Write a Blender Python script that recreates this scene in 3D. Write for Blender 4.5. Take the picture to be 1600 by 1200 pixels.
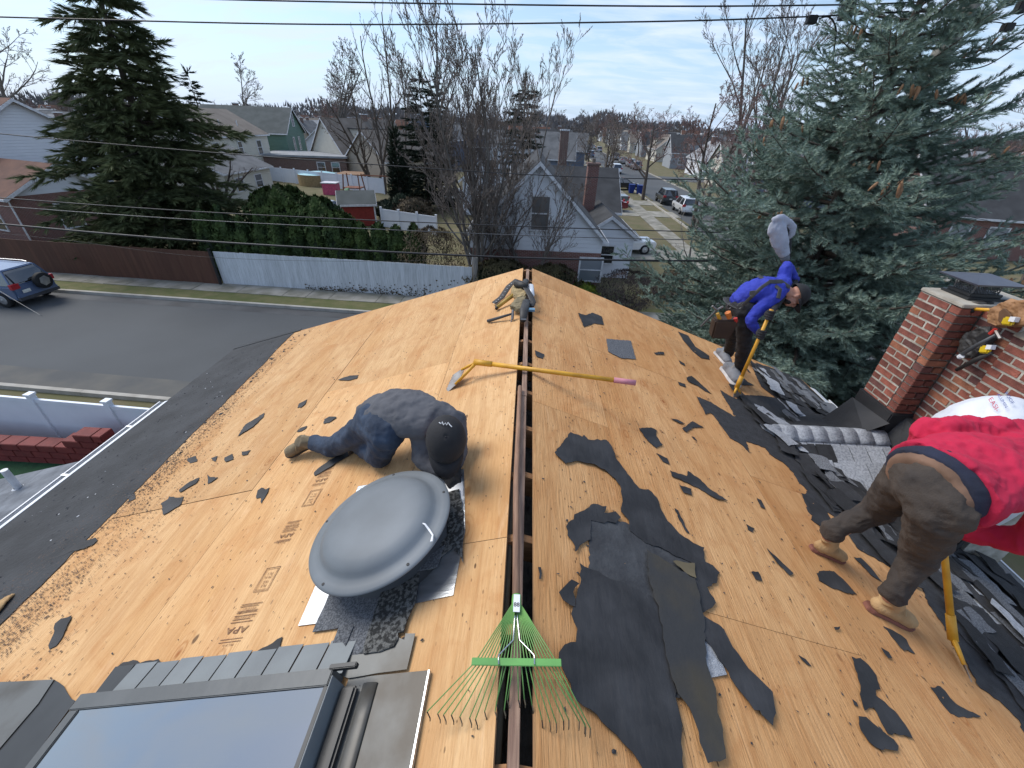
import bpy, bmesh, math, random
import numpy as np
from mathutils import Vector, Matrix, noise
R_=math.radians
random.seed(7); rng=np.random.default_rng(7)
scn=bpy.context.scene
for o in list(bpy.data.objects): bpy.data.objects.remove(o)

# ---------------------------------------------------------------- camera
CAMR=np.array([[0.99860302,0.05033404,-0.01607763],[0.04055608,-0.53507866,0.8438282],[0.03387048,-0.84330144,-0.53637252]])
FPX=645.0; CZ=8.0                       # the photographer's eye is 8 m above the street
cd=bpy.data.cameras.new('camera'); cam=bpy.data.objects.new('camera',cd); scn.collection.objects.link(cam)
m=Matrix.Identity(4)
for i in range(3):
    m[i][0]=CAMR[i,0]; m[i][1]=-CAMR[i,1]; m[i][2]=-CAMR[i,2]
m[2][3]=CZ
cam.matrix_world=m
cd.sensor_width=36; cd.sensor_fit='HORIZONTAL'; cd.lens=FPX/1600*36; cd.clip_start=.05; cd.clip_end=6000
scn.camera=cam
# ---------------------------------------------------------------- sky, sun, exposure
SUN_EL,SUN_AZ=R_(48),R_(-62)            # azimuth from +Y towards +X: thin cloud, light from the left and ahead
w=bpy.data.worlds.new('World'); scn.world=w; w.use_nodes=True
nt=w.node_tree; nt.nodes.clear(); N=nt.nodes.new; L=nt.links.new
out=N('ShaderNodeOutputWorld'); bg=N('ShaderNodeBackground'); sky=N('ShaderNodeTexSky')
sky.sky_type='NISHITA'; sky.sun_disc=False; sky.sun_elevation=SUN_EL; sky.sun_rotation=SUN_AZ; sky.altitude=0; sky.air_density=1.0; sky.dust_density=.6; sky.ozone_density=2.0
tc=N('ShaderNodeTexCoord'); sep=N('ShaderNodeSeparateXYZ'); L(tc.outputs['Generated'],sep.inputs[0])
# project the view direction on a cloud layer overhead
mx=N('ShaderNodeMath'); mx.operation='MAXIMUM'; mx.inputs[1].default_value=0.0; L(sep.outputs[2],mx.inputs[0])
ad=N('ShaderNodeMath'); ad.operation='ADD'; ad.inputs[1].default_value=.20; L(mx.outputs[0],ad.inputs[0])
dv=N('ShaderNodeVectorMath'); dv.operation='DIVIDE'; cmb=N('ShaderNodeCombineXYZ')
for i in range(3): L(ad.outputs[0],cmb.inputs[i])
L(tc.outputs['Generated'],dv.inputs[0]); L(cmb.outputs[0],dv.inputs[1])
mp=N('ShaderNodeMapping'); mp.inputs['Scale'].default_value=(.45,1.05,0); mp.inputs['Rotation'].default_value=(0,0,R_(12)); L(dv.outputs[0],mp.inputs[0])
n1=N('ShaderNodeTexNoise'); n1.inputs['Scale'].default_value=4.6; n1.inputs['Detail'].default_value=7; n1.inputs['Roughness'].default_value=.6; n1.inputs['Distortion'].default_value=.5; L(mp.outputs[0],n1.inputs['Vector'])
cr=N('ShaderNodeValToRGB'); cr.color_ramp.elements[0].position=.42; cr.color_ramp.elements[0].color=(.06,.06,.06,1); cr.color_ramp.elements[1].position=.66; cr.color_ramp.elements[1].color=(.9,.9,.9,1); L(n1.outputs[0],cr.inputs[0])
hz=N('ShaderNodeMapRange'); hz.inputs[1].default_value=0; hz.inputs[2].default_value=.12; hz.inputs[3].default_value=.9; hz.inputs[4].default_value=1; L(sep.outputs[2],hz.inputs[0])
ml=N('ShaderNodeMath'); ml.operation='MULTIPLY'; L(cr.outputs[0],ml.inputs[0]); L(hz.outputs[0],ml.inputs[1])
hb=N('ShaderNodeMapRange'); hb.inputs[1].default_value=0; hb.inputs[2].default_value=.2; hb.inputs[3].default_value=.75; hb.inputs[4].default_value=.0; L(sep.outputs[2],hb.inputs[0])
mixh=N('ShaderNodeMixRGB'); L(hb.outputs[0],mixh.inputs[0]); L(sky.outputs[0],mixh.inputs[1]); mixh.inputs[2].default_value=(2.7,4.1,6.2,1)
mix=N('ShaderNodeMixRGB'); L(ml.outputs[0],mix.inputs[0]); L(mixh.outputs[0],mix.inputs[1]); mix.inputs[2].default_value=(4.8,5.6,7.1,1)
L(mix.outputs[0],bg.inputs[0]); bg.inputs[1].default_value=.1; L(bg.outputs[0],out.inputs[0])
sl=bpy.data.lights.new('sun','SUN'); sl.energy=1.9; sl.angle=R_(32); sl.color=(1,.95,.88)
so=bpy.data.objects.new('sun',sl); scn.collection.objects.link(so)
d=Vector((math.sin(SUN_AZ)*math.cos(SUN_EL),math.cos(SUN_AZ)*math.cos(SUN_EL),math.sin(SUN_EL)))
so.rotation_euler=d.to_track_quat('Z','Y').to_euler()
scn.view_settings.view_transform='Standard'; scn.view_settings.look='None'; scn.view_settings.gamma=1; scn.view_settings.use_curve_mapping=False
scn.view_settings.exposure=.74
scn.render.engine='CYCLES'

# ---------------------------------------------------------------- survey: where a sight line meets a real surface
TL,TR=math.tan(R_(18.43)),math.tan(R_(19.8)); XL,XR,RZ=-.0174,.101,6.42
def ray(u,v): return CAMR@np.array([u-800.,v-600.,FPX])
def onL(u,v,off=0.):     # off: height above the sheathing, measured square to it
    r=ray(u,v); k=(RZ-CZ-XL*TL+off/math.cos(R_(18.43)))/(r[2]-r[0]*TL); p=k*r; return Vector((p[0],p[1],p[2]+CZ))
def onR(u,v,off=0.):
    r=ray(u,v); k=(RZ-CZ+XR*TR+off/math.cos(R_(19.8)))/(r[2]+r[0]*TR); p=k*r; return Vector((p[0],p[1],p[2]+CZ))
def atZ(u,v,z): r=ray(u,v); k=(z-CZ)/r[2]; return Vector((k*r[0],k*r[1],z))
def atY(u,v,y): r=ray(u,v); k=y/r[1]; return Vector((k*r[0],y,k*r[2]+CZ))
def atX(u,v,x): r=ray(u,v); k=x/r[0]; return Vector((x,k*r[1],k*r[2]+CZ))
def zL(x): return RZ-(XL-x)*TL
def zR(x): return RZ-(x-XR)*TR

# ---------------------------------------------------------------- object helpers
C=scn.collection
def tag(o,label=None,cat=None,group=None,kind=None):
    if label: o['label']=label
    if cat: o['category']=cat
    if group: o['group']=group
    if kind: o['kind']=kind
    return o
def thing(name,label,cat,loc=(0,0,0),rz=0,group=None):
    o=bpy.data.objects.new(name,None); o.empty_display_size=.2; C.objects.link(o); o.location=loc; o.rotation_euler=(0,0,rz)
    return tag(o,label,cat,group)
def pl(name): return name
class MB:
    def __init__(s): s.v=[]; s.f=[]
    def add(s,vs,fs):
        b=len(s.v); s.v+= [tuple(p) for p in vs]; s.f+=[tuple(b+i for i in f) for f in fs]; return s
    def box(s,x0,x1,y0,y1,z0,z1):
        return s.add([(x0,y0,z0),(x1,y0,z0),(x1,y1,z0),(x0,y1,z0),(x0,y0,z1),(x1,y0,z1),(x1,y1,z1),(x0,y1,z1)],
          [(3,2,1,0),(4,5,6,7),(0,1,5,4),(1,2,6,5),(2,3,7,6),(3,0,4,7)])
    def obox(s,o,a,b,c):      # box from a corner and three edge vectors
        o,a,b,c=map(Vector,(o,a,b,c)); vs=[o,o+a,o+a+b,o+b,o+c,o+a+c,o+a+b+c,o+b+c]
        fs=[(3,2,1,0),(4,5,6,7),(0,1,5,4),(1,2,6,5),(2,3,7,6),(3,0,4,7)]
        if a.cross(b).dot(c)<0: fs=[f[::-1] for f in fs]
        return s.add(vs,fs)
    def tube(s,pts,rad,n=8,caps=True,flat=None,up=None):   # rad: number, list; flat=(list) second radius
        pts=[Vector(p) for p in pts]; k=len(pts)
        if not hasattr(rad,'__len__'): rad=[rad]*k
        if flat is None: flat=rad
        elif not hasattr(flat,'__len__'): flat=[flat]*k
        vs=[]; prev=None
        for i,p in enumerate(pts):
            t=(pts[min(i+1,k-1)]-pts[max(i-1,0)])
            if t.length<1e-9: t=Vector((0,0,1))
            t.normalize()
            if up is not None: u=Vector(up[i] if isinstance(up[0],(tuple,list,Vector)) else up)
            elif prev is None: u=Vector((0,0,1)) if abs(t.z)<.9 else Vector((1,0,0))
            else: u=prev
            a=u-t*u.dot(t)
            if a.length<1e-6: a=t.orthogonal()
            a.normalize(); prev=a; b=t.cross(a)
            for j in range(n):
                w_=2*math.pi*j/n; vs.append(p+b*(math.cos(w_)*rad[i])+a*(math.sin(w_)*flat[i]))
        fs=[]
        for i in range(k-1):
            for j in range(n):
                fs.append((i*n+j,i*n+(j+1)%n,(i+1)*n+(j+1)%n,(i+1)*n+j))
        if caps: fs.append(tuple(range(n-1,-1,-1))); fs.append(tuple((k-1)*n+j for j in range(n)))
        return s.add(vs,fs)
    def ball(s,c,r,n=10,rings=6,rot=None):
        c=Vector(c); r=Vector(r) if hasattr(r,'__len__') else Vector((r,r,r)); vs=[];fs=[]
        for i in range(rings+1):
            th=math.pi*i/rings
            for j in range(n):
                ph=2*math.pi*j/n; p=Vector((r.x*math.sin(th)*math.cos(ph),r.y*math.sin(th)*math.sin(ph),r.z*math.cos(th)))
                if rot: p=rot@p
                vs.append(c+p)
        for i in range(rings):
            for j in range(n): fs.append((i*n+j,(i+1)*n+j,(i+1)*n+(j+1)%n,i*n+(j+1)%n))
        return s.add(vs,fs)
    def lathe(s,c,prof,n=32,ax=None):  # prof list (r,h) around axis ax through c
        c=Vector(c); ax=Vector(ax or (0,0,1)).normalized(); a=ax.orthogonal().normalized(); b=ax.cross(a); vs=[]
        for r,h in prof:
            for j in range(n):
                w_=2*math.pi*j/n; vs.append(c+ax*h+a*(r*math.cos(w_))+b*(r*math.sin(w_)))
        fs=[(i*n+j,i*n+(j+1)%n,(i+1)*n+(j+1)%n,(i+1)*n+j) for i in range(len(prof)-1) for j in range(n)]
        return s.add(vs,fs)
    def prism(s,poly,off):   # closed outline (3D points) pushed along off; triangulated
        poly=[Vector(p) for p in poly]; off=Vector(off); n=len(poly)
        nrm=Vector((0,0,0))
        for i in range(n): nrm+=poly[i].cross(poly[(i+1)%n])
        if nrm.dot(off)<0: poly=poly[::-1]
        return s.add(poly+[p+off for p in poly],[tuple(range(n-1,-1,-1)),tuple(range(n,2*n))]+[(i,(i+1)%n,n+(i+1)%n,n+i) for i in range(n)])
    def build(s,name,mat,parent=None,smooth=False,loc=None,bevel=0,tri=False):
        me=bpy.data.meshes.new(name); off=Vector((0,0,0))
        if parent is not None and parent.get('_w'): off=Vector(parent['_w'])
        if loc is not None: off=Vector(loc)
        me.from_pydata([tuple(Vector(p)-off) for p in s.v],[],s.f)
        if tri or bevel:
            bm=bmesh.new(); bm.from_mesh(me)
            if bevel: bmesh.ops.remove_doubles(bm,verts=bm.verts,dist=1e-5); bmesh.ops.bevel(bm,geom=[e for e in bm.edges if len(e.link_faces)==2 and e.calc_face_angle(0)>.5],offset=bevel,segments=2,affect='EDGES',clamp_overlap=True)
            if tri: bmesh.ops.triangulate(bm,faces=[f for f in bm.faces if len(f.verts)>4])
            bm.to_mesh(me); bm.free()
        if smooth: me.polygons.foreach_set('use_smooth',[True]*len(me.polygons))
        if mat: me.materials.append(mat)
        o=bpy.data.objects.new(name,me); C.objects.link(o)
        if parent is not None: o.parent=parent
        elif loc is not None: o.location=loc
        return o
def wthing(name,label,cat,loc,group=None):       # a thing whose parts are given in world coordinates
    t=thing(name,label,cat,loc,0,group); t['_w']=tuple(loc); return t
def np_mesh(name,V,F,mat,parent=None,smooth=False,tri=True):
    me=bpy.data.meshes.new(name); k=F.shape[1]
    off=np.array(parent['_w']) if parent is not None and parent.get('_w') else np.zeros(3)
    me.vertices.add(len(V)); me.vertices.foreach_set('co',(V-off).astype(np.float32).ravel())
    me.loops.add(F.size); me.loops.foreach_set('vertex_index',F.astype(np.int32).ravel())
    me.polygons.add(len(F)); me.polygons.foreach_set('loop_start',np.arange(0,F.size,k,dtype=np.int32))
    if smooth: me.polygons.foreach_set('use_smooth',[True]*len(F))
    me.update(calc_edges=True); me.materials.append(mat)
    o=bpy.data.objects.new(name,me); C.objects.link(o)
    if parent is not None: o.parent=parent
    return o
def dup(o,loc,rz=None,sc=None,label=None,mats=None,parent=None):
    c=o.copy(); C.objects.link(c)
    if parent is None:
        c.location=loc
        if rz is not None: c.rotation_euler=(0,0,rz)
        if sc is not None: c.scale=(sc,)*3 if not hasattr(sc,'__len__') else sc
        if label: c['label']=label
    else: c.parent=parent
    for ch in KIDS.get(o.name,[x for x in o.children]): dup(ch,None,parent=c)
    return c
KIDS={}

# ---------------------------------------------------------------- materials
def _n(nt,t,**k):
    n=nt.nodes.new(t)
    for a,b in k.items(): setattr(n,a,b)
    return n
MATS={}
def mat(name,col,rough=.8,metal=0,col2=None,scale=6,detail=5,stretch=(1,1,1),lo=.35,hi=.65,bump=0,bscale=60,bstretch=None,spec=.5,objvar=0,coat=0,world=False,translucent=0):
    if name in MATS: return MATS[name]
    m=bpy.data.materials.new(name); m.use_nodes=True; nt=m.node_tree; p=nt.nodes['Principled BSDF']
    p.inputs['Roughness'].default_value=rough; p.inputs['Metallic'].default_value=metal; p.inputs['Specular IOR Level'].default_value=spec
    if coat: p.inputs['Coat Weight'].default_value=coat; p.inputs['Coat Roughness'].default_value=.08
    tc=_n(nt,'ShaderNodeTexCoord'); src=tc.outputs['Object']
    if world: src=_n(nt,'ShaderNodeNewGeometry').outputs['Position']
    mp=_n(nt,'ShaderNodeMapping'); mp.inputs['Scale'].default_value=stretch; nt.links.new(src,mp.inputs[0])
    col=tuple(col); col2=tuple(col2) if col2 else tuple(c*.72 for c in col)
    nz=_n(nt,'ShaderNodeTexNoise'); nz.inputs['Scale'].default_value=scale; nz.inputs['Detail'].default_value=detail; nt.links.new(mp.outputs[0],nz.inputs['Vector'])
    cr=_n(nt,'ShaderNodeValToRGB'); cr.color_ramp.elements[0].position=lo; cr.color_ramp.elements[1].position=hi
    cr.color_ramp.elements[0].color=(*col2,1); cr.color_ramp.elements[1].color=(*col,1); nt.links.new(nz.outputs[0],cr.inputs[0])
    last=cr.outputs[0]
    if objvar:
        oi=_n(nt,'ShaderNodeObjectInfo'); mr=_n(nt,'ShaderNodeMapRange'); mr.inputs[3].default_value=1-objvar; mr.inputs[4].default_value=1+objvar; nt.links.new(oi.outputs['Random'],mr.inputs[0])
        vm=_n(nt,'ShaderNodeVectorMath',operation='SCALE'); nt.links.new(last,vm.inputs[0]); nt.links.new(mr.outputs[0],vm.inputs['Scale']); last=vm.outputs[0]
    nt.links.new(last,p.inputs['Base Color'])
    if bump:
        mb=_n(nt,'ShaderNodeMapping'); mb.inputs['Scale'].default_value=bstretch or stretch; nt.links.new(src,mb.inputs[0])
        nb=_n(nt,'ShaderNodeTexNoise'); nb.inputs['Scale'].default_value=bscale; nb.inputs['Detail'].default_value=4; nt.links.new(mb.outputs[0],nb.inputs['Vector'])
        bp=_n(nt,'ShaderNodeBump'); bp.inputs['Strength'].default_value=bump; bp.inputs['Distance'].default_value=.01; nt.links.new(nb.outputs[0],bp.inputs['Height']); nt.links.new(bp.outputs[0],p.inputs['Normal'])
    MATS[name]=m; return m
def plywood(name,base,dark,seed=0.,knots=.5,warm=1.0):
    """softwood plywood veneer: long cathedral grain along the sheet, oval knots, dark flecks and old nail holes"""
    m=bpy.data.materials.new(name); m.use_nodes=True; nt=m.node_tree; p=nt.nodes['Principled BSDF']; p.inputs['Roughness'].default_value=.78; p.inputs['Specular IOR Level'].default_value=.25
    K=nt.links.new
    pos=_n(nt,'ShaderNodeTexCoord'); oi=_n(nt,'ShaderNodeObjectInfo')
    of=_n(nt,'ShaderNodeVectorMath',operation='SCALE'); of.inputs[0].default_value=(37,53,11); K(oi.outputs['Random'],of.inputs['Scale'])
    ad=_n(nt,'ShaderNodeVectorMath',operation='ADD'); K(pos.outputs['Object'],ad.inputs[0]); K(of.outputs[0],ad.inputs[1]); src=ad.outputs[0]
    def mapn(sc,v=src):
        a=_n(nt,'ShaderNodeMapping'); a.inputs['Scale'].default_value=sc; K(v,a.inputs[0]); return a.outputs[0]
    def noi(v,s,d=4,r=.5,dist=0):
        a=_n(nt,'ShaderNodeTexNoise'); a.inputs['Scale'].default_value=s; a.inputs['Detail'].default_value=d; a.inputs['Roughness'].default_value=r; a.inputs['Distortion'].default_value=dist; K(v,a.inputs['Vector']); return a.outputs[0]
    def ramp(v,a,b,ca=(0,0,0,1),cb=(1,1,1,1)):
        r=_n(nt,'ShaderNodeValToRGB'); r.color_ramp.elements[0].position=a; r.color_ramp.elements[1].position=b; r.color_ramp.elements[0].color=ca; r.color_ramp.elements[1].color=cb; K(v,r.inputs[0]); return r.outputs[0]
    def mixc(f,a,b,bt='MIX'):
        x=_n(nt,'ShaderNodeMixRGB',blend_type=bt)
        for i,q in ((0,f),(1,a),(2,b)):
            if isinstance(q,(int,float)): x.inputs[i].default_value=q
            elif isinstance(q,tuple): x.inputs[i].default_value=q
            else: K(q,x.inputs[i])
        return x.outputs[0]
    broad=noi(mapn((1.6,.5,1)),1.7,3,.5,.6)
    c=mixc(ramp(broad,.3,.7),(*dark,1),(*base,1))
    # contour rings of a rotary-cut veneer
    cont=noi(mapn((3.2,.55,1)),1.3,2,.45,.35)
    mu=_n(nt,'ShaderNodeMath',operation='MULTIPLY'); mu.inputs[1].default_value=34; K(cont,mu.inputs[0])
    si=_n(nt,'ShaderNodeMath',operation='SINE'); K(mu.outputs[0],si.inputs[0])
    c=mixc(ramp(si.outputs[0],.1,1.0,(0,0,0,1),(.30,.30,.30,1)),c,(dark[0]*.72,dark[1]*.62,dark[2]*.55,1))
    fine=noi(mapn((60,3.5,1)),1.6,4,.65)
    c=mixc(ramp(fine,.42,.75,(0,0,0,1),(.6,.6,.6,1)),c,(dark[0]*.75,dark[1]*.66,dark[2]*.56,1))
    # knots
    vk=_n(nt,'ShaderNodeTexVoronoi'); vk.inputs['Scale'].default_value=1.0; K(mapn((4.2,2.0,1)),vk.inputs['Vector'])
    wn=_n(nt,'ShaderNodeSeparateXYZ'); K(vk.outputs['Color'],wn.inputs[0])
    sel=ramp(wn.outputs[0],1-knots,1-knots+.02)
    ring=_n(nt,'ShaderNodeMath',operation='MULTIPLY'); ring.inputs[1].default_value=75; K(vk.outputs['Distance'],ring.inputs[0])
    sr=_n(nt,'ShaderNodeMath',operation='SINE'); K(ring.outputs[0],sr.inputs[0])
    near=ramp(vk.outputs['Distance'],.05,.26,(1,1,1,1),(0,0,0,1))
    kk=mixc(1.0,near,sel,'MULTIPLY'); kr=mixc(1.0,kk,ramp(sr.outputs[0],0,1,(.2,.2,.2,1),(.85,.85,.85,1)),'MULTIPLY')
    c=mixc(kr,c,(dark[0]*.62,dark[1]*.45,dark[2]*.3,1))
    core=mixc(1.0,ramp(vk.outputs['Distance'],.03,.07,(1,1,1,1),(0,0,0,1)),sel,'MULTIPLY')
    c=mixc(core,c,(dark[0]*.5,dark[1]*.32,dark[2]*.2,1))
    # flecks: two sizes of slivers and holes
    for sc,rad,dens,amt in (((20,7,1),.11,.5,.85),((55,20,1),.2,.5,.8),((11,8,1),.055,.5,.95),((5,2.6,1),.07,.3,.8)):
        vf=_n(nt,'ShaderNodeTexVoronoi'); vf.inputs['Scale'].default_value=1; K(mapn(sc),vf.inputs['Vector'])
        sp=_n(nt,'ShaderNodeSeparateXYZ'); K(vf.outputs['Color'],sp.inputs[0])
        cl=noi(mapn((1,1,1)),2.2+sc[0]*.05,2)
        f=mixc(1.0,ramp(vf.outputs['Distance'],rad*.6,rad,(1,1,1,1),(0,0,0,1)),ramp(sp.outputs[1],1-dens,1-dens+.05),'MULTIPLY')
        f=mixc(1.0,f,ramp(cl,.36,.58),'MULTIPLY'); f=mixc(1.0,f,(amt,amt,amt,1),'MULTIPLY')
        c=mixc(f,c,(.07,.035,.018,1))
    # scuffs and water stains
    st=noi(src,3.1,5,.6,1.2); c=mixc(ramp(st,.50,.74,(0,0,0,1),(.5,.5,.5,1)),c,(dark[0]*.8,dark[1]*.62,dark[2]*.5,1))
    sc_=noi(mapn((7,1.3,1)),3.3,3,.6,.8); c=mixc(ramp(sc_,.6,.75,(0,0,0,1),(.4,.4,.4,1)),c,(base[0]*1.12,base[1]*1.16,base[2]*1.3,1))
    mr=_n(nt,'ShaderNodeMapRange'); mr.inputs[3].default_value=.86; mr.inputs[4].default_value=1.1; K(oi.outputs['Random'],mr.inputs[0])
    vm=_n(nt,'ShaderNodeVectorMath',operation='SCALE'); K(c,vm.inputs[0]); K(mr.outputs[0],vm.inputs['Scale'])
    K(vm.outputs[0],p.inputs['Base Color'])
    bp=_n(nt,'ShaderNodeBump'); bp.inputs['Strength'].default_value=.55; bp.inputs['Distance'].default_value=.012
    hh=mixc(.5,fine,noi(src,9,4,.6),'ADD'); K(hh,bp.inputs['Height']); K(bp.outputs[0],p.inputs['Normal'])
    return m
def brickmat(name,c1,c2,mortar,bw=.21,bh=.07):
    m=bpy.data.materials.new(name); m.use_nodes=True; nt=m.node_tree; p=nt.nodes['Principled BSDF']; p.inputs['Roughness'].default_value=.9
    g=_n(nt,'ShaderNodeNewGeometry'); s=_n(nt,'ShaderNodeSeparateXYZ'); nt.links.new(g.outputs['Position'],s.inputs[0])
    a=_n(nt,'ShaderNodeMath',operation='ADD'); nt.links.new(s.outputs[0],a.inputs[0]); nt.links.new(s.outputs[1],a.inputs[1])
    c=_n(nt,'ShaderNodeCombineXYZ'); nt.links.new(a.outputs[0],c.inputs[0]); nt.links.new(s.outputs[2],c.inputs[1])
    b=_n(nt,'ShaderNodeTexBrick'); b.inputs['Scale'].default_value=1; b.inputs['Brick Width'].default_value=bw; b.inputs['Row Height'].default_value=bh; b.inputs['Mortar Size'].default_value=.007
    b.inputs['Color1'].default_value=(*c1,1); b.inputs['Color2'].default_value=(*c2,1); b.inputs['Mortar'].default_value=(*mortar,1); nt.links.new(c.outputs[0],b.inputs['Vector']); nt.links.new(b.outputs[0],p.inputs['Base Color'])
    return m
def siding(name,col,pitch=.2,dark=.55):
    m=bpy.data.materials.new(name); m.use_nodes=True; nt=m.node_tree; p=nt.nodes['Principled BSDF']; p.inputs['Roughness'].default_value=.6
    g=_n(nt,'ShaderNodeNewGeometry'); s=_n(nt,'ShaderNodeSeparateXYZ'); nt.links.new(g.outputs['Position'],s.inputs[0])
    d_=_n(nt,'ShaderNodeMath',operation='DIVIDE'); d_.inputs[1].default_value=pitch; nt.links.new(s.outputs[2],d_.inputs[0])
    f=_n(nt,'ShaderNodeMath',operation='FRACT'); nt.links.new(d_.outputs[0],f.inputs[0])
    nz=_n(nt,'ShaderNodeTexNoise'); nz.inputs['Scale'].default_value=1.2; nt.links.new(g.outputs['Position'],nz.inputs[0])
    cr=_n(nt,'ShaderNodeValToRGB'); cr.color_ramp.elements[0].color=(*[c*.86 for c in col],1); cr.color_ramp.elements[1].color=(*col,1); nt.links.new(nz.outputs[0],cr.inputs[0]); nt.links.new(cr.outputs[0],p.inputs['Base Color'])
    bp=_n(nt,'ShaderNodeBump'); bp.inputs['Strength'].default_value=1; bp.inputs['Distance'].default_value=.03; iv=_n(nt,'ShaderNodeMath',operation='SUBTRACT'); iv.inputs[0].default_value=1; nt.links.new(f.outputs[0],iv.inputs[1])
    nt.links.new(iv.outputs[0],bp.inputs['Height']); nt.links.new(bp.outputs[0],p.inputs['Normal']); return m
def glassmat(name,col=(.02,.025,.03),rough=.04):
    m=bpy.data.materials.new(name); m.use_nodes=True; p=m.node_tree.nodes['Principled BSDF']; p.inputs['Base Color'].default_value=(*col,1); p.inputs['Roughness'].default_value=rough; p.inputs['Specular IOR Level'].default_value=1.0; p.inputs['IOR'].default_value=1.7; return m
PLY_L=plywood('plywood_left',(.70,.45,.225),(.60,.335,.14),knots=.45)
PLY_R=plywood('plywood_right',(.66,.385,.175),(.54,.275,.105),knots=.55)  # the slopes' difference in light is put into these two colours
PLY_E=mat('plywood_edge',(.42,.25,.12),.9,col2=(.25,.13,.06),scale=3,stretch=(1,1,60))
FELT=mat('tar_felt',(.042,.0425,.045),.7,col2=(.020,.0205,.022),scale=6,detail=9,bump=.9,bscale=7,bstretch=(2.2,.7,1),objvar=.18,spec=.4)
FELT2=mat('tar_felt_dusty',(.055,.058,.062),.8,col2=(.03,.031,.034),scale=8,bump=.5,bscale=40,objvar=.15)
FELTO=mat('tar_felt_olive',(.060,.050,.032),.8,col2=(.034,.035,.036),scale=3.2,detail=7,lo=.45,hi=.7,bump=.4,bscale=15)
SHDARK=mat('shingle_back',(.032,.033,.036),.85,col2=(.018,.018,.02),scale=20,bump=.7,bscale=220,objvar=.35)
SHGREY=mat('shingle_granules',(.20,.21,.225),.95,col2=(.09,.095,.105),scale=130,detail=2,lo=.4,hi=.6,bump=.8,bscale=260,objvar=.22)
SHLITE=mat('shingle_worn_grey',(.44,.46,.49),.95,col2=(.27,.285,.31),scale=60,detail=4,lo=.35,hi=.6,bump=.8,bscale=260,objvar=.12)
SHMOSS=mat('shingle_mossy',(.16,.16,.15),.95,col2=(.03,.03,.028),scale=60,detail=3,lo=.45,hi=.58,bump=1,bscale=200)
WOODO=mat('old_lumber',(.36,.235,.165),.85,col2=(.20,.12,.085),scale=2.5,stretch=(30,2,30),bump=.4,bscale=2,bstretch=(60,3,60))
WOODR=mat('rafter_wood',(.42,.22,.10),.85,col2=(.28,.14,.06),scale=3,stretch=(3,20,20))
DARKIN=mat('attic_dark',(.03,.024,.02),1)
INSUL=mat('attic_insulation',(.22,.21,.18),1,col2=(.10,.095,.085),scale=14,bump=1,bscale=30)
WHITE=mat('white_paint',(.78,.79,.80),.45,col2=(.70,.71,.72),scale=3)
WHITEV=mat('white_vinyl',(.72,.76,.82),.4,col2=(.68,.72,.78),scale=2)
ALU=mat('aluminium_flashing',(.62,.65,.68),.32,metal=.85,col2=(.42,.45,.48),scale=6,stretch=(1,4,1),bump=.25,bscale=8)
ALUW=mat('aluminium_bright',(.80,.82,.84),.5,metal=.35,col2=(.66,.68,.70),scale=9,bump=.3,bscale=10)
GREYM=mat('grey_painted_metal',(.175,.195,.21),.55,col2=(.135,.15,.16),scale=3.2,detail=8,spec=.4,bump=.05,bscale=7)
FRAMEM=mat('skylight_grey_metal',(.105,.11,.11),.45,col2=(.085,.09,.09),scale=5,metal=.2,bump=.1,bscale=20)
FRAMED=mat('skylight_dark_metal',(.035,.037,.038),.4,col2=(.025,.026,.027),scale=5,metal=.2)
FLASHS=mat('stained_flashing',(.115,.118,.112),.45,metal=.15,col2=(.045,.036,.025),scale=2.6,detail=6,lo=.38,hi=.56,bump=.2,bscale=7)
STEPM=mat('step_flashing',(.18,.20,.205),.5,col2=(.15,.165,.17),scale=6,objvar=.1)
YEL=mat('yellow_fibreglass',(.72,.38,.03),.5,col2=(.52,.25,.02),scale=8,bump=.1)
PINK=mat('worn_pink_grip',(.62,.25,.30),.7)
STEEL=mat('worn_steel',(.30,.29,.28),.45,metal=.8,col2=(.18,.15,.13),scale=12)
BLACK=mat('black_rubber',(.012,.012,.013),.6)
# ---------------------------------------------------------------- ground, streets
GRASS=mat('dormant_grass',(.10,.10,.04),1,col2=(.15,.125,.07),scale=.8,detail=10,lo=.35,hi=.7,bump=1,bscale=30,world=True)
GRASSV=mat('verge_grass',(.085,.10,.028),1,col2=(.15,.135,.06),scale=1.6,detail=10,lo=.3,hi=.65,bump=1,bscale=40,world=True)
ASPH=mat('asphalt',(.085,.092,.096),.9,col2=(.072,.077,.08),scale=.25,detail=8,bump=.4,bscale=90,world=True)
ASPHD=mat('asphalt_edge_dust',(.13,.125,.11),.95,col2=(.085,.088,.088),scale=.8,detail=6,world=True)
CONC=mat('concrete_slab',(.30,.285,.25),.9,col2=(.17,.165,.13),scale=1.3,detail=8,world=True,objvar=.10)
CURB=mat('concrete_kerb',(.42,.40,.355),.9,col2=(.32,.30,.26),scale=2,detail=6,world=True)
def sheet(name,poly,z,m_,kind='structure',n=None):
    b=MB(); b.add([(x,y,z) for x,y in poly],[tuple(range(len(poly)))]); o=b.build(name,m_); o['kind']=kind; return o
b=MB(); b.add([(-1500,-200,-.02),(1800,-200,-.02),(1800,3000,-.02),(-1500,3000,-.02)],[(0,1,2,3)])
g=b.build('ground',GRASS); g['kind']='structure'
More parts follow.
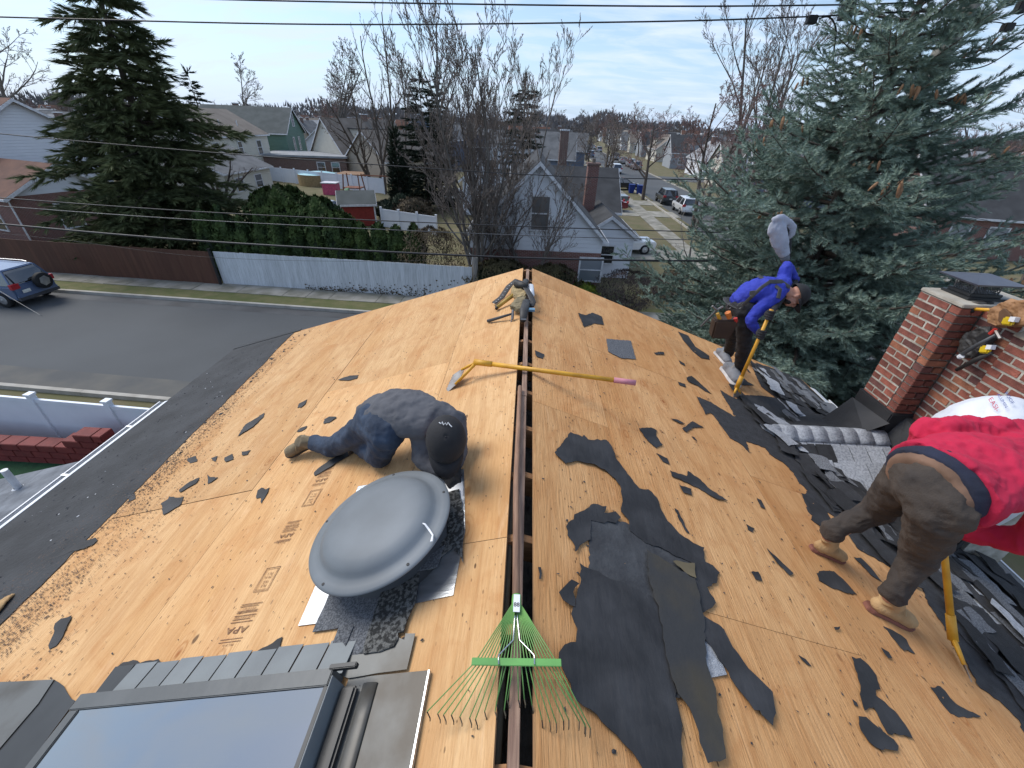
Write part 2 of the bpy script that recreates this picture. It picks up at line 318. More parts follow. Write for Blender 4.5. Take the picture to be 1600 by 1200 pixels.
# cross street: near kerb y=10.4, far kerb 18.4, running slightly away to the left
def sy(y,x): return y-.055*(x+10)
sheet('cross_street',[(-150,sy(10.5,-150)),(15.2,sy(10.5,15.2)),(15.2,sy(18.3,15.2)),(-150,sy(18.3,-150))],-.016,ASPH)
sheet('street_edge_dust',[(-60,sy(10.5,-60)),(8,sy(10.5,8)),(8,sy(11.5,8)),(-20,sy(11.7,-20)),(-60,sy(11.3,-60))],-.012,ASPHD)
sheet('street_gutter_strip',[(-60,sy(17.55,-60)),(13,sy(17.7,13)),(13,sy(18.29,13)),(-60,sy(18.29,-60))],-.012,mat('asphalt_dark_edge',(.045,.047,.05),.8,col2=(.085,.09,.094),scale=.5,detail=7,lo=.35,hi=.6,world=True))  # asphalt drawn darker along the far kerb
# side street running away from the camera on the right
sheet('side_street',[(15.2,-60),(23.5,-60),(27.5,420),(19.2,420)],-.016,ASPH)
sheet('side_street_crossing',[(23.5,9.0),(120,4.0),(120,12.5),(23.5,17)],-.008,ASPH)
sheet('far_cross_street',[(-60,84),(160,80),(160,88),(-60,92)],-.012,ASPH)
def kerb(name,pts,w_=.16,h=.13):
    b=MB(); 
    for (x0,y0),(x1,y1) in zip(pts,pts[1:]):
        d_=Vector((x1-x0,y1-y0,0)); n_=int(d_.length//3.2)+1; e=d_/n_; t=d_.normalized(); s_=Vector((-t.y,t.x,0))*w_
        for i in range(n_): b.obox(Vector((x0,y0,-.1))+e*i+t*.006,e-t*.012,s_,(0,0,h+.1))
    o=b.build(name,CURB); o['kind']='structure'; return o
kerb('kerb_near',[(-80,sy(10.34,-80)),(14,sy(10.34,14))]); kerb('kerb_far',[(-80,sy(18.3,-80)),(13.5,sy(18.3,13.5))])
kerb('kerb_side',[(15.1,18),(18.9,400)]); kerb('kerb_side_far',[(23.6,18),(27.6,400)])
sheet('verge',[(-90,sy(18.46,-90)),(13.5,sy(18.46,13.5)),(13.5,sy(21.3,13.5)),(-90,sy(21.3,-90))],.09,GRASSV)
# pavement slabs
pv=thing('pavement','far side concrete pavement of square slabs between two grass strips in front of the long fence','pavement'); pv['kind']='structure'; del pv['category']; del pv['label']
slab=None
for i in range(48):
    x=-44+i*1.22
    bb=MB(); y0=sy(19.55,x); dz=random.uniform(-.008,.012)
    bb.obox((x+.012,y0,.06),(1.196,-.0671,random.uniform(-.006,.006)),(0,1.2,0),(0,0,.05+dz))
    bb.build('slab',CONC,pv)
for nm,x0,y0,x1,y1,w_ in (('footpath',11.6,21.5,15.6,330,1.4),('far_footpath',28,20,32,330,1.4)):
    b=MB(); n_=60 if nm=='footpath' else 30; a=Vector((x0,y0,-.01)); e=(Vector((x1,y1,-.01))-a)
    L_=e.length; t=e.normalized(); s_=Vector((t.y,-t.x,0))*w_; k=0; pos=0.
    root=bpy.data.objects.new(nm,None); C.objects.link(root); root['kind']='structure'
    while pos<L_ and k<n_:
        ln=1.5 if k<40 else 12
        MB().obox(a+t*(pos+.01),t*(ln-.02),s_,(0,0,.05)).build('slab',CONC,root); pos+=ln; k+=1
# driveways across the lawns on the right
for i,(y,x0) in enumerate(((31.2,4.9),(48.5,6),(56,6),(72,6))):
    b=MB().obox((x0,y-1.6,-.01),(15.3-x0+.02*y,0,0),(0,3.4,0),(0,0,.03)); o=b.build('driveway',CONC); o['kind']='structure'
sheet('near_right_path',[(9,20.5),(15.3,20.4),(15.3,21.6),(9,21.7)],.02,CONC)
sheet('right_corner_pavement',[(24,21),(60,18.5),(60,21.0),(24,23.5)],.02,CONC)
# ================================================================ the house under the photographer's feet
YF=5.27; YN=-1.6
NL=Vector((-math.sin(R_(18.43)),0,math.cos(R_(18.43)))); NR=Vector((math.sin(R_(19.8)),0,math.cos(R_(19.8))))
DL=Vector((-math.cos(R_(18.43)),0,-math.sin(R_(18.43)))); DR=Vector((math.cos(R_(19.8)),0,-math.sin(R_(19.8))))
OL=Vector((XL,0,RZ)); OR=Vector((XR,0,RZ))
def PL(t,y,h=0): return OL+DL*t+Vector((0,y,0))+NL*h
def PR(t,y,h=0): return OR+DR*t+Vector((0,y,0))+NR*h
house=wthing('house','stripped plywood roof of the house being re-roofed, with open ridge slot, in the foreground','house',(0,1.8,0))
def cells(rows,joints,y0,y1):
    for (t0,t1),js in zip(rows,joints):
        ys=[y0]+[j for j in js if y0<j<y1]+[y1]
        for a,b_ in zip(ys,ys[1:]): yield t0,t1,a,b_
SKX=(.62,1.80)  # skylight hole is covered by the skylight itself
def sheets(P,rows,joints,m_,seed):
    r=random.Random(seed)
    for t0,t1,a,b_ in cells(rows,joints,YN,YF):
        g=.0028 if (a in (1.9,) or b_ in (1.9,)) else .0013; dz=r.uniform(-.0010,.0010); th=.0125
        b=MB(); n=6; vs=[]
        # slight waviness between rafters
        ny=max(2,int((b_-a)/.2)); nx=4
        top=[[P(t0+g+(t1-t0-2*g)*i/nx,a+g+(b_-a-2*g)*j/ny,dz+.0022*math.sin((a+(b_-a)*j/ny)*2*math.pi/.405)*math.sin(math.pi*i/nx)) for j in range(ny+1)] for i in range(nx+1)]
        vs=[p for row in top for p in row]; fs=[]
        for i in range(nx):
            for j in range(ny): fs.append((i*(ny+1)+j,(i+1)*(ny+1)+j,(i+1)*(ny+1)+j+1,i*(ny+1)+j+1))
        nv=P(0,0,1)-P(0,0,0)
        e=[i*(ny+1) for i in range(nx+1)]; edge=e+[nx*(ny+1)+j for j in range(1,ny+1)]+[i*(ny+1)+ny for i in range(nx-1,-1,-1)]+[j for j in range(ny-1,0,-1)]
        base=len(vs); ne=len(edge); vs+=[vs[k] for k in edge]; vs+=[vs[k]-nv*th for k in edge]
        for k in range(ne): fs.append((base+k,base+ne+k,base+ne+(k+1)%ne,base+(k+1)%ne))
        b.add(vs,fs); o=b.build('plywood_sheet',m_,house,loc=None)
        me=o.data; me.materials.append(PLY_E); nt_=nx*ny
        for k,p in enumerate(me.polygons):
            if k>=nt_: p.material_index=1
            else: p.use_smooth=True
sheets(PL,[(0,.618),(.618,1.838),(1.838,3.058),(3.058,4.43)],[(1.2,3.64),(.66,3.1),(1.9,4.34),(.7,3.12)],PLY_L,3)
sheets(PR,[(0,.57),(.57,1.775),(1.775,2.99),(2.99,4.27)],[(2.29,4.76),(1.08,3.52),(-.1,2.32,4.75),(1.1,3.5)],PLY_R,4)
# ridge board, rafters seen in the slot, insulation
b=MB(); 
for y0,y1,dx in ((YN,2.35,0),(2.352,YF-.02,.002)): b.box(.022+dx,.058+dx,y0,y1-.004,RZ-.19,RZ-.004)
b.build('ridge_board',WOODO,house,bevel=.002)
for k in range(17):
    y=-.4+k*.405
    if y>YF: break
    b=MB(); s=.019
    for sx,x0,x1,T in ((-1,.021,-.9,TL),(1,.059,1.0,TR)):
        zt=RZ-.018-abs((XL if sx<0 else XR)-x0)*0
        b.obox((x0,y-s,RZ-.165),(x1-x0,0,-(abs(x1-x0))*T),(0,2*s,0),(0,0,.14))
    b.build('rafter',WOODR,house)
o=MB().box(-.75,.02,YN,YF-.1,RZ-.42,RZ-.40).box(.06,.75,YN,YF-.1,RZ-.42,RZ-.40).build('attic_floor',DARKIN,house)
for x0,x1,nm in ((-.30,.018,1),(.062,.30,2)):
    vs=[];fs=[];ny=90
    for j in range(ny+1):
        y=YN+(YF-.2-YN)*j/ny
        for i in range(5):
            x=x0+(x1-x0)*i/4; z=RZ-.24+.045*noise.noise((x*9,y*4,nm))+ (.05*noise.noise((x*3,y*1.3,nm+5)))
            vs.append((x,y,z))
    for j in range(ny):
        for i in range(4): k=j*5+i; fs.append((k,k+1,k+6,k+5))
    MB().add(vs,fs).build('insulation',INSUL,house,smooth=True)['kind']='stuff'
# walls of the house
HW=brickmat('house_brick',(.22,.07,.045),(.17,.05,.035),(.35,.33,.29))
b=MB(); xl,xr=-3.95,3.85
b.add([(xl,-1.5,0),(xr,-1.5,0),(xr,4.98,0),(xl,4.98,0),(xl,-1.5,zL(xl)-.08),(xr,-1.5,zR(xr)-.08),(xr,4.98,zR(xr)-.08),(xl,4.98,zL(xl)-.08)],[(3,2,1,0),(1,2,6,5),(2,3,7,6),(3,0,4,7),(0,1,5,4)])
b.add([(xl,4.98,zL(xl)-.08),(xr,4.98,zR(xr)-.08),(XR,4.98,RZ-.05),(XL,4.98,RZ-.05)],[(0,3,2,1)])
b.build('wall',HW,house)
# fascia along both eaves and rakes
EL,ER=4.43,4.27
MB().obox(PL(EL+.003,YN,-.17),(.02,0,0),(0,YF-YN,0),(0,0,.15)).build('fascia',WHITE,house)
MB().obox(PR(ER+.003,YN,-.17),(.02,0,0),(0,YF-YN,0),(0,0,.15)).build('fascia',WHITE,house)
for q in (MB().obox(PL(.0,YF+.003,-.19),DL*EL,(0,.022,0),NL*.165),MB().obox(PR(0,YF+.003,-.19),DR*ER,(0,.022,0),NR*.165)): q.build('rake_board',mat('rake_wood',(.50,.31,.16),.8,col2=(.3,.17,.08),scale=3,stretch=(2,30,30)),house)
# black drip-edge trim on the left rake's lower end
MB().obox(PL(3.3,YF-.02,.004),DL*1.14,(0,.06,0),NL*.008).build('rake_trim',FRAMED,house)
def gutter(P,t,y0,y1,sgn,name='gutter'):
    h_=-.035; o=P(t+.028,0,h_); x=o.x; z=o.z
    prof=[(0,0),(0,-.085),(.022,-.11),(.075,-.11),(.105,-.07),(.112,-.01),(.122,-.004),(.122,.006),(.106,.006)]
    b=MB(); vs=[]; n=len(prof)
    for y in (y0,y1):
        for a,c in prof: vs.append((x+sgn*a,y,z+c))
    for i in range(n-1): b.add([vs[i],vs[i+1],vs[n+i+1],vs[n+i]],[(0,1,2,3)])
    for y in (y0,y1): b.add([(x+sgn*a,y,z+c) for a,c in prof[:7]],[tuple(range(7))])
    MB().box(min(x+sgn*.006,x+sgn*.104),max(x+sgn*.006,x+sgn*.104),y0+.01,y1-.01,z-.10,z-.045).build('gutter_dirt',mat('gutter_dirt',(.03,.028,.025),1,col2=(.09,.08,.07),scale=30),house)
    g=b.build(name,WHITE,house); me=g.modifiers.new('s','SOLIDIFY'); me.thickness=.003
    n_=int((y1-y0)/.75)
    for k in range(n_):
        y=y0+.3+k*.75
        MB().obox((x,y,z+.004),(sgn*.118,0,0),(0,.022,0),(0,0,.006)).build('hanger',ALUW,house)
gutter(PL,EL,-.6,3.95,-1)
gutter(PR,ER,3.05,4.82,1); gutter(PR,ER,-.6,2.55,1)
# gutter apron strips lying on the roof edge
MB().obox(PL(4.39,-.6,.007),DL*.05,(0,4.5,0),NL*.004).build('gutter_apron',ALUW,house)
MB().obox(PR(4.20,3.0,.018),DR*.085,(0,2.0,0),NR*.004).build('gutter_apron',ALUW,house)
# leftover felt strip on the left eave with torn upper edge
def jag(poly,amp=.012,step=.06,seed=0):
    r=random.Random(seed); out=[]
    n=len(poly)
    for i in range(n):
        a,b_=Vector(poly[i]),Vector(poly[(i+1)%n]); L_=(b_-a).length; k=max(1,int(L_/step))
        for j in range(k):
            p=a.lerp(b_,j/k)
            if j: p+=Vector((r.uniform(-amp,amp),r.uniform(-amp,amp)))
            out.append(p)
    return out
def torn_plate(P,poly,h,th,name,m_,parent=None,amp=.012,step=.05,seed=0,lift=0.,loc=None):
    """thin torn sheet: outline in roof coordinates (t,y)"""
    q=jag(poly,amp,step,seed); c=sum((Vector(p) for p in q),Vector((0,0)))/len(q)
    pts=[P(p.x,p.y,h+lift*((noise.noise((p.x*6,p.y*6,seed))+.5))) for p in q]
    nv=P(0,0,1)-P(0,0,0)
    return MB().prism(pts,nv*th).build(name,m_,parent,tri=True,loc=loc)
r_=random.Random(5)
edge=[]
k=40
for j in range(k+1):
    y=YN+(YF-YN)*j/k; t=3.0+.37*min(1,max(0,(y-.8)/4.2))
    if y>4.2: t+= .02*(y-4.2)
    edge.append((t+.035*noise.noise((y*2.2,1,0))+.015*noise.noise((y*9,4,0)),y))
poly=edge+[(4.425,YF),(4.425,YN)]
o=torn_plate(PL,poly,.003,.003,'felt_strip',mat('eave_felt',(.052,.054,.057),.9,col2=(.028,.029,.03),scale=3.5,detail=10,lo=.3,hi=.7,bump=.9,bscale=35),house,amp=.008,step=.05,seed=3)
# ---- chimney: tall flue column, recessed middle wall, nearer shoulder block; every brick laid
CH=bpy.data.objects.new('chimney',None); C.objects.link(CH); CH.parent=house; KB=(0,1.8,0); CH['_w']=KB
BR=[mat('brick_red_%s'%n,c,.9,col2=tuple(q*.62 for q in c),scale=14,detail=5,bump=.7,bscale=70,objvar=.22) for n,c in (('a',(.31,.10,.066)),('b',(.235,.078,.055)),('c',(.37,.145,.08)),('d',(.17,.07,.058)))]
MORT=mat('mortar',(.50,.47,.40),.95,col2=(.30,.28,.23),scale=12,bump=.8,bscale=60)
BM={}
def brickmesh(lx,ly,mi):
    key=(round(lx,3),round(ly,3),mi)
    if key in BM: return BM[key]
    t=MB().box(-lx/2,lx/2,-ly/2,ly/2,-.0262,.0262).build('brick',BR[mi],None,bevel=.003); me=t.data; bpy.data.objects.remove(t); BM[key]=me; return me
def brick(x0,x1,y0,y1,zc,r):
    me=brickmesh(x1-x0,y1-y0,r.choice([0,0,0,1,1,2,3])); o=bpy.data.objects.new('brick',me); C.objects.link(o); o.parent=CH
    o.location=((x0+x1)/2-KB[0]+r.uniform(-.0015,.0015),(y0+y1)/2-KB[1],zc+r.uniform(-.001,.001)); o.rotation_euler=(0,0,r.uniform(-.008,.008))
XC=3.50; YC0,YC1=3.25,3.66; ZT=6.865; ZB=5.80
XM=3.68; XS=3.62; YS=2.93
def wallX(x,y0,y1,z0,z1,r,dep=.09):   # face looking to -x : bricks run along y
    MB().box(x+.004,x+.3,y0+.006,y1-.006,z0,z1-.005).build('mortar_core',MORT,CH)
    k=0; z=z1-.0345
    while z>z0:
        y=y1-.003 - (0 if k%2 else .105); lim=y0+.003
        if k%2==0: brick(x,x+dep,y+.01-.0,y1-.003,z,r) if y1-.003-(y+.01)>.03 else None
        while y>lim+.02:
            a=max(y-.2,lim); 
            if y-a>.03: brick(x,x+dep,a+.004,y-.002,z,r)
            y-=.21
        z-=.0675; k+=1
def wallY(y,x0,x1,z0,z1,r):   # face looking to -y
    k=0; z=z1-.0345
    while z>z0:
        x=x0+(0 if k%2 else -.105)
        while x<x1-.02:
            a=max(x,x0+.0); b_=min(x+.2,x1)
            if b_-a>.03: brick(a+.003,b_-.003,y-.004,y+.09,z,r)
            x+=.21
        z-=.0675; k+=1
r=random.Random(11)
wallX(XC,YC0+.09,YC1,ZB-.25,ZT,r); wallY(YC0,XC,XM+.0,ZB,ZT,r)
wallX(XM,YS,YC0-.004,ZB,ZT,r)
Xs=XM-.03
ys1=YS
wallX(Xs,2.30,ys1,5.5,6.795,r)
MB().box(XC+.02,4.15,YC0+.02,YC1-.01,4.6,ZT-.01).box(XM+.1,4.15,2.32,YC0+.02,4.6,ZT-.012).build('mortar_core',MORT,CH)
# sloping mortar shoulder and concrete crown
MB().add([(Xs-.004,2.3,6.797),(Xs-.004,ys1,6.797),(XM+.10,ys1,6.855),(XM+.10,2.3,6.855),(Xs-.004,2.3,6.785),(Xs-.004,ys1,6.785),(XM+.10,ys1,6.785),(XM+.10,2.3,6.785)],[(0,3,2,1),(4,5,1,0),(1,5,6,2),(0,3,7,4)]).build('mortar_shoulder',mat('mortar_tan',(.42,.35,.25),.95,col2=(.30,.24,.17),scale=8,bump=.6,bscale=50),CH)
MB().box(XC-.004,4.17,YC0-.008,YC1+.004,ZT,ZT+.03).box(XM+.03,4.17,2.98,YC0-.010,ZT,ZT+.028).build('concrete_crown',mat('crown_concrete',(.44,.41,.35),.9,col2=(.33,.30,.25),scale=7,bump=.5,bscale=40),CH,bevel=.006)
# flue cap: dark flange, mesh cage, hipped sheet-metal lid
MB().box(3.615,3.93,3.35,3.62,ZT+.031,ZT+.052).box(3.64,3.90,3.375,3.595,ZT+.053,ZT+.078).build('flue_flange',FRAMED,CH,bevel=.004)
b=MB()
xa,xb,ya,yb,z0,z1=3.665,3.875,3.40,3.57,ZT+.078,ZT+.175
def dia(p0,p1,n):
    for k in range(-4,n+1):
        for s in (1,-1):
            u0,u1=(k/n,(k+4)/n) if s>0 else ((k+4)/n,k/n)
            a0,a1=(0.,1.)
            U0,U1=u0,u1
            # clip to the panel
            def at(t): u=U0+(U1-U0)*t; return u
            t0,t1=0.,1.
            for lim in (0.,1.):
                if (U0<lim)!=(U1<lim):
                    tt=(lim-U0)/(U1-U0)
                    if (U0<0 and lim==0) or (U0>1 and lim==1): t0=max(t0,tt)
                    else: t1=min(t1,tt)
            if t1<=t0 or max(U0,U1)<=0 or min(U0,U1)>=1: continue
            A=Vector(p0).lerp(Vector(p1),at(t0)); B=Vector(p0).lerp(Vector(p1),at(t1))
            b.tube([(A.x,A.y,z0+(z1-z0)*t0),(B.x,B.y,z0+(z1-z0)*t1)],.003,4,False)
dia((xa,ya,0),(xb,ya,0),9); dia((xa,ya,0),(xa,yb,0),8); dia((xb,ya,0),(xb,yb,0),8); dia((xa,yb,0),(xb,yb,0),9)
for x,y in ((xa,ya),(xb,ya),(xa,yb),(xb,yb)): b.tube([(x,y,z0),(x,y,z1)],.006,5)
b.build('spark_mesh',mat('mesh_grey',(.20,.20,.20),.5,metal=.6),CH)
b=MB(); cx,cy,zz=3.77,3.485,z1
q=[(-.20,-.18),(.20,-.18),(.20,.18),(-.20,.18)]
vs=[(cx+a,cy+c,zz) for a,c in q]+[(cx-.045,cy,zz+.042),(cx+.045,cy,zz+.042)]+[(cx+a,cy+c,zz-.012) for a,c in q]
b.add(vs,[(0,1,5,4),(1,2,5),(2,3,4,5),(3,0,4),(6,7,1,0),(7,8,2,1),(8,9,3,2),(9,6,0,3),(9,8,7,6)])
b.build('flue_lid',mat('lid_metal',(.19,.195,.21),.32,metal=.75,col2=(.12,.12,.14),scale=4),CH)
# tarry felt apron round the chimney foot and behind the little gable
TF=mat('tarry_felt',(.014,.015,.017),.7,col2=(.028,.028,.03),scale=3,bump=1,bscale=8)
def wz(y): return 5.86-.12*(y-3.25)
MB().box(XC-.022,XM+.02,YC0-.024,YC1+.02,4.75,5.83).build('chimney_apron',TF,house,bevel=.01)
MB().box(XM-.055,XM+.0,2.28,YC0-.026,4.9,5.80).build('chimney_apron',TF,house,bevel=.01)
MB().add([(XC-.02,3.70,5.70),(XC-.02,3.20,5.74),(3.30,3.20,5.62),(3.33,3.80,5.262),(3.45,3.90,5.22)],[(0,4,3,2,1)]).add([(XC-.02,3.70,5.70),(3.45,3.90,5.22),(4.1,3.85,5.0),(4.1,3.68,5.5)],[(0,3,2,1)]).add([(XM-.05,3.24,5.80),(XM-.05,2.2,5.62),(3.45,2.3,5.24),(3.50,3.0,5.46),(3.52,3.2,5.62)],[(0,1,2,3,4)]).build('apron_skirt',TF,house,tri=True)
# ---- little gable running down to the right, worn grey shingles
gx0,gx1=2.25,3.50; gy=3.21; gz=5.612
def GP(x,s): # s>0 towards camera
    return Vector((x,gy-s*.90,gz-s*.42))
b=MB()
b.add([tuple(GP(gx0,0)),tuple(GP(gx1,0)),tuple(GP(gx1,1.0)),tuple(GP(gx0+.2,1.0))],[(0,3,2,1)])
b.add([tuple(GP(gx0,0)),tuple(GP(gx1,0)),(gx1,gy+.8,gz-.36),(gx0+.3,gy+.8,gz-.36)],[(0,1,2,3)])
b.add([tuple(GP(gx1,0)),tuple(GP(gx1,1)),(gx1,gy-.9,gz-.9),(gx1,gy+.8,gz-.9),(gx1,gy+.8,gz-.36)],[(0,1,2,3,4)])
SG=bpy.data.objects.new('side_gable',None); C.objects.link(SG); SG.parent=house; SG['_w']=KB
b.build('gable_deck',SHDARK,SG)
r=random.Random(21)
rows=[(.115,.17),(.18,.34),(.34,.51),(.51,.68),(.68,.84)]
for ri,(s0,s1) in enumerate(rows):
    x=gx1-.004; k=0
    while x>gx0+.05+s0*.35:
        w_=.155 if ri not in (2,4) else .30
        if k==0 and ri%2: w_*=.55
        a=max(x-w_,gx0+.05+s0*.35); h=.006+.001*ri
        col=SHLITE
        if ri==1 and 2.62<(a+x)/2<2.93: col=SHDARK
        up=Vector((0,.42,.90))*1
        o=MB().obox(GP(a+.004,s1)+up*(.003+r.uniform(0,.003)),(x-a-.008,0,0),GP(0,s0-.02)-GP(0,s1),up*h).build('shingle',col,SG)
        x=a; k+=1
x=gx1; k=0
while x>gx0+.22:   # bent ridge caps
    a=x-.142; vs=[];n=7
    for j in range(n+1):
        th=-1+2*j/n; s=.125*abs(th); rr=.012*(1-th*th)
        for xx,h in ((a-.03,.006),(x,.016)):
            y=gy-(.90 if th>0 else -.80)*s*1.1; z=gz-(.42 if th>0 else .36)*s*1.1+h+rr+r.uniform(-.001,.001)
            vs.append((xx,y,z))
    fs=[(2*j,2*j+1,2*j+3,2*j+2) for j in range(n)]
    o=MB().add(vs,fs).build('ridge_cap',SHLITE,SG,smooth=True); mo=o.modifiers.new('s','SOLIDIFY'); mo.thickness=.005; mo.offset=-1; x=a
# ---- attic vent with round grey hood
VT=bpy.data.objects.new('roof_vent',None); C.objects.link(VT); VT.parent=house; VT['_w']=KB
cv=Vector((-.610,1.247,8-1.604)); rr=.343
prof=[(0,.074),(.08,.073),(.16,.070),(.215,.063),(.25,.050),(.268,.034),(.276,.022),(.287,.014),(.31,.010),(.333,.006),(.341,.001),(.343,-.004),(.338,-.010),(.32,-.012),(.0,-.012)]
MB().lathe(cv,[(max(a,.0005),h) for a,h in prof],96,NL).build('hood',GREYM,VT,smooth=True)
MB().lathe(cv-NL*.165,[(.30,0),(.22,.03),(.215,.15)],40,NL).build('vent_throat',FRAMED,VT,smooth=True)
for a in range(5):
    th=a*2*math.pi/5+.9; ax=NL.orthogonal().normalized(); bx=NL.cross(ax); p=cv+(ax*math.cos(th)+bx*math.sin(th))*.322+NL*.007
    MB().lathe(p,[(.0065,0),(.0065,.003),(.0003,.004)],10,NL).build('bolt',BLACK,VT)
# white paint smear on the hood
def hoodp(u,v,h):
    r=ray(u,v); o=cv+NL*h; k=(o-Vector((0,0,CZ))).dot(NL)/Vector(r).dot(NL); return Vector(r)*k+Vector((0,0,CZ))
sm=[(656,816,.001),(664,819,.004),(670,827,.0045),(676,836,.004),(674,846,.006)]
MB().tube([hoodp(u,v,.040 if i<2 else (.028 if i<3 else .022)) for i,(u,v,_) in enumerate(sm)],[q[2] for q in sm],6,True,flat=[.0018]*5,up=NL).build('paint_smear',WHITE,VT)
def Lp(pts,h,th,name,m_,parent,amp=.0,step=.1,seed=0):
    q=[]
    for u,v in pts:
        p=onL(u,v,h); t=(p-OL).dot(DL); q.append((t,p.y))
    return torn_plate(PL,q,h,th,name,m_,parent,amp,step,seed)
Lp([(466,978),(500,900),(560,760),(725,733),(727,830),(708,930),(640,945)],.003,.0015,'base_flashing',ALU,VT)
Lp([(466,978),(484,940),(500,905),(545,895),(540,925),(512,972)],.0055,.0015,'flashing_corner',ALUW,VT)
Lp([(672,742),(718,728),(724,760),(722,800),(700,795),(690,765)],.006,.0015,'flashing_corner',ALUW,VT)
SC=.3167
def c4(l): return [(420+u*SC,820+v*SC) for u,v in l]
Lp(c4([(300,345),(218,531),(346,512),(292,658),(470,640),(530,430),(600,300)]),.008,.005,'vent_shingle',SHGREY,VT,.003,.05,1)
Lp(c4([(560,330),(650,240),(747,233),(722,390),(668,530),(640,535),(640,565),(620,602),(470,640),(472,600),(520,440)]),.014,.006,'vent_shingle',SHMOSS,VT,.006,.03,2)
Lp(c4([(690,240),(790,150),(880,60),(925,-10),(960,-60),(965,20),(900,120),(850,160),(832,210)]),.010,.006,'vent_shingle',SHMOSS,VT,.006,.03,3)
Lp(c4([(705,236),(780,165),(870,100),(850,150),(832,208)]),.018,.005,'vent_shingle',SHGREY,VT,.003,.05,4)
Lp([(700,770),(718,765),(724,800),(724,880),(712,860),(700,830)],.012,.005,'vent_shingle',SHMOSS,VT,.004,.03,5)
Lp(c4([(350,560),(345,512),(420,500),(380,600)]),.015,.004,'vent_shingle',SHGREY,VT,.003,.05,6)
# ---- skylight
SK=bpy.data.objects.new('skylight',None); C.objects.link(SK); SK.parent=house; SK['_w']=KB
def tyL(u,v,h): p=onL(u,v,h); return (p-OL).dot(DL),p.y
hF=.085
tTL=tyL(124,1108,hF); tTR=tyL(505,1074,hF)
t0,t1,ys=tTR[0],tTL[0],(tTL[1]+tTR[1])/2
yb=-.75
def slab(ta,tb,ya,yb,h0,h1,name,m_,par=SK,bev=.003): return MB().obox(PL(ta,ya,h0),DL*(tb-ta),(0,yb-ya,0),NL*(h1-h0)).build(name,m_,par,bevel=bev)
slab(t0,t1,yb,ys,hF-.012,hF-.004,'glass_pane',WHITE,bev=0)
gl=bpy.data.materials.new('skylight_glass'); gl.use_nodes=True; p=gl.node_tree.nodes['Principled BSDF']; p.inputs['Base Color'].default_value=(.37,.375,.365,1); p.inputs['Metallic'].default_value=.9; p.inputs['Roughness'].default_value=.03; p.inputs['IOR'].default_value=1.5
o=[x for x in SK.children if x.name.startswith('glass_pane')][0]; o.data.materials.clear(); o.data.materials.append(gl)
slab(t0-.015,t1+.055,ys+.001,ys+.058,.01,hF+.004,'frame_bar',FRAMEM)            # top bar
slab(t1+.001,t1+.048,yb,ys,.01,hF+.002,'frame_bar',FRAMEM)                # outer (left) bar
slab(t0-.022,t0-.001,yb,ys,.01,hF+.003,'frame_bar',FRAMED)               # inner (right) bar
slab(t0-.028,t0-.0235,yb,ys+.03,.01,hF+.008,'frame_trim',STEPM,bev=.001)
slab(t0-.11,t0+.0,ys+.05,ys+.068,hF-.012,hF+.010,'frame_clip',FRAMED)
# step flashing tiles above the top bar
n=9; ta,tb=t0-.02,t1-.02
for k in range(n):
    a=ta+(tb-ta)*k/n; b_=ta+(tb-ta)*(k+1)/n
    MB().obox(PL(a+.004,ys+.062,.03),DL*(b_-a-.008),Vector((0,.135-.006*(k%2),0))-NL*.022,NL*.003).build('step_flashing',STEPM,SK)
MB().obox(PL(tb+.001,ys+.058,.012),DL*.11,(0,.135,0),NL*.003).build('side_flashing',FRAMED,SK)
# right pan: dark upstand, rolled bead, flat stained pan with raised lip, torn top flap
slab(t0-.095,t0-.034,yb,ys+.02,.008,.035,'upstand',FRAMED,bev=.008)
b=MB(); rp=[]
for j in range(14): rp.append(PL(t0-.135,yb+(ys+.03-yb)*j/13,.009))
b.tube(rp,[.030]*14,12,flat=[.010]*14,up=NL).build('rolled_bead',FLASHS,SK,smooth=True)
slab(t0-.36,t0-.034,yb,ys+.055,.004,.007,'flat_pan',FLASHS,bev=0)
slab(t0-.366,t0-.360,yb,ys+.05,.004,.020,'pan_lip',ALU,bev=0)
Lp([(524,1032),(560,1018),(600,1003),(620,995),(632,1000),(634,990),(649,990),(636,1046),(590,1052),(545,1060),(522,1052)],.011,.002,'top_flap',FLASHS,SK,.002,.05)
# left grey flashing sheets
Lp([(-60,1072),(0,1066),(85,1062),(60,1100),(0,1170),(-60,1230)],.010,.003,'side_flashing',FLASHS,SK,.002,.1)
Lp([(85,1062),(100,1072),(112,1092),(118,1095),(20,1230),(-50,1230),(0,1172),(60,1100)],.006,.002,'side_flashing',FRAMED,SK,.003,.05)
# ================================================================ torn felt and shingles lying on the deck
def rp(P,O,D,u,v,f): p=f(u,v,0); return ((p-O).dot(D),p.y)
def tyR(u,v): return rp(PR,OR,DR,u,v,onR)
def tyLf(u,v): return rp(PL,OL,DL,u,v,onL)
def scrap(side,pts,h=.002,th=.0022,name='felt_scrap',m_=None,label=None,cat='felt scrap',group=None,amp=.005,step=.02,seed=0,lift=.0):
    P,ty=(PR,tyR) if side=='R' else (PL,tyLf)
    if name=='felt_sheet': amp,step=.007,.022
    q=[ty(u,v) for u,v in pts]; c=P(sum(a for a,_ in q)/len(q),sum(b_ for _,b_ in q)/len(q))
    o=torn_plate(P,q,h,th,name,m_ or FELT,None,amp,step,seed,max(lift,.006 if name=='felt_sheet' else lift),loc=c)
    return tag(o,label,cat,group)
def cA(l): return [(820+u*.4667,640+v*.4667) for u,v in l]
def cB(l): return [(1160+u*.4167,560+v*.4167) for u,v in l]
def cC(l): return [(1100+u*.2667,880+v*.2667) for u,v in l]
def cD(l): return [(1420+u*.317,820+v*.317) for u,v in l]
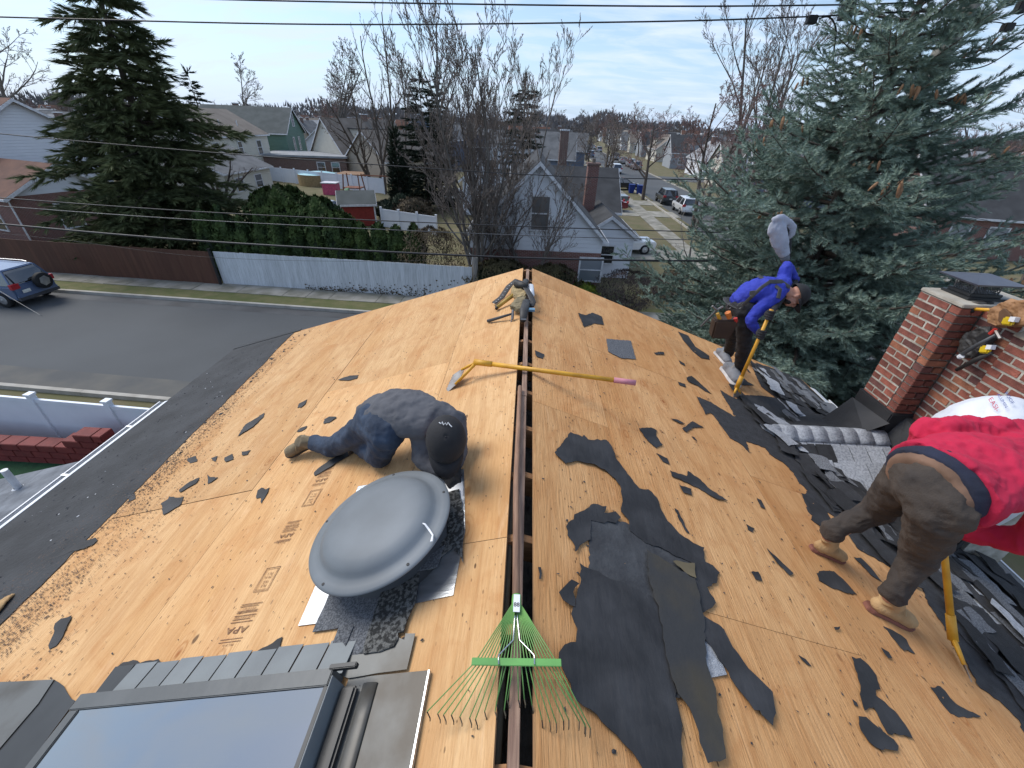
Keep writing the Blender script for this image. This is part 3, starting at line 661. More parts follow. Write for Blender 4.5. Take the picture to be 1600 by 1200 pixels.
def cE(l): return [(1080+u*.1375,560+v*.1375) for u,v in l]
def cF(l): return [(1000+u*.25,330+v*.25) for u,v in l]
def cG(l): return [(u*.3125,600+v*.3125) for u,v in l]
def cH(l): return [(u*.3125,900+v*.3125) for u,v in l]
def cI(l): return [(420+u*.25,560+v*.25) for u,v in l]
GF='large torn sheets of black roofing felt on the right slope'
# the big heap in the middle of the right slope
scrap('R',cA([(216,372),(300,368),(380,400),(430,440),(560,520),(575,640),(592,860),(600,980),(560,960),(495,965),(400,640),(300,600),(215,560)]),.002,.003,'felt_sheet',FELT2,'dusty grey felt sheet with straight left edge and ruled lines, under the big black sheet','felt sheet',GF,seed=1)
scrap('R',cA([(97,147),(150,80),(190,95),(195,88),(210,104),(270,105),(290,130),(300,165),(340,220),(380,268),(410,270),(440,300),(455,340),(475,375),(515,420),(560,450),(597,465),(600,515),(625,525),(650,550),(640,575),(620,595),(605,598),(635,650),(625,665),(585,690),(570,600),(560,520),(480,480),(400,450),(350,410),(345,375),(320,345),(325,310),(320,270),(300,235),(265,205),(220,185),(170,175),(135,185)]),.006,.003,'felt_sheet',FELT,'long hook shaped black felt piece curving up from the heap towards the ridge','felt sheet',GF,seed=2)
scrap('R',cA([(135,395),(175,350),(225,320),(270,328),(262,350),(300,345),(318,365),(300,385),(218,375),(216,440),(180,460),(165,480),(160,450),(140,425)]),.006,.003,'felt_sheet',FELT,'small black felt flap sticking out left of the dusty grey sheet','felt sheet',GF,seed=3)
scrap('R',cA([(178,522),(300,580),(440,640),(470,760),(485,860),(495,965),(500,985),(512,1030),(520,1060),(515,1120),(522,1215),(390,1215),(370,1180),(350,1150),(300,1095),(250,1050),(190,1000),(150,955),(130,900),(105,850),(107,820),(125,795),(165,785),(170,740),(150,690),(165,660),(165,640),(180,590)]),.012,.003,'felt_sheet',FELT,'biggest smooth black felt sheet, right of the leaf rake','felt sheet',GF,seed=4)
scrap('R',cA([(107,620),(150,577),(176,590),(155,620),(162,668),(120,645)]),.016,.002,'felt_sheet',FELT,'small folded black felt corner on the left edge of the biggest sheet','felt sheet',GF,seed=5)
scrap('R',cA([(585,690),(600,700),(625,715),(660,740),(680,780),(740,870),(800,930),(820,950),(828,1000),(832,1020),(822,1062),(785,1025),(780,1012),(760,1010),(700,930),(660,860),(600,780),(570,700)]),.010,.003,'felt_sheet',FELT,'long black felt tail pointing down to the lower right from the heap','felt sheet',GF,seed=6)
scrap('R',cA([(400,478),(440,500),(560,575),(590,700),(600,860),(630,960),(660,1175),(640,1185),(600,1190),(590,1160),(560,1060),(540,1010),(500,960),(470,860),(440,680),(405,560)]),.0185,.002,'felt_sheet',FELTO,'olive brown stained strip of felt lying down the middle of the heap','felt sheet',GF,seed=7)
scrap('R',cA([(488,515),(560,522),(565,572),(530,555)]),.0215,.002,'shingle_piece',mat('khaki_felt',(.16,.13,.075),.9),'small khaki coloured corner on the olive brown felt strip','felt scrap',seed=8)
scrap('R',cA([(590,775),(598,775),(640,810),(672,890),(620,900),(590,880)]),.004,.005,'shingle_piece',SHLITE,'grey granule shingle corner peeping out between the olive strip and the long tail','shingle',seed=9,amp=.001)
LBL=[
('R',cA([(380,65),(420,62),(440,72),(438,90),(460,120),(440,130),(410,105)]),'black felt scrap above the tip of the hook shaped felt piece, blocky with a tail'),
('R',cA([(485,205),(540,225),(543,208),(585,235),(620,270),(678,308),(640,300),(590,270),(540,245),(490,225)]),'long arrow shaped felt scrap in the middle of the right slope'),
('R',cA([(515,255),(555,268),(558,288),(530,280)]),'small rounded felt scrap just under the arrow shaped one'),
('R',cA([(440,148),(475,165),(483,185),(460,175)]),'small wedge felt scrap left of the arrow shaped one'),
('R',cA([(525,65),(560,40),(598,60),(560,62),(540,78)]),'spiky felt scrap above the arrow shaped one'),
('R',cA([(487,32),(510,35),(535,50),(520,48)]),'thin felt sliver left of the spiky scrap on the right slope'),
('R',cA([(500,332),(512,340),(520,360),(550,415),(540,412),(515,370)]),'narrow comma shaped felt scrap under the arrow shaped one'),
('R',cA([(740,385),(767,400),(760,412),(745,403)]),'square little felt scrap in the open plywood left of the red jacketed man'),
('R',cA([(775,298),(790,305),(803,333),(788,328)]),'small leaning felt scrap above the square little one'),
('R',cA([(808,467),(850,505),(897,550),(885,557),(840,512)]),'long thin felt sliver pointing at the hem of the standing leg'),
('R',cA([(755,545),(780,544),(792,575),(770,570)]),'curled black felt chip left of the pointed leaf shaped scrap'),
('R',cB([(275,808),(300,798),(340,800),(375,830),(427,887),(390,882),(330,860),(285,835)]),'pointed leaf shaped felt scrap between the two work boots'),
('R',cB([(415,747),(440,750),(480,790),(522,842),(480,815)]),'slim pointed felt scrap right of the far work boot'),
('R',cB([(218,508),(250,520),(300,560),(352,640),(300,640),(255,605),(262,590)]),'black felt flap at the edge of the torn shingles above the far boot'),
('R',cC([(1048,370),(1100,395),(1150,425),(1180,450),(1200,490),(1232,532),(1185,510),(1165,515),(1140,490),(1120,460)]),'felt scrap with a pale crease just below the near work boot'),
('R',cC([(1030,498),(1075,525),(1093,560),(1070,560)]),'small dart shaped felt scrap left of the creased one'),
('R',cC([(860,550),(885,562),(910,558),(960,600),(1005,660),(1028,740),(1000,745),(1000,780),(1050,815),(1110,870),(1170,950),(1212,1028),(1140,1010),(1070,1000),(1030,930),(990,850),(960,850),(935,868),(905,770),(910,720)]),'large stepped felt scrap with a notch, lower right of the slope'),
('R',cC([(897,900),(940,905),(1000,960),(1050,1000),(1075,1020),(1100,1035),(1130,1075),(1125,1103),(1050,1090),(1040,1100),(960,1050),(910,980)]),'oval ragged felt scrap just below the stepped one'),
('R',cC([(865,800),(890,820),(897,842),(875,835)]),'tiny felt scrap between the stepped and the oval scraps'),
('R',cC([(547,542),(590,565),(625,605),(600,598)]),'short felt sliver alone in the plywood below the curled chip'),
('R',cC([(755,378),(790,375),(785,392),(765,395)]),'tiny curved felt chip on the sheet joint below the boots'),
('R',cD([(100,803),(120,806),(150,797),(175,820),(200,855),(230,885),(290,920),(348,948),(300,952),(240,950),(200,930),(170,895),(150,870)]),'tadpole shaped felt scrap below the yellow tear-off shovel of the red jacketed man'),
('R',cE([(0,203),(40,230),(100,290),(170,350),(228,405),(150,375),(60,312),(-40,270),(-60,225)]),'tapering felt scrap left of the shoes of the man in blue'),
('R',cF([(235,755),(300,780),(345,850),(430,905),(435,930),(380,920),(330,880),(270,810)]),'thick wavy felt scrap at the far rake behind the man in blue'),
('R',cF([(85,885),(150,882),(148,898),(100,898)]),'small flat felt scrap near the far rake, left of the wavy one'),
('R',cF([(240,935),(275,955),(280,970),(250,955)]),'tiny felt chip between the wavy and the tapering scraps'),
('R',cF([(235,1070),(280,1085),(285,1103),(245,1090)]),'little felt scrap just below the tapering one'),
('R',cF([(618,1052),(650,1048),(670,1070),(712,1092),(640,1092)]),'dark felt scrap right of the front shoe of the man in blue'),
('R',cF([(655,980),(672,990),(692,1012),(675,1005)]),'tiny felt splinter behind the shovel of the man in blue'),
('R',[(903,490),(915,493),(925,489),(940,495),(943,508),(928,506),(912,512)],'square felt scrap on the far part of the right slope near the ridge'),
('R',[(835,548),(850,554),(848,561),(838,558)],'small felt chip at the ridge opening, right of the lying shovel blade'),
('R',cE([(0,890),(30,900),(62,942),(30,925)]),'small felt sliver under the torn shingle edge at the man in blue'),
('R',cA([(43,530),(52,530),(52,570),(46,568)]),'tiny upright felt sliver beside the ridge opening, left of the heap'),
('L',cG([(1325,147),(1322,165),(1300,185),(1270,215),(1190,265),(1205,240),(1230,205),(1270,180)]),'long wavy felt scrap upslope of the kneeling man, on the left slope'),
('L',cG([(1535,80),(1520,110),(1490,122),(1495,100)]),'small diamond felt scrap above the boot of the kneeling man'),
('L',cG([(1040,455),(1055,468),(1095,470),(1060,495),(1042,502)]),'arrowhead felt scrap in the middle of the left slope'),
('L',cG([(1000,470),(985,500),(905,545),(900,530),(950,490)]),'oblong felt scrap above the ragged square one on the left slope'),
('L',cG([(810,600),(845,580),(850,565),(880,572),(922,565),(900,610),(865,630),(820,657)]),'ragged square felt scrap lying over the joint on the left slope'),
('L',cG([(1290,535),(1310,520),(1330,530),(1350,520),(1335,555),(1310,600),(1305,570),(1285,575)]),'torn two pronged felt scrap left of the grey vent hood'),
('L',cG([(255,882),(300,850),(340,832),(400,800),(480,770),(492,783),(470,805),(420,828),(360,840),(300,865)]),'long ragged felt scrap among the granules at the left eave'),
('L',cG([(640,560),(680,548),(680,575),(650,588)]),'small felt scrap in the granules below the ragged square one'),
('L',cG([(935,378),(980,362),(988,388),(950,398)]),'small felt scrap at the upper end of the granule drift'),
('L',cG([(1125,372),(1165,352),(1170,378),(1130,392)]),'little lumpy felt scrap above the arrowhead one'),
('L',cG([(1058,375),(1090,362),(1080,390)]),'little triangular felt chip left of the lumpy one'),
('L',cG([(1210,342),(1255,333),(1240,355),(1215,360)]),'little felt scrap with a tail, right of the lumpy one'),
('L',cH([(280,240),(310,215),(340,210),(362,200),(345,240),(320,300),(285,350),(250,368),(245,350),(265,310),(275,290)]),'folded bird shaped felt scrap on the lower left of the plywood'),
('L',cH([(1285,385),(1340,355),(1390,320),(1417,308),(1405,350),(1410,378),(1340,392)]),'black felt triangle above the step flashing of the skylight'),
('L',cI([(345,412),(350,385),(380,368),(428,372),(400,392),(380,405)]),'crescent felt scrap left of the thigh of the kneeling man'),
('L',cI([(178,462),(200,438),(242,425),(235,440),(205,458)]),'thin oval felt scrap right above the boot toe of the kneeling man'),
('L',cI([(433,138),(470,122),(510,110),(562,106),(552,128),(500,140)]),'flat arrow felt scrap behind the back of the kneeling man'),
('L',cI([(285,715),(310,690),(340,670),(440,610),(520,568),(535,590),(500,615),(440,650),(350,705),(290,737)]),'long black felt strip under the shin of the kneeling man'),
('L',cI([(183,295),(205,278),(242,258),(230,290),(200,313)]),'wedge felt scrap above the crescent one on the left slope'),
('L',cH([(595,455),(620,435),(690,425),(705,437),(760,425),(800,420),(825,442),(760,455),(690,480),(590,490)]),'ragged black felt rim above the left half of the step flashing'),
]
for i,(s,pts,lb) in enumerate(LBL): scrap(s,pts,.002,.0022 if i not in (46,) else .003,'felt_scrap',FELT,lb,'felt scrap','torn black felt scraps left on the plywood',seed=30+i,lift=.006)
# grey shingle piece on the far right slope
scrap('R',[(947,530),(985,533),(993,562),(970,560),(950,550)],.003,.004,'shingle_piece',SHGREY,'grey shingle piece lying alone on the right slope, below the square felt scrap','shingle',seed=90)
# many small chips: countable by nobody, one object for each slope
def chips(name,P,rngseed,n,tr,yr,mt,size,dens=None,lab=''):
    g=np.random.default_rng(rngseed); V=[];F=[];c=0
    while c<n:
        t=g.uniform(*tr); y=g.uniform(*yr)
        if dens and g.random()>dens(t,y): continue
        s=size[0]*(size[1]/size[0])**g.random(); a=g.uniform(0,6.28); e=g.uniform(.25,.8); k=4 if g.random()<.6 else 5
        b0=len(V); ph=g.uniform(0,6.28)
        for j in range(k):
            w_=ph+6.283*j/k; r_=s*g.uniform(.6,1.1); dx,dy=r_*math.cos(w_),r_*e*math.sin(w_)
            V.append(tuple(P(t+dx*math.cos(a)-dy*math.sin(a),y+dx*math.sin(a)+dy*math.cos(a),.0035+g.uniform(0,.003))))
        V.append(tuple(P(t,y,.004+s*.35)))
        for j in range(k): F.append((b0+j,b0+(j+1)%k,b0+k))
        c+=1
    o=MB().add(V,F).build(name,mt); o['kind']='stuff'; return tag(o,lab)
GRN=mat('granule_debris',(.17,.115,.085),1,col2=(.07,.05,.042),scale=40)
def densL(t,y):
    tb=3.0+.37*min(1,max(0,(y-.8)/4.2)); w_=.85 if y<2.6 else .45; d_=max(0,(t-(tb-w_))/w_)
    return d_**1.5*(.25+1.3*max(0,noise.noise((t*3.5,y*2.2,3.3))+.28))*(1 if y<3.4 else max(0.15,(5.2-y)/1.8))
chips('granule_drift',PL,1,15000,(2.0,3.42),(.2,5.2),GRN,(.0025,.010),densL,'dark granules and grit drifted along the left eave felt')
chips('debris_chips_left',PL,2,650,(.05,3.2),(.3,5.2),FELT2,(.003,.011),lambda t,y:.35+.6*(t/3.2),'small dark chips scattered over the left slope')
chips('debris_chips_right',PR,3,900,(.05,3.0),(.3,5.2),FELT2,(.003,.012),None,'small dark chips scattered over the right slope')
chips('white_flakes',PL,5,60,(3.2,4.35),(.3,5.0),WHITE,(.004,.017),None,'pale flakes on the felt strip at the left eave')
chips('felt_rubble',PL,6,900,(3.05,4.35),(.3,5.1),FELT2,(.006,.03),None,'loose felt rubble on the left eave strip')
chips('wood_splinters',PR,7,160,(.1,2.6),(.3,5.0),PLY_E,(.005,.018),None,'brown wood splinters on the right slope')
# ---- torn shingle apron along the right eave: base felt with ragged upper edge, then pieces
ped=[(1060,505),(1075,520),(1085,530),(1105,548),(1120,553)]
EDGE=[(1178,572),(1183,585),(1196,605),(1205,618),(1213,622)]   # (used for the far lobe)
scrap('R',[(1172,566),(1182,590),(1190,605),(1212,622),(1190,619),(1152,617),(1150,624),(1138,618),(1125,610),(1133,625),(1142,640),(1148,652),(1128,640),(1108,628),(1088,620),(1092,628),(1098,638),(1102,648),(1108,645),(1115,650),(1128,668),(1140,685),(1158,695),(1170,708),(1166,690),(1195,700),(1205,712),(1222,722),(1240,740),(1246,752),(1262,768),(1254,775),(1262,800),(1290,825),(1306,836),(1290,800),(1303,808),(1322,832),(1340,858),(1380,880),(1400,895),(1425,905),(1440,920),(1450,945),(1472,975),(1490,1010),(1512,1040),(1530,1075),(1560,1095),(1590,1125),(1600,1150),(1640,1180),(1740,1180),(1740,1040),(1590,915),(1318,657),(1250,592),(1200,573)],.003,.003,'underlayment',SHDARK,'black underlayment with a ragged upper edge along the right eave','underlayment',seed=91,amp=.008)
# pieces: real courses of shingle tabs, shuffled, lifted and torn
r=random.Random(77)
def tab(name,t,y,w_,l,rot,h,tilt,m_,label,group,jagged=True):
    n=r.randint(5,8); pts=[]
    for (a,b_) in ((-w_/2,-l/2),(w_/2,-l/2),(w_/2,l/2),(-w_/2,l/2)):
        pts.append(Vector((a*r.uniform(.8,1.1),b_*r.uniform(.8,1.1))))
    q=jag(pts,.012 if jagged else .002,.05,r.randint(0,999))
    c0=PR(t,y,h); out=[]
    cs,sn=math.cos(rot),math.sin(rot)
    for p in q:
        a,b_=p.x*cs-p.y*sn,p.x*sn+p.y*cs
        out.append(PR(t+a,y+b_,h+max(-h+.004,tilt*p.x)+.010*(noise.noise((p.x*9,p.y*9,t*7+y))) ))
    o=MB().prism(out,NR*.004).build(name,m_,None,tri=True,loc=c0); return tag(o,label,'shingle',group)
def edge_t(y):   # upper limit of the apron
    if y<1.0: return 2.74
    if y<1.7: return 2.80
    if y<2.2: return 2.55
    if y<3.0: return 2.42
    if y<3.7: return 2.25
    return 3.1
cnt=0; tries=0
while cnt<250 and tries<6000:
    tries+=1; y=r.uniform(.25,4.95); e=edge_t(y); t=r.uniform(e+.08,4.16)
    if 2.9<y<3.8 and t>3.0 : continue
    if 2.2<y<=3.25 and t>2.65+(3.25-y)*.9: continue
    if 3.25<y<4.0 and t>3.3: continue
    l=r.uniform(.12,.5); w_=r.uniform(.06,.21)
    dark=r.random()<.66
    m_=SHDARK if dark else (SHGREY if r.random()<.7 else SHLITE)
    if y>3.8 and t>3.4: m_=SHGREY if r.random()<.6 else SHDARK
    side='below the red jacketed man' if y<2.0 else ('between the little gable and the bare plywood' if y<3.2 else 'beyond the little gable')
    lab=('black torn shingle strip in the heap %s' if m_ is SHDARK else 'grey granule shingle piece in the torn heap %s')%side
    tab('shingle_piece',t,y,w_,l,r.uniform(-.45,.45),(.007+.00018*cnt),r.uniform(-.10,.22),m_,lab,lab.replace('piece in','pieces in').replace('strip in','strips in')); cnt+=1
# a few lifted pieces that stand out
for t,y,w_,l,rot,h,m_,lb in ((2.50,3.10,.20,.28,.5,.05,SHLITE,'pale grey shingle standing out at the start of the little gable'),
   (2.62,3.42,.16,.34,.9,.05,SHLITE,'pale torn shingle lying just above the little gable ridge'),
   (2.98,3.60,.13,.26,.7,.05,SHGREY,'grey shingle leaning beyond the little gable ridge'),
   (2.78,2.50,.24,.22,.2,.06,SHDARK,'black rounded shingle piece at the foot of the little gable'),
   (3.45,1.45,.10,.62,.12,.06,SHLITE,'pale narrow shingle strip beside the eave near the yellow shovel'),
   (3.62,4.55,.30,.55,.1,.03,SHGREY,'broad sheet of worn grey shingle at the far end of the right eave'),
   (3.1,1.28,.26,.8,.05,.05,SHDARK,'wide black shingle course beside the yellow shovel'),
   (3.25,.85,.30,.9,.08,.055,SHDARK,'wide black shingle course at the lower right corner'),
   (3.55,1.75,.2,.5,.0,.05,SHGREY,'grey shingle course below the hem of the red jacket')):
    tab('shingle_piece',t,y,w_,l,rot,h,.03,m_,lb,None)
# ---- grade stamps printed on the plywood
INK=mat('stamp_ink',(.20,.10,.055),.9,col2=(.33,.19,.09),scale=60,detail=2,lo=.42,hi=.55)
def stamp(P,O,D,ty,tpx,cx_len,rot,rows,name='grade_stamp'):
    pass
def text_mesh(txt,size,font=None,bold=False):
    c=bpy.data.curves.new('t','FONT'); c.body=txt; c.size=size; c.align_x='CENTER'; c.align_y='CENTER'; c.resolution_u=2; c.offset=.0006 if bold else 0
    o=bpy.data.objects.new('t',c); C.objects.link(o); dg=bpy.context.evaluated_depsgraph_get(); me=bpy.data.meshes.new_from_object(o.evaluated_get(dg)); bpy.data.objects.remove(o); bpy.data.curves.remove(c)
    return me
def put_flat(me,name,M4,m_,parent=None):
    me.transform(M4 if parent is None or not parent.get('_w') else Matrix.Translation(-Vector(parent['_w']))@M4); me.materials.clear(); me.materials.append(m_)
    o=bpy.data.objects.new(name,me); C.objects.link(o); o.parent=parent; return o
def Lframe(t,y,h,rot):
    x=-DL; yv=Vector((0,1,0)); a=x*math.cos(rot)+yv*math.sin(rot); b_=NL.cross(a); p=PL(t,y,h)
    return Matrix(((a.x,b_.x,NL.x,p.x),(a.y,b_.y,NL.y,p.y),(a.z,b_.z,NL.z,p.z),(0,0,0,1)))
def bars(w_,ys,th=.0035):
    b=MB()
    for y,f in ys: b.add([(-w_/2,y-th/2,0),(w_/2*f,y-th/2,0),(w_/2*f,y+th/2,0),(-w_/2,y+th/2,0)],[(0,1,2,3)])
    o=b.build('t',None); me=o.data; bpy.data.objects.remove(o); return me
def boxline(w_,h,t=.003):
    b=MB()
    for x0,x1,y0,y1 in ((-w_/2,w_/2,-h/2,-h/2+t),(-w_/2,w_/2,h/2-t,h/2),(-w_/2,-w_/2+t,-h/2+t,h/2-t),(w_/2-t,w_/2,-h/2+t,h/2-t)): b.add([(x0,y0,0),(x1,y0,0),(x1,y1,0),(x0,y1,0)],[(0,1,2,3)])
    o=b.build('t',None); me=o.data; bpy.data.objects.remove(o); return me
tS,yS=tyLf(378,972)
for (u,v),kind in (((378,972),'A'),((418,905),'B'),((452,830),'A2'),((488,778),'B'),((505,745),'A2')):
    t,y=tyLf(u,v); rot=math.pi
    F=Lframe(t,y,.0035,R_(0))
    if kind=='A' or kind=='A2':
        sc=1.0 if kind=='A' else .8
        me=text_mesh('APA',.042*sc,bold=True); put_flat(me,'grade_stamp',F@Matrix.Translation((0,-.035*sc,0))@Matrix.Rotation(math.pi,4,'Z')@Matrix.Scale(1.5,4,(1,0,0)),INK,house)
        put_flat(bars(.12*sc,[(-.075*sc,1),(-.087*sc,.95),(.0,1),(.013*sc,.6),(.03*sc,1),(.045*sc,.9),(.052*sc,.9),(.075*sc,.7),(.085*sc,1)]),'grade_stamp',F,INK,house)
        for dy,tx in ((.022*sc,'RATED SHEATHING'),(.062*sc,'EXPOSURE 1'),(-.10*sc,'MILL 24 16')):
            put_flat(text_mesh(tx,.013*sc),'grade_stamp',F@Matrix.Translation((0,dy,0))@Matrix.Rotation(math.pi,4,'Z'),INK,house)
    else:
        put_flat(boxline(.085,.13),'grade_stamp',F,INK,house); put_flat(boxline(.07,.112,.002),'grade_stamp',F,INK,house)
        for dy,tx in ((.03,'PS 1'),(.01,'24/16'),(-.015,'000'),(-.035,'TECO')): put_flat(text_mesh(tx if tx!='TECO' else 'PLY',.02),'grade_stamp',F@Matrix.Translation((0,dy,0))@Matrix.Rotation(math.pi,4,'Z'),INK,house)
# ================================================================ the neighbourhood
ROOFB=mat('roof_brown',(.15,.075,.05),.95,col2=(.11,.055,.04),scale=1.5,bump=.5,bscale=25)
ROOFT=mat('roof_taupe',(.19,.165,.14),.95,col2=(.14,.12,.10),scale=.7,detail=7,bump=.5,bscale=25)
ROOFG=mat('roof_grey',(.14,.145,.15),.95,col2=(.09,.095,.10),scale=.9,detail=7,bump=.5,bscale=25)
ROOFD=mat('roof_dark',(.055,.058,.062),.95,col2=(.035,.037,.04),scale=1.3,detail=7,bump=.5,bscale=25)
ROOFL=mat('roof_light',(.30,.31,.32),.9,col2=(.22,.23,.24),scale=.8,bump=.3,bscale=25)
ROOFM=mat('roof_greygreen',(.11,.12,.115),.95,col2=(.08,.09,.085),scale=1)
S_WHITE=siding('siding_white',(.72,.74,.77)); S_CREAM=siding('siding_cream',(.60,.57,.48)); S_GREEN=siding('siding_green',(.10,.19,.145)); S_GREY=siding('siding_grey',(.30,.32,.34)); S_BLUE=siding('siding_slate_blue',(.13,.16,.22)); S_TAN=siding('siding_tan',(.42,.36,.28))
B_RED=brickmat('far_brick',(.20,.075,.06),(.15,.055,.045),(.30,.27,.24)); B_BRN=brickmat('far_brick_brown',(.16,.085,.065),(.12,.06,.05),(.28,.25,.22))
PANE=glassmat('window_glass'); PANEL=glassmat('window_glass_light',(.20,.23,.26),.15)
PANEM=glassmat('window_screen',(.07,.08,.085),.35)
TRIM=mat('white_trim',(.74,.75,.77),.5)
def window(par,o,a,n,w_,h,m_=PANE,fr=TRIM,name='window'):   # o: lower centre on wall, a: unit along wall, n: outward
    o,a,n=Vector(o),Vector(a),Vector(n); up=Vector((0,0,1)); t=.09
    b=MB()
    for x0,x1,z0,z1 in ((-w_/2-t,w_/2+t,-t,0),(-w_/2-t,w_/2+t,h,h+t),(-w_/2-t,-w_/2,0,h),(w_/2,w_/2+t,0,h),(-w_/2,w_/2,h/2-.03,h/2+.03)):
        b.obox(o+a*x0+up*z0-n*.02,a*(x1-x0),n*.08,up*(z1-z0))
    f=b.build(name,fr,par)
    p=MB()
    p.obox(o-a*w_/2-n*.02,a*w_,n*.045,up*(h/2-.03)); q=p.build('pane',m_,par); q.parent=f
    p=MB().obox(o-a*w_/2+up*(h/2+.03)-n*.02,a*w_,n*.055,up*(h/2-.03)).build('pane',m_,par); p.parent=f
    return f
def gable_house(label,loc,rz,ln,dp,ev,rd,wm,rm,wins=(),chim=None,gm=None,ov=.3,cat='house',name='house',group=None,band=None):
    """ridge along local x; wins: (side 'S','N','E','W', offset along wall, sill z, w, h)"""
    t=thing(name,label,cat,loc,R_(rz),group)
    b=MB(); x,y=ln/2,dp/2
    low=band or 0
    b.add([(-x,-y,low),(x,-y,low),(x,y,low),(-x,y,low),(-x,-y,ev),(x,-y,ev),(x,y,ev),(-x,y,ev)],[(0,1,5,4),(1,2,6,5),(2,3,7,6),(3,0,4,7)])
    if not gm: b.add([(-x,-y,ev),(-x,y,ev),(-x,0,rd)],[(0,2,1)]); b.add([(x,-y,ev),(x,y,ev),(x,0,rd)],[(0,1,2)])
    b.build('wall',wm,t)
    if gm: MB().add([(-x-.003,-y,ev),(-x-.003,y,ev),(-x-.003,0,rd)],[(0,2,1)]).build('gable_wall',gm,t); MB().add([(x+.003,-y,ev),(x+.003,y,ev),(x+.003,0,rd)],[(0,1,2)]).build('gable_wall',gm,t)
    if band: MB().box(-x-.012,x+.012,-y-.012,y+.012,0,band).build('brick_base',B_RED,t)
    s=(rd-ev)/y; th=.14; ro=None
    for sg in (-1,1):
        e=(y+ov)
        v=[(-x-ov,0,rd+.02),(x+ov,0,rd+.02),(x+ov,sg*e,rd+.02-s*e),(-x-ov,sg*e,rd+.02-s*e)]; v+= [(a,c,z+th) for a,c,z in v]
        fs=[(3,2,1,0),(4,5,6,7),(0,1,5,4),(1,2,6,5),(2,3,7,6),(3,0,4,7)]
        if sg<0: fs=[f[::-1] for f in fs]
        ro=MB().add(v,fs).build('roof',rm,t)
        for gx in (-x-ov-.03,x+ov):
            o=Vector((gx,0,rd-.06)); MB().obox(o,(.03,0,0),(0,sg*e,-s*e),(0,0,.2)).build('rake_trim',TRIM,t)
        MB().box(-x-ov,x+ov,sg*e-(.0 if sg>0 else .06),sg*e+(.06 if sg>0 else 0),rd-s*e-.02,rd-s*e+.13).build('eave_trim',TRIM,t)
    for w_ in wins:
        sd,of,z,ww,hh=w_[:5]; mm=w_[5] if len(w_)>5 else PANE
        o,a,n={'S':((of,-y-(.012 if band and z<band else 0),z),(1,0,0),(0,-1,0)),'N':((of,y,z),(-1,0,0),(0,1,0)),'E':((x,of,z),(0,1,0),(1,0,0)),'W':((-x,of,z),(0,-1,0),(-1,0,0))}[sd]
        window(t,o,a,n,ww,hh,mm)
    if chim:
        cx,cy,cw,cz,cm=chim; MB().box(cx-cw/2,cx+cw/2,cy-cw/2,cy+cw/2,ev-.5,cz).build('chimney',cm,t)
        MB().box(cx-cw/2-.06,cx+cw/2+.06,cy-cw/2-.06,cy+cw/2+.06,cz,cz+.12).build('chimney_cap',TRIM,t)
    return t
# ---- the white gabled house across the street
T=gable_house('white gabled house with a brick ground floor straight across the street',(.5,27.5,0),90,11,6.9,3.05,6.35,S_WHITE,ROOFD,[('W',-3.0,.9,1.1,1.15,PANEL),('W',-.15,3.4,.85,1.55,PANEM)],None,None,.22,band=2.35)
# dark-roofed side wing, its white dormer cheek and brick chimney
W=gable_house('low side wing with a dark shingle roof on the right of the white gabled house',(4.9,28.2,0),90,5.4,3.0,2.5,3.5,S_WHITE,ROOFD,[('W',0,.9,.8,1.0)],None,None,.2,name='house_wing')
p_=atY(922,258,29.5); t=thing('brick_chimney','tall red brick chimney rising beside the side wing of the white gabled house','chimney',(p_.x+.25,29.8,0)); MB().box(-.35,.35,-.35,.35,0,p_.z).build('stack',B_RED,t); MB().box(-.42,.42,-.42,.42,p_.z,p_.z+.12).build('cap',B_BRN,t); MB().lathe((0,0,p_.z+.12),[(.12,0),(.12,.25),(.001,.25)],10).build('flue_pot',ROOFT,t)
D=gable_house('dark grey roofed garage wing behind the white gabled house',(2.6,34.8,0),0,7.5,7,2.9,5.2,S_WHITE,ROOFD,[('E',0,1,1,1.1)],None,None,.25,name='garage')
gable_house('white house with slate roof and a capped brick chimney, second behind the side wing',(-1.6,48,0),90,9,9.5,3.2,7.3,S_WHITE,ROOFG,[('W',-2.5,3.2,1,1.3),('W',2,3.6,1,1.3),('E',0,1,1,1.2)],(0,-4.9,.8,7.4,B_BRN),None,.3)
# ---- brick house with brown roofs at the left edge
t=gable_house('two storey house with white upper siding and brown roof at the left edge',(-47,37.5,0),-18,20,8.5,5.5,8.05,S_WHITE,ROOFB,[('S',3,3.5,1,1.3),('S',-3,3.5,1,1.3)],None,None,.35)
t=gable_house('one storey brick wing with white framed windows behind the long brown fence',(-37.0,31.2,0),-18,11.6,5.8,2.95,4.5,B_RED,ROOFB,[('S',3.2,.75,1.0,1.5),('E',-.3,.75,1.1,1.5),('S',-1.5,.9,1.,1.4)],None,S_WHITE,.35,name='brick_wing')
MB().tube([(5.78,-2.96,2.85),(5.83,-2.99,2.6),(5.83,-2.99,.1)],.05,6).build('downspout',TRIM,t)
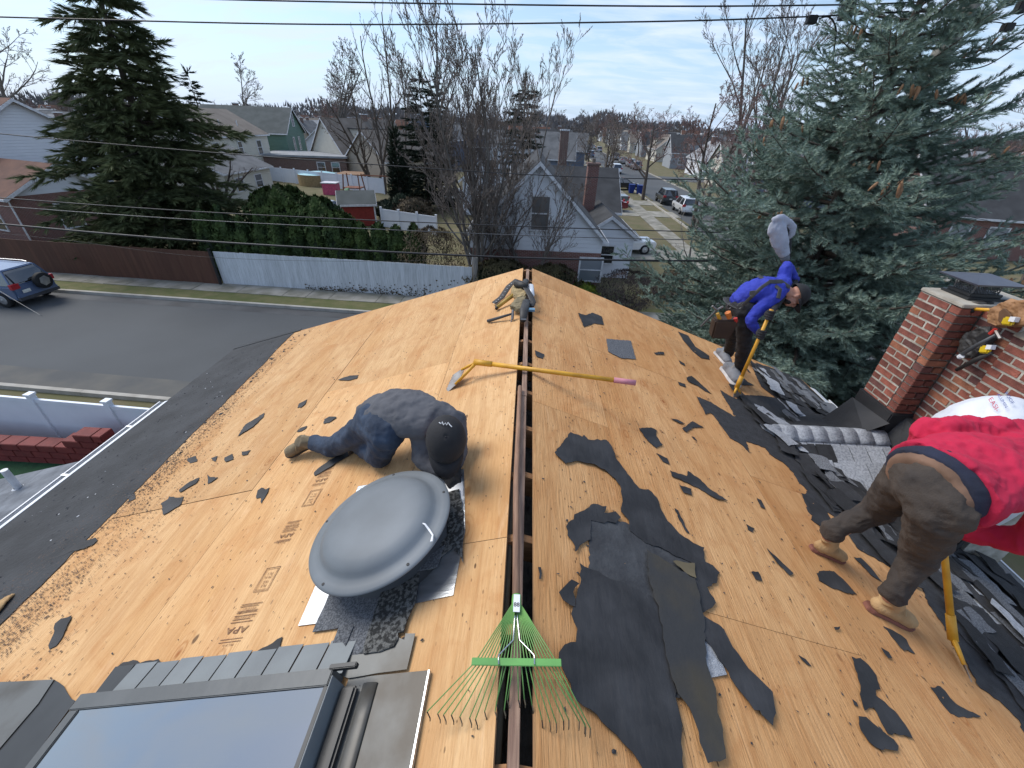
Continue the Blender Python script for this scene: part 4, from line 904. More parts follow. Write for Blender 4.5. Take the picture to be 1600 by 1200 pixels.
# ---- cream house
t=gable_house('large cream house with taupe roof and roof vents left of the green house',(-42.6,60,0),90,14,10,5.3,7.95,S_CREAM,ROOFT,[('S',-4.6,2.9,1.05,1.7),('S',.2,3.3,.8,1.3),('S',4.6,3.0,1.0,1.6),('W',0,3,1.2,1.5)],None,None,.3)
for xx,yy,hh in ((-3.2,-2.2,.8),(.3,-3.0,.6),(3.4,-3.4,.75),(-4.5,-.9,.3)):
    zz=7.95-.53*abs(yy); MB().tube([(xx,yy,zz),(xx,yy,zz+hh)],.07,6).build('vent_pipe',TRIM,t)
gable_house('single storey cream wing in front of the large cream house',(-34.3,48.3,0),90,8.4,8.5,2.7,4.5,S_CREAM,ROOFG,[('W',-1.5,.9,1,1.3),('S',1.5,.9,1.2,1.2),('S',-2,.9,1.2,1.2)],None,None,.3,name='house_wing')
# ---- green house
t=gable_house('green gabled house with steep grey roof and white trimmed windows',(-45.0,76.5,0),8,13,8.6,5.3,8.5,S_GREEN,ROOFM,[('E',-1.2,2.8,.7,1.8,PANEL),('E',1.3,2.8,.7,1.8,PANEL),('E',0,6.2,.9,1.6,PANEL),('S',3,3.3,1.2,1.8),('S',-3,3.3,1,1.5)],(-2,1.0,.7,8.9,B_BRN),None,.3)
t=thing('flat_roof_annex','low annex with a flat grey roof and brick side wall below the green house','annex',(-33,69.5,0)); t.rotation_euler.z=R_(8)
MB().box(-6,6,-4,4,0,2.7).build('wall',B_BRN,t); MB().box(-6.3,6.3,-4.3,4.3,2.7,2.95).build('roof',ROOFL,t)
for x in (2.5,4.5): window(t,(x,-4,.9),(1,0,0),(0,-1,0),1,1.2)
t=thing('pool','round above ground pool with pale blue cover and wooden deck below the green house','pool',(-28,60.2,0)); MB().lathe((0,0,0),[(2.6,0),(2.6,1.3)],28).build('pool_wall',mat('deck_tan',(.33,.24,.12),.8),t); MB().lathe((0,0,1.25),[(2.55,0),(1.2,.25),(.01,.35)],28).build('pool_cover',mat('pool_cover_blue',(.38,.66,.72),.5),t,smooth=True)
MB().box(2.7,6.2,-1.5,2.2,0,1.5).build('deck',mat('deck_brown',(.26,.15,.08),.8),t)
# ---- cream dormer houses to the right
t=gable_house('cream house with brown roof and a flat shed dormer right of the green house',(-27.5,77,0),55,13,8.5,3.0,7.4,S_CREAM,ROOFT,[('E',-2,1,1.4,1.4),('E',1.5,1,1.4,1.4),('E',0,4.0,1,1.1)],(1,0,.7,8.1,B_BRN),None,.3)
MB().box(-3,3,-3.6,-1.2,4.3,6.2).build('dormer',S_CREAM,t); MB().box(-3.2,3.2,-3.9,-1,6.2,6.35).build('dormer_roof',ROOFD,t); window(t,(0,-3.6,4.9),(1,0,0),(0,-1,0),.9,.9); window(t,(2,-3.6,4.9),(1,0,0),(0,-1,0),.9,.9)
gable_house('brown roofed bungalow behind the thin bare trunks',(-20,71,0),60,13,8,2.8,6.2,S_TAN,ROOFT,[('E',0,1,1.5,1.3),('S',2,1,1.3,1.2)],None,None,.3)
gable_house('slate blue gabled house with white rake trim behind the thin bare trunks',(-19.5,95,0),80,12,10,4.6,8.6,S_BLUE,ROOFG,[('W',0,5,1,1.4),('W',-2.5,2,1,1.4)],None,None,.3)
# ---- red garden shed
t=gable_house('small red garden shed with grey roof and white corners behind the hedge',(-14.6,37.6,0),20,2.7,2.3,1.75,2.5,mat('barn_red',(.30,.035,.025),.7),ROOFM,(),None,None,.2,cat='shed',name='garden_shed')
for x in (-1.35,1.35):
    MB().box(x-.06,x+.06,-1.21,-1.155,0,1.72).build('corner_board',TRIM,t)
MB().box(1.35,1.39,-.5,.5,.1,1.6).build('door',TRIM,t)
# ---- playground set and striped things in the yard
t=thing('swing_set','wooden swing set with a red brown frame in front of the white yard fence','swing set',(-19.3,49.5,0))
for x,y in ((-1,-1),(1,-1),(-1,1),(1,1)): MB().tube([(x,y,0),(x*.8,y*.5,2.6)],.07,5).build('post',mat('playset_wood',(.24,.09,.05),.8),t)
MB().box(-.9,.9,-.7,.7,1.2,1.3).build('platform',MATS['playset_wood'],t); MB().tube([(1,0,2.5),(4.5,0,2.5)],.06,5).build('top_beam',MATS['playset_wood'],t); MB().tube([(4.5,-1,0),(4.5,0,2.5),(4.5,1,0)],.06,5).build('end_frame',MATS['playset_wood'],t)
MB().obox((-1.0,-.9,0),(-.6,0,0),(0,-2.2,.0),(0,.05,.04)).tube([(-.5,-.7,1.25),(-.5,-2.2,.3)],.22,6,flat=.03).build('slide',mat('slide_green',(.05,.22,.09),.5),t)
def boxbldg(label,loc,sz,wm,rm,cat): 
    t=thing('shed',label,cat,loc); a,b_,c=sz; MB().box(-a/2,a/2,-b_/2,b_/2,0,c).build('wall',wm,t); MB().box(-a/2-.1,a/2+.1,-b_/2-.1,b_/2+.1,c,c+.1).build('roof',rm,t); return t
boxbldg('tiny pink and white playhouse against the white yard fence',(-23.2,52.5,0),(1.6,1.2,1.2),mat('pink_plastic',(.62,.10,.20),.5),TRIM,'playhouse')
# ---- fences
def panel_fence(label,p0,p1,h,m_,pitch,name='fence',cat='fence',cap=True,postw=.13,posts=True,over=.06,z0=0,boards=0):
    p0,p1=Vector(p0),Vector(p1); t=wthing(name,label,cat,tuple(p0)); d_=p1-p0; L_=d_.length; e=d_.normalized(); s_=Vector((-e.y,e.x,0)); n=max(1,round(L_/pitch))
    for i in range(n):
        a=p0+e*(L_*i/n); b_=p0+e*(L_*(i+1)/n)
        if boards:
            nb=max(1,round((b_-a).length/boards)); bw_=(b_-a).length/nb
            for k in range(nb):
                q=a+e*(k*bw_+.002); MB().obox(q+Vector((0,0,.04)),e*(bw_-.004),s_*.02*(1+.3*(k%2)),(0,0,h-.08+random.uniform(-.01,.01))).build('board',m_,t)
        else:
            MB().obox(a+Vector((0,0,.05+z0))+e*.06,e*((b_-a).length-.12),s_*.04,(0,0,h-.2)).build('panel',m_,t)
            MB().obox(a+Vector((0,0,h-.15+z0))+e*.06-s_*.012,e*((b_-a).length-.12),s_*.065,(0,0,.11)).build('rail',m_,t)
    if posts:
        for i in range(n+1):
            a=p0+e*(L_*i/n)-e*postw/2-s_*(postw/2-.02); MB().obox(a,e*postw,s_*postw,(0,0,h+over+z0)).build('post',m_,t)
            if cap: MB().obox(a-e*.02-s_*.02+Vector((0,0,h+over+z0)),e*(postw+.04),s_*(postw+.04),(0,0,.05)).build('post_cap',m_,t)
    return t
BRF=mat('brown_fence',(.105,.045,.025),.75,col2=(.085,.032,.018),scale=1.2,stretch=(6,6,.6),objvar=.12)
BRF2=mat('orange_fence_end',(.22,.075,.03),.7,col2=(.16,.05,.02),scale=2)
OLDW=mat('weathered_white_boards',(.60,.63,.66),.75,col2=(.44,.47,.48),scale=1.4,stretch=(18,18,1.2),lo=.3,hi=.6,bump=.4,bscale=6,objvar=.07)
A=atZ(0,372,1.83); Bp=atZ(327,393,1.83); Cp=atZ(330,392,1.83); Dp=atZ(728,416,1.83)
e=(Vector((Bp.x,Bp.y,0))-Vector((A.x,A.y,0))).normalized(); A0=Vector((Bp.x,Bp.y,0))-e*34
panel_fence('long dark brown solid fence along the far pavement',A0,(Bp.x,Bp.y,0),1.85,BRF,2.4,cap=False,posts=False,boards=.24)
t=panel_fence('weathered white board fence along the far pavement, right of the brown one',(Cp.x+.05,Cp.y,0),(Dp.x+.3,Dp.y-.05,0),1.85,OLDW,2.4,cap=False,posts=False,boards=.2)
for i,(x,y) in enumerate(((Bp.x+.02,Bp.y-.03),)):
    t=thing('fence_post','dark metal post where the brown fence meets the white board fence','post',(x,y,0)); MB().box(-.05,.05,-.05,.05,0,1.95).build('shaft',BLACK,t); MB().box(-.06,.06,-.06,.06,1.95,1.98).build('cap',BLACK,t)
t=thing('utility_post','short grey wooden post with iron bracket, right end of the white board fence','post',(Dp.x+.45,Dp.y+.1,0)); MB().tube([(0,0,0),(0,0,2.25)],[.16,.14],10).build('shaft',mat('grey_wood',(.30,.28,.25),.9,col2=(.18,.165,.15),scale=4,stretch=(8,8,.6)),t); MB().tube([(-.18,0,1.9),(-.1,-.1,2.35),(-.25,-.2,2.5)],.02,5).build('bracket',TRIM,t)
# leaf litter and ivy low on the white board fence
g_=np.random.default_rng(9); V=[];F=[]
for i in range(420):
    u=.35+.62*g_.random(); q=Vector((Cp.x,Cp.y,0)).lerp(Vector((Dp.x,Dp.y,0)),u); x,y=q.x,q.y-.05; z=.1+abs(g_.normal())*.35*(u**1.5+.1); s_=g_.uniform(.02,.05); b0=len(V)
    V+=[(x-s_,y,z),(x,y-.02,z-s_),(x+s_,y-.01,z),(x,y-.03,z+s_)]; F.append((b0,b0+1,b0+2,b0+3))
IV=mat('ivy_dry',(.05,.05,.02),1,col2=(.12,.07,.03),scale=9); o=MB().add(V,F).build('ivy_sprigs',IV); o['kind']='stuff'; tag(o,'thin dry ivy creeping low over the white board fence')
# yard fences behind the hedge
panel_fence('white vinyl fence with ball topped posts across the middle yards',(-37.6,62.3,0),(-17.5,54.2,0),1.75,WHITEV,2.4)
panel_fence('short white picket fence right of the red shed',(-12.3,36.6,0),(-7.2,34.3,0),1.5,WHITEV,1.8)
panel_fence('white panel fence behind the cream wing yard right of the dark pine',(-9.5,50.5,0),(-2,46.5,0),1.5,WHITEV,2.4)
# near fence behind our house, with red block wall and turf
fa=atZ(-60,612,1.8); fb=atZ(236,638,1.8); fa.z=fb.z=0
panel_fence('white vinyl privacy fence next to the street in the lower left',fa-(fb-fa).normalized()*2.2,fb+(fb-fa).normalized()*.9,1.8,WHITEV,2.08,over=.07)
RED=mat('painted_red_block',(.20,.03,.025),.75,col2=(.15,.022,.02),scale=5,bump=.6,bscale=25,objvar=.12)
t=thing('block_wall','low stepped retaining wall of red painted blocks before the white privacy fence','wall',(-11.6,7.15,.40)); 
def blk(x,y,z,l=.46): MB().box(x+.006,x+l-.006,y,y+.34,z+.004,z+.196).build('block',RED,t,bevel=.012)
for c in range(3):
    for k in range(15): blk(-4.6+k*.46+(.23 if c%2 else 0),0,c*.2)
for c,(k0,k1) in enumerate(((15.8,18.8),(16.6,17.9))):
    k=k0-4.2
    k1-=4.2
    while k<k1: blk(-4.6+k*.46,.0,.6+.2*c,.46 if k+1<=k1 else .46*(k1-k)+.1); k+=1
sheet('backyard_turf',[(-20,-2),(-4,-2),(-4,7.3),(-20,7.3)],.43,mat('green_turf',(.012,.065,.022),1,col2=(.008,.04,.014),scale=6,bump=1,bscale=60,world=True))
t=wthing('rear_extension','low rear extension with a grey shingle roof and a white vent pipe, lower left','house extension',(-6,3.5,0))
MB().box(-9.2,-4.05,-1,4.4,0,2.30).build('wall',S_WHITE,t)
# its roof slopes down to the left and away
q=[Vector((-9.6,4.6,2.35)),Vector((-4.25,4.95,3.85)),Vector((-4.25,-1.2,3.95)),Vector((-9.6,-1.2,2.45))]
nv=(q[1]-q[0]).cross(q[3]-q[0]).normalized()
if nv.z<0: nv=-nv
rr_=random.Random(3)
R0=q[0]; ux=(q[1]-q[0]); uy=(q[3]-q[0])
MB().prism([p-nv*.03 for p in q],nv*.02).build('roof_deck',SHDARK,t)
nrow=34; L1=ux.length
for i in range(nrow):
    x0=0 if i%2 else -.12; k=0
    while x0<L1:
        a=max(0,x0); b_=min(L1,x0+.66); 
        if b_-a>.05: MB().obox(R0+ux/L1*(a+.003)+uy*(i/nrow)+nv*(.002+.0035),ux/L1*(b_-a-.006),uy*(1/nrow+.002)-nv*.0028,nv*.004).build('shingle',MATS.get('ext_sh') or mat('ext_sh',(.20,.215,.235),.95,col2=(.13,.14,.155),scale=5,detail=8,bump=.6,bscale=120,objvar=.1),t) if i<20 else None
        x0+=.66
MB().prism([R0+uy*(20/nrow)+nv*.004,R0+ux+uy*(20/nrow)+nv*.004,q[2]+nv*.004,q[3]+nv*.004],nv*.004).build('roofing',MATS['ext_sh'],t)
vp=atZ(32,765,2.83); MB().tube([vp,vp+Vector((0,0,.42))],.045,14).build('vent_pipe',TRIM,t); MB().lathe(tuple(vp+Vector((0,0,-.03))),[(.16,0),(.12,.03),(.055,.09)],18).build('pipe_boot',TRIM,t)
# ---- cars
def paint(name,c,rough=.3,metal=.3): return mat('paint_'+name,c,rough,metal,col2=tuple(q*.93 for q in c),scale=1,coat=.6)
TYRE=mat('tyre',(.015,.015,.016),.85); RIM=mat('alloy_rim',(.45,.46,.48),.35,metal=.8)
def car(label,loc,rz,c,kind='suv',cat='car',group=None,spare=False,detail=False):
    """local x forward, y left; length L"""
    P={'suv':dict(L=4.4,W=1.8,H=1.68,hood=.98,belt=1.0,prof=[(-2.15,.35),(-2.2,.62),(-2.16,1.02),(2.16,.92),(2.2,.6),(2.1,.32)],cab=[(-2.1,1.0),(-1.82,1.62),(.35,1.66),(1.05,1.0)]),
       'sedan':dict(L=4.6,W=1.76,H=1.43,prof=[(-2.25,.35),(-2.3,.6),(-2.25,.95),(-1.6,.98),(1.0,.92),(2.15,.78),(2.28,.55),(2.2,.3)],cab=[(-1.75,.95),(-1.05,1.38),(.25,1.41),(1.1,.92)]),
       'pickup':dict(L=5.5,W=1.95,H=1.8,prof=[(-2.7,.5),(-2.75,.75),(-2.72,1.12),(2.6,1.08),(2.72,.8),(2.6,.42)],cab=[(-.75,1.1),(-.6,1.74),(.95,1.76),(1.55,1.1)])}[kind]
    W=P['W']; t=thing('suv' if kind=='suv' else ('pickup_truck' if kind=='pickup' else 'parked_car'),label,cat,loc,rz,group)
    def loft(prof,w0,w1,zt):
        b=MB(); n=len(prof); zs=[z for _,z in prof]; zmin,zmax=min(zs),max(zs)
        def hw(z): return w0+(w1-w0)*(z-zmin)/(zmax-zmin)
        vs=[(x,-hw(z),z) for x,z in prof]+[(x,hw(z),z) for x,z in prof]
        b.add(vs,[tuple(range(n)),tuple(range(2*n-1,n-1,-1))]+[((i+1)%n,i,n+i,n+(i+1)%n) for i in range(n)]); return b
    loft(P['prof'][::1],W/2-.05,W/2,0).build('body',c,t,smooth=False,bevel=.07,tri=True)
    cab=P['cab']; loft(cab,W/2-.06,W/2-.26,0).build('windows',PANE,t,bevel=.03,tri=True)
    (xa,za),(xb,zb),(xc,zc),(xd,zd)=cab
    MB().add([(xb-.03,-W/2+.22,zb),(xc+.03,-W/2+.22,zc),(xc+.03,W/2-.22,zc),(xb-.03,W/2-.22,zb),(xb,-W/2+.26,zb+.06),(xc-.05,-W/2+.26,zc+.05),(xc-.05,W/2-.26,zc+.05),(xb,W/2-.26,zb+.06)],[(0,1,5,4),(1,2,6,5),(2,3,7,6),(3,0,4,7),(4,5,6,7)]).build('roof',c,t,bevel=.015)
    for s in (-1,1):
        for (x0,z0),(x1,z1) in (((xa,za),(xb,zb)),((xd,zd),(xc,zc)),(((xa+xd)/2-.1,(za+zd)/2),((xb+xc)/2-.15,zb))):
            MB().tube([(x0,s*(W/2-.045),z0),(x1,s*(W/2-.245),z1+.02)],.04,5).build('pillar',c,t)
    wr=.36 if kind!='sedan' else .32; wx=P['L']*.305
    for x in (-wx,wx*1.02):
        for s in (-1,1):
            y=s*(W/2-.1)
            wl=MB().lathe((x,y-.11*1,wr),[(wr*.6,0),(wr*.97,0),(wr,.03),(wr,.19),(wr*.97,.22),(wr*.6,.22)],20,(0,1,0)).build('wheel',TYRE,t,smooth=True)
            rm=MB().lathe((x,y+s*.115-.0,wr),[(wr*.62,-.02*s),(wr*.55,0),(wr*.18,.01*s),(.001,.03*s)],10,(0,1,0)).build('rim',RIM,t); rm.parent=wl
    fx=P['prof'][-2][0]; rx=P['prof'][1][0]
    for s in (-1,1):
        MB().box(fx-.16,fx+.005,s*(W/2-.3)-.2,s*(W/2-.3)+.2,.66,.80).build('headlight',mat('headlight',(.7,.72,.72),.2),t)
        MB().box(rx-.01,rx+.13,s*(W/2-.16)-.16,s*(W/2-.16)+.16,.88,1.10).build('tail_light',mat('tail_light',(.45,.02,.03),.3),t)
    MB().box(fx-.05,fx+.03,-.5,.5,.45,.6).build('grille',BLACK,t)
    MB().box(rx-.05,rx+.1,-W/2+.06,W/2-.06,.42,.62).build('bumper',c,t,bevel=.03)
    MB().box(rx-.065,rx-.05,-.16 if not detail else .30,.16 if not detail else .62,.66,.80).build('number_plate',mat('plate',(.75,.75,.68),.5),t)
    if spare:
        sp=MB().lathe((rx-.27,-.28,.98),[(.001,0),(.22,0),(.35,.02),(.36,.06),(.36,.2),(.3,.24),(.001,.24)],24,(1,0,0)).build('spare_wheel',TYRE,t,smooth=True)
        q=MB().lathe((rx-.285,-.28,.98),[(.001,0),(.06,0),(.19,.008),(.23,.01)],6,(1,0,0)).build('rim',RIM,t); q.parent=sp
    if detail:
        for s in (-1,1): MB().tube([(-1.6,s*.62,1.72),(-1.4,s*.62,1.76),(.0,s*.62,1.77),(.2,s*.62,1.72)],.022,5).build('roof_rail',mat('rail_silver',(.5,.5,.5),.4,metal=.7),t)
        MB().obox((-2.11,-.62,1.08),(.22,0,.42),(0,1.24,0),(-.02,0,.01)).build('rear_window',PANE,t)
        MB().box(-2.26,-2.16,-.86,.86,.36,.5).build('bumper_lower',mat('grey_plastic',(.06,.06,.065),.7),t)
    return t
pb=atZ(52,462,0)
car('steel blue SUV with a spare wheel on its back door parked at the far kerb',(-24.9,17.9,0),R_(180-3.2),paint('steel_blue',(.12,.17,.28)),'suv','car',None,True,True)
car('maroon sedan parked on a driveway beside the grey pickup',(8.6,49.6,0),R_(186),paint('maroon',(.16,.012,.025)),'sedan')
car('grey pickup truck parked on a driveway behind the maroon sedan',(9.0,53.5,0),R_(184),paint('pickup_grey',(.12,.14,.16)),'pickup','pickup truck')
car('black SUV on the driveway beyond the grey pickup',(7.2,61.5,0),R_(184),paint('black',(.02,.02,.022)),'suv')
car('white SUV parked beside the dark roofed side wing',(7.3,32.0,0),R_(8),paint('white',(.75,.76,.78)),'suv')
car('white sedan farther up the side street kerb, left side',(12.8,72.6,0),R_(184),paint('white',(.75,.76,.78)),'sedan')
car('white SUV at the side street kerb, right of the spreading street tree',(17.6,50.5,0),R_(88),paint('white',(.75,.76,.78)),'suv')
car('dark grey SUV at the side street kerb behind the white one',(17.3,57,0),R_(88),paint('dark_grey',(.05,.055,.06)),'suv')
car('dark sedan at the kerb of the side street near the blue bin',(14.0,68.5,0),R_(20),paint('black',(.02,.02,.022)),'sedan')
cgrp='cars parked far up the side street'
cols=[('white',(.75,.76,.78)),('silver',(.4,.41,.43)),('black',(.02,.02,.022)),('steel_blue',(.12,.17,.28)),('maroon',(.16,.012,.025))]
r=random.Random(31)
for i in range(16):
    y=92+i*9.5; s=r.random()<.5; n_,c_=cols[r.randrange(5)]
    x=15.2+ (y-0)*.0095+1.1 if s else 23.5+y*.0095-1.1
    car('%s car parked far up the side street'%n_.replace('_',' '),(x,y+r.uniform(-2,2),0),R_(89),paint(n_,c_),r.choice(['suv','sedan']),'car','%s cars parked far up the side street'%n_.replace('_',' '))
car('silver car in the yard left of the red shed',(-18.6,39.6,0),R_(150),paint('silver',(.4,.41,.43)),'sedan')
car('white car parked at the far side of the side street behind the spruce',(24.6,44,0),R_(91),paint('white',(.75,.76,.78)),'sedan')
t=thing('recycling_bin','blue wheeled recycling bin at the kerb under the street tree','bin',(15.6,64.3,0)); MB().add([(-.3,-.35,0),(.3,-.35,0),(.3,.35,0),(-.3,.35,0),(-.38,-.45,1.05),(.38,-.45,1.05),(.38,.45,1.05),(-.38,.45,1.05)],[(3,2,1,0),(4,5,6,7),(0,1,5,4),(1,2,6,5),(2,3,7,6),(3,0,4,7)]).build('bin_body',mat('bin_blue',(.01,.04,.25),.5),t); MB().box(-.4,.4,-.5,.48,1.05,1.12).build('lid',MATS['bin_blue'],t)
t=thing('recycling_bin','second blue wheeled bin just left of the one under the street tree','bin',(14.6,64.9,0)); MB().add([(-.3,-.35,0),(.3,-.35,0),(.3,.35,0),(-.3,.35,0),(-.38,-.45,1.05),(.38,-.45,1.05),(.38,.45,1.05),(-.38,.45,1.05)],[(3,2,1,0),(4,5,6,7),(0,1,5,4),(1,2,6,5),(2,3,7,6),(3,0,4,7)]).build('bin_body',MATS['bin_blue'],t); MB().box(-.4,.4,-.5,.48,1.05,1.12).build('lid',MATS['bin_blue'],t)
# ---- house on the right beyond the spruce
t=gable_house('brick house with brown gable and white windows at the right edge behind the spruce',(39,39,0),-12,13,9,3.1,6.6,B_RED,ROOFD,[('S',-4,.8,1.2,1.5,PANEL),('S',-1.5,.8,1.2,1.5,PANEL),('S',3,.8,1.4,1.5)],(2,2,.9,7.6,B_RED),None,.35)
MB().box(3.6,5.4,-5.6,-4.4,2.3,2.42).build('porch_canopy',TRIM,t)
gable_house('white bungalow with a dark roof farther right behind the spruce',(53,62,0),-5,12,9,3,5.8,S_WHITE,ROOFD,[('S',-3,.8,1.2,1.3),('S',2,.8,1.2,1.3)],None,None,.35)
# ---- rows of small houses filling the blocks out to the tree line
prot=[]
VAR=[('white',S_WHITE,ROOFG,'grey'),('cream',S_CREAM,ROOFT,'taupe'),('grey',S_GREY,ROOFD,'dark'),('tan',S_TAN,ROOFB,'brown'),('white',S_WHITE,ROOFL,'pale'),('slate blue',S_BLUE,ROOFG,'grey')]
for i,(wn,wm,rm,rn) in enumerate(VAR):
    p_=gable_house('x',(0,0,-500),0,10.5,8,2.9+.2*(i%3),6.0+.3*(i%4),wm,rm,[('S',-3,1,1.1,1.3),('S',0,1,1,1.3),('S',3,1,1.1,1.3),('E',-1.5,1,1,1.3),('E',0,4,.9,1.1),('W',0,4,.9,1.1),('N',2,1,1,1.2)],(2.5,.6,.7,6.8+.3*(i%4),B_BRN) if i%2==0 else None,None,.3)
    MB().box(-1.6,1.6,-3.5,-1.0,3.9,5.3).build('dormer',wm,p_); MB().box(-1.8,1.8,-3.8,-.9,5.3,5.42).build('dormer_roof',rm,p_)
    prot.append(p_)
for p_ in prot:
    KIDS[p_.name]=list(p_.children)
    for c_ in p_.children: KIDS[c_.name]=list(c_.children)
r=random.Random(8); nh=0; used=[0]*6
spots=[]
for row,y in enumerate((104,118,146,162,190,208,238,258,290,312)):
    x=-250+r.uniform(0,6)
    while x<8: spots.append((x,y+r.uniform(-1.5,1.5)+(-x*.02))); x+=15.5+r.uniform(-1,3)
for row,x in enumerate((36,52,84,100)):
    for k in range(11): spots.append((x+k*.9+r.uniform(-1,1),96+k*19+r.uniform(-2,2)))
for k in range(7): spots.append((1-.3*k+r.uniform(-1,1),78+k*17))
for x,y in ((-70,72),(-86,80),(-62,88),(-78,95),(-95,90),(-110,84),(-60,104-8),(34,62),(36,78)): spots.append((x,y))
for x,y in spots:
    if abs(x)/y>1.35 or (x<-15 and y<108 and x>-60 and y>70 and False): continue
    v=r.randrange(6); wn,wm,rm,rn=VAR[v]; side='left of the ridge line' if x<8 else 'right of the side street'
    lab='small %s house with %s roof among the far houses %s'%(wn,rn,side)
    rz=R_(r.choice([0,0,90,180,-90]) + r.uniform(-4,4) -3)
    if used[v]==0: o=prot[v]; o.location=(x,y,0); o.rotation_euler=(0,0,rz)
    else: o=dup(prot[v],(x,y,0),rz)
    used[v]+=1; o['label']=lab; o['group']=lab.replace('house with','houses with'); nh+=1
for i,p_ in enumerate(prot):
    if used[i]==0: bpy.data.objects.remove(p_)
# ---- wires and pole
WIRE=mat('wire_black',(.02,.02,.022),.5); WIREL=mat('wire_grey',(.12,.12,.12),.4,metal=.3)
def wire(label,pts,y,rad,m_=WIRE,yend=None,name='cable'):
    P3=[]
    for i,q in enumerate(pts):
        yy=y if yend is None else y+(yend-y)*i/(len(pts)-1)
        P3.append(atY(q[0],q[1],yy))
    # smooth quadratic/catmull interpolation
    out=[]; n=len(P3)
    for i in range(n-1):
        p0=P3[max(i-1,0)];p1=P3[i];p2=P3[i+1];p3=P3[min(i+2,n-1)]
        for k in range(8):
            t=k/8; out.append(.5*((2*p1)+(p2-p0)*t+(2*p0-5*p1+4*p2-p3)*t*t+(3*p1-p0-3*p2+p3)*t**3))
    out.append(P3[-1]); c=P3[0]
    o=MB().tube(out,rad,6).build(name,m_,None,smooth=True,loc=c); return tag(o,label,'cable')
wire('thick black cable lowest of the street wires, just above the far end of the ridge',[(-200,330),(0,350),(350,379),(850,404),(1300,408)],9.3,.021)
wire('bright thin wire second from below of the street wires',[(-200,305),(0,322),(350,346),(850,369),(1250,377)],9.3,.009,WIREL)
wire('dark thin wire third from below of the street wires',[(-200,292),(0,309),(350,333),(850,355),(1250,366)],9.3,.011)
wire('single dark wire crossing the rooftops in the middle distance',[(-200,186),(0,209),(269,233),(500,251),(850,274),(1135,281),(1350,278)],9.9,.010)
wire('power line crossing the sky near the top, lower of the two',[(-200,20),(0,26.5),(500,38),(1000,34),(1262,26),(1420,18)],9.6,.0125)
wire('power line crossing the sky at the very top edge, upper of the two',[(-200,-25),(200,-6),(500,2.5),(1000,9.5),(1315,7.5),(1440,3)],9.6,.0125)
wire('faint service wire sagging low across the brown fence',[(-100,355),(84,373),(330,402),(620,408),(760,395)],9.3,.003)
wire('thin guy wire coming down over the blue SUV',[(-60,415),(0,455),(66,494)],9.3,.006,WIREL,8.2)
POLEM=mat('pole_wood',(.23,.22,.19),.95,col2=(.13,.125,.11),scale=3,stretch=(12,12,.5),bump=.5,bscale=20)
pt,pb_=atY(1510,18,10.2),atY(1380,236,10.2); d_=(pt-pb_)/(pt.z-pb_.z)
base=pb_-d_*pb_.z; t=wthing('utility_pole','leaning grey wooden utility pole standing inside the big spruce','utility pole',tuple(base))
MB().tube([base,pt+d_*2],[.20,.14],14).build('pole_shaft',POLEM,t,smooth=True)
q=pt+d_*.3; MB().box(q.x-1.6,q.x+1.2,q.y-.16,q.y-.05,q.z-.06,q.z+.06).build('crossarm',POLEM,t)
for u,v in ((1336,215),(1350,225),(1440,205)):
    p=atY(u,v,9.7); MB().lathe((p.x,p.y,p.z-.15),[(.02,0),(.05,.03),(.02,.06),(.05,.1),(.02,.13),(.05,.17),(.02,.2),(.03,.26)],10,(.25,0,1)).build('insulator',BLACK,t,smooth=True)
for u0,v0,u1,v1 in ((1357,150,1335,205),(1392,150,1352,215),(1411,150,1400,175)):
    a=atY(u0,v0,9.8); b_=atY(u1,v1,9.8); MB().tube([a,b_],.02,6).build('bracket_arm',WIREL,t)
for lb,c,sz,y in (('small dark splice box hanging on the lower power line',(1268,31),(.16,.12),9.6),('upper dark splice box where the power lines meet',(1324,13),(.20,.20),9.6),('lower dark splice box just under the upper one',(1320,27),(.20,.09),9.6),('dark splice box among the wires right of the spruce',(1574,43),(.16,.12),9.6),('dark splice box hanging close to the spruce on the right',(1524,37),(.16,.12),9.6),('dark box in the upper right corner of the sky',(1597,8),(.14,.22),9.6)):
    p=atY(c[0],c[1],y); o=MB().box(p.x-sz[0]/2,p.x+sz[0]/2,p.y-.06,p.y+.06,p.z-sz[1]/2,p.z+sz[1]/2).build('splice_box',BLACK,None,bevel=.012,loc=p); tag(o,lb,'splice box')
wire('looped cable dropping from the small splice box into the spruce',[(1280,29),(1296,27),(1306,45),(1303,80),(1302,112),(1310,140)],9.6,.0125)
wire('short looped cable beside the two splice boxes',[(1334,12),(1352,8),(1360,22),(1355,40),(1348,54),(1340,70)],9.6,.008)
wire('sagging cable right of the spruce, lowest of the three',[(1620,56),(1600,66),(1544,101),(1500,110),(1471,109),(1440,104)],9.6,.011)
wire('curved cable right of the spruce, middle one',[(1640,10),(1600,22),(1575,40),(1544,60),(1510,67),(1480,90)],9.6,.011)
wire('upper cable right of the spruce leading to the corner of the sky',[(1640,30),(1590,40),(1560,35),(1530,32),(1480,20),(1420,10)],9.6,.008)
wire('bundle of wires low on the right passing in front of the brick house',[(1700,395),(1600,372),(1520,352),(1400,330)],16,.012)
wire('second wire low on the right in front of the brick house',[(1700,378),(1600,358),(1520,340),(1400,318)],16,.010)
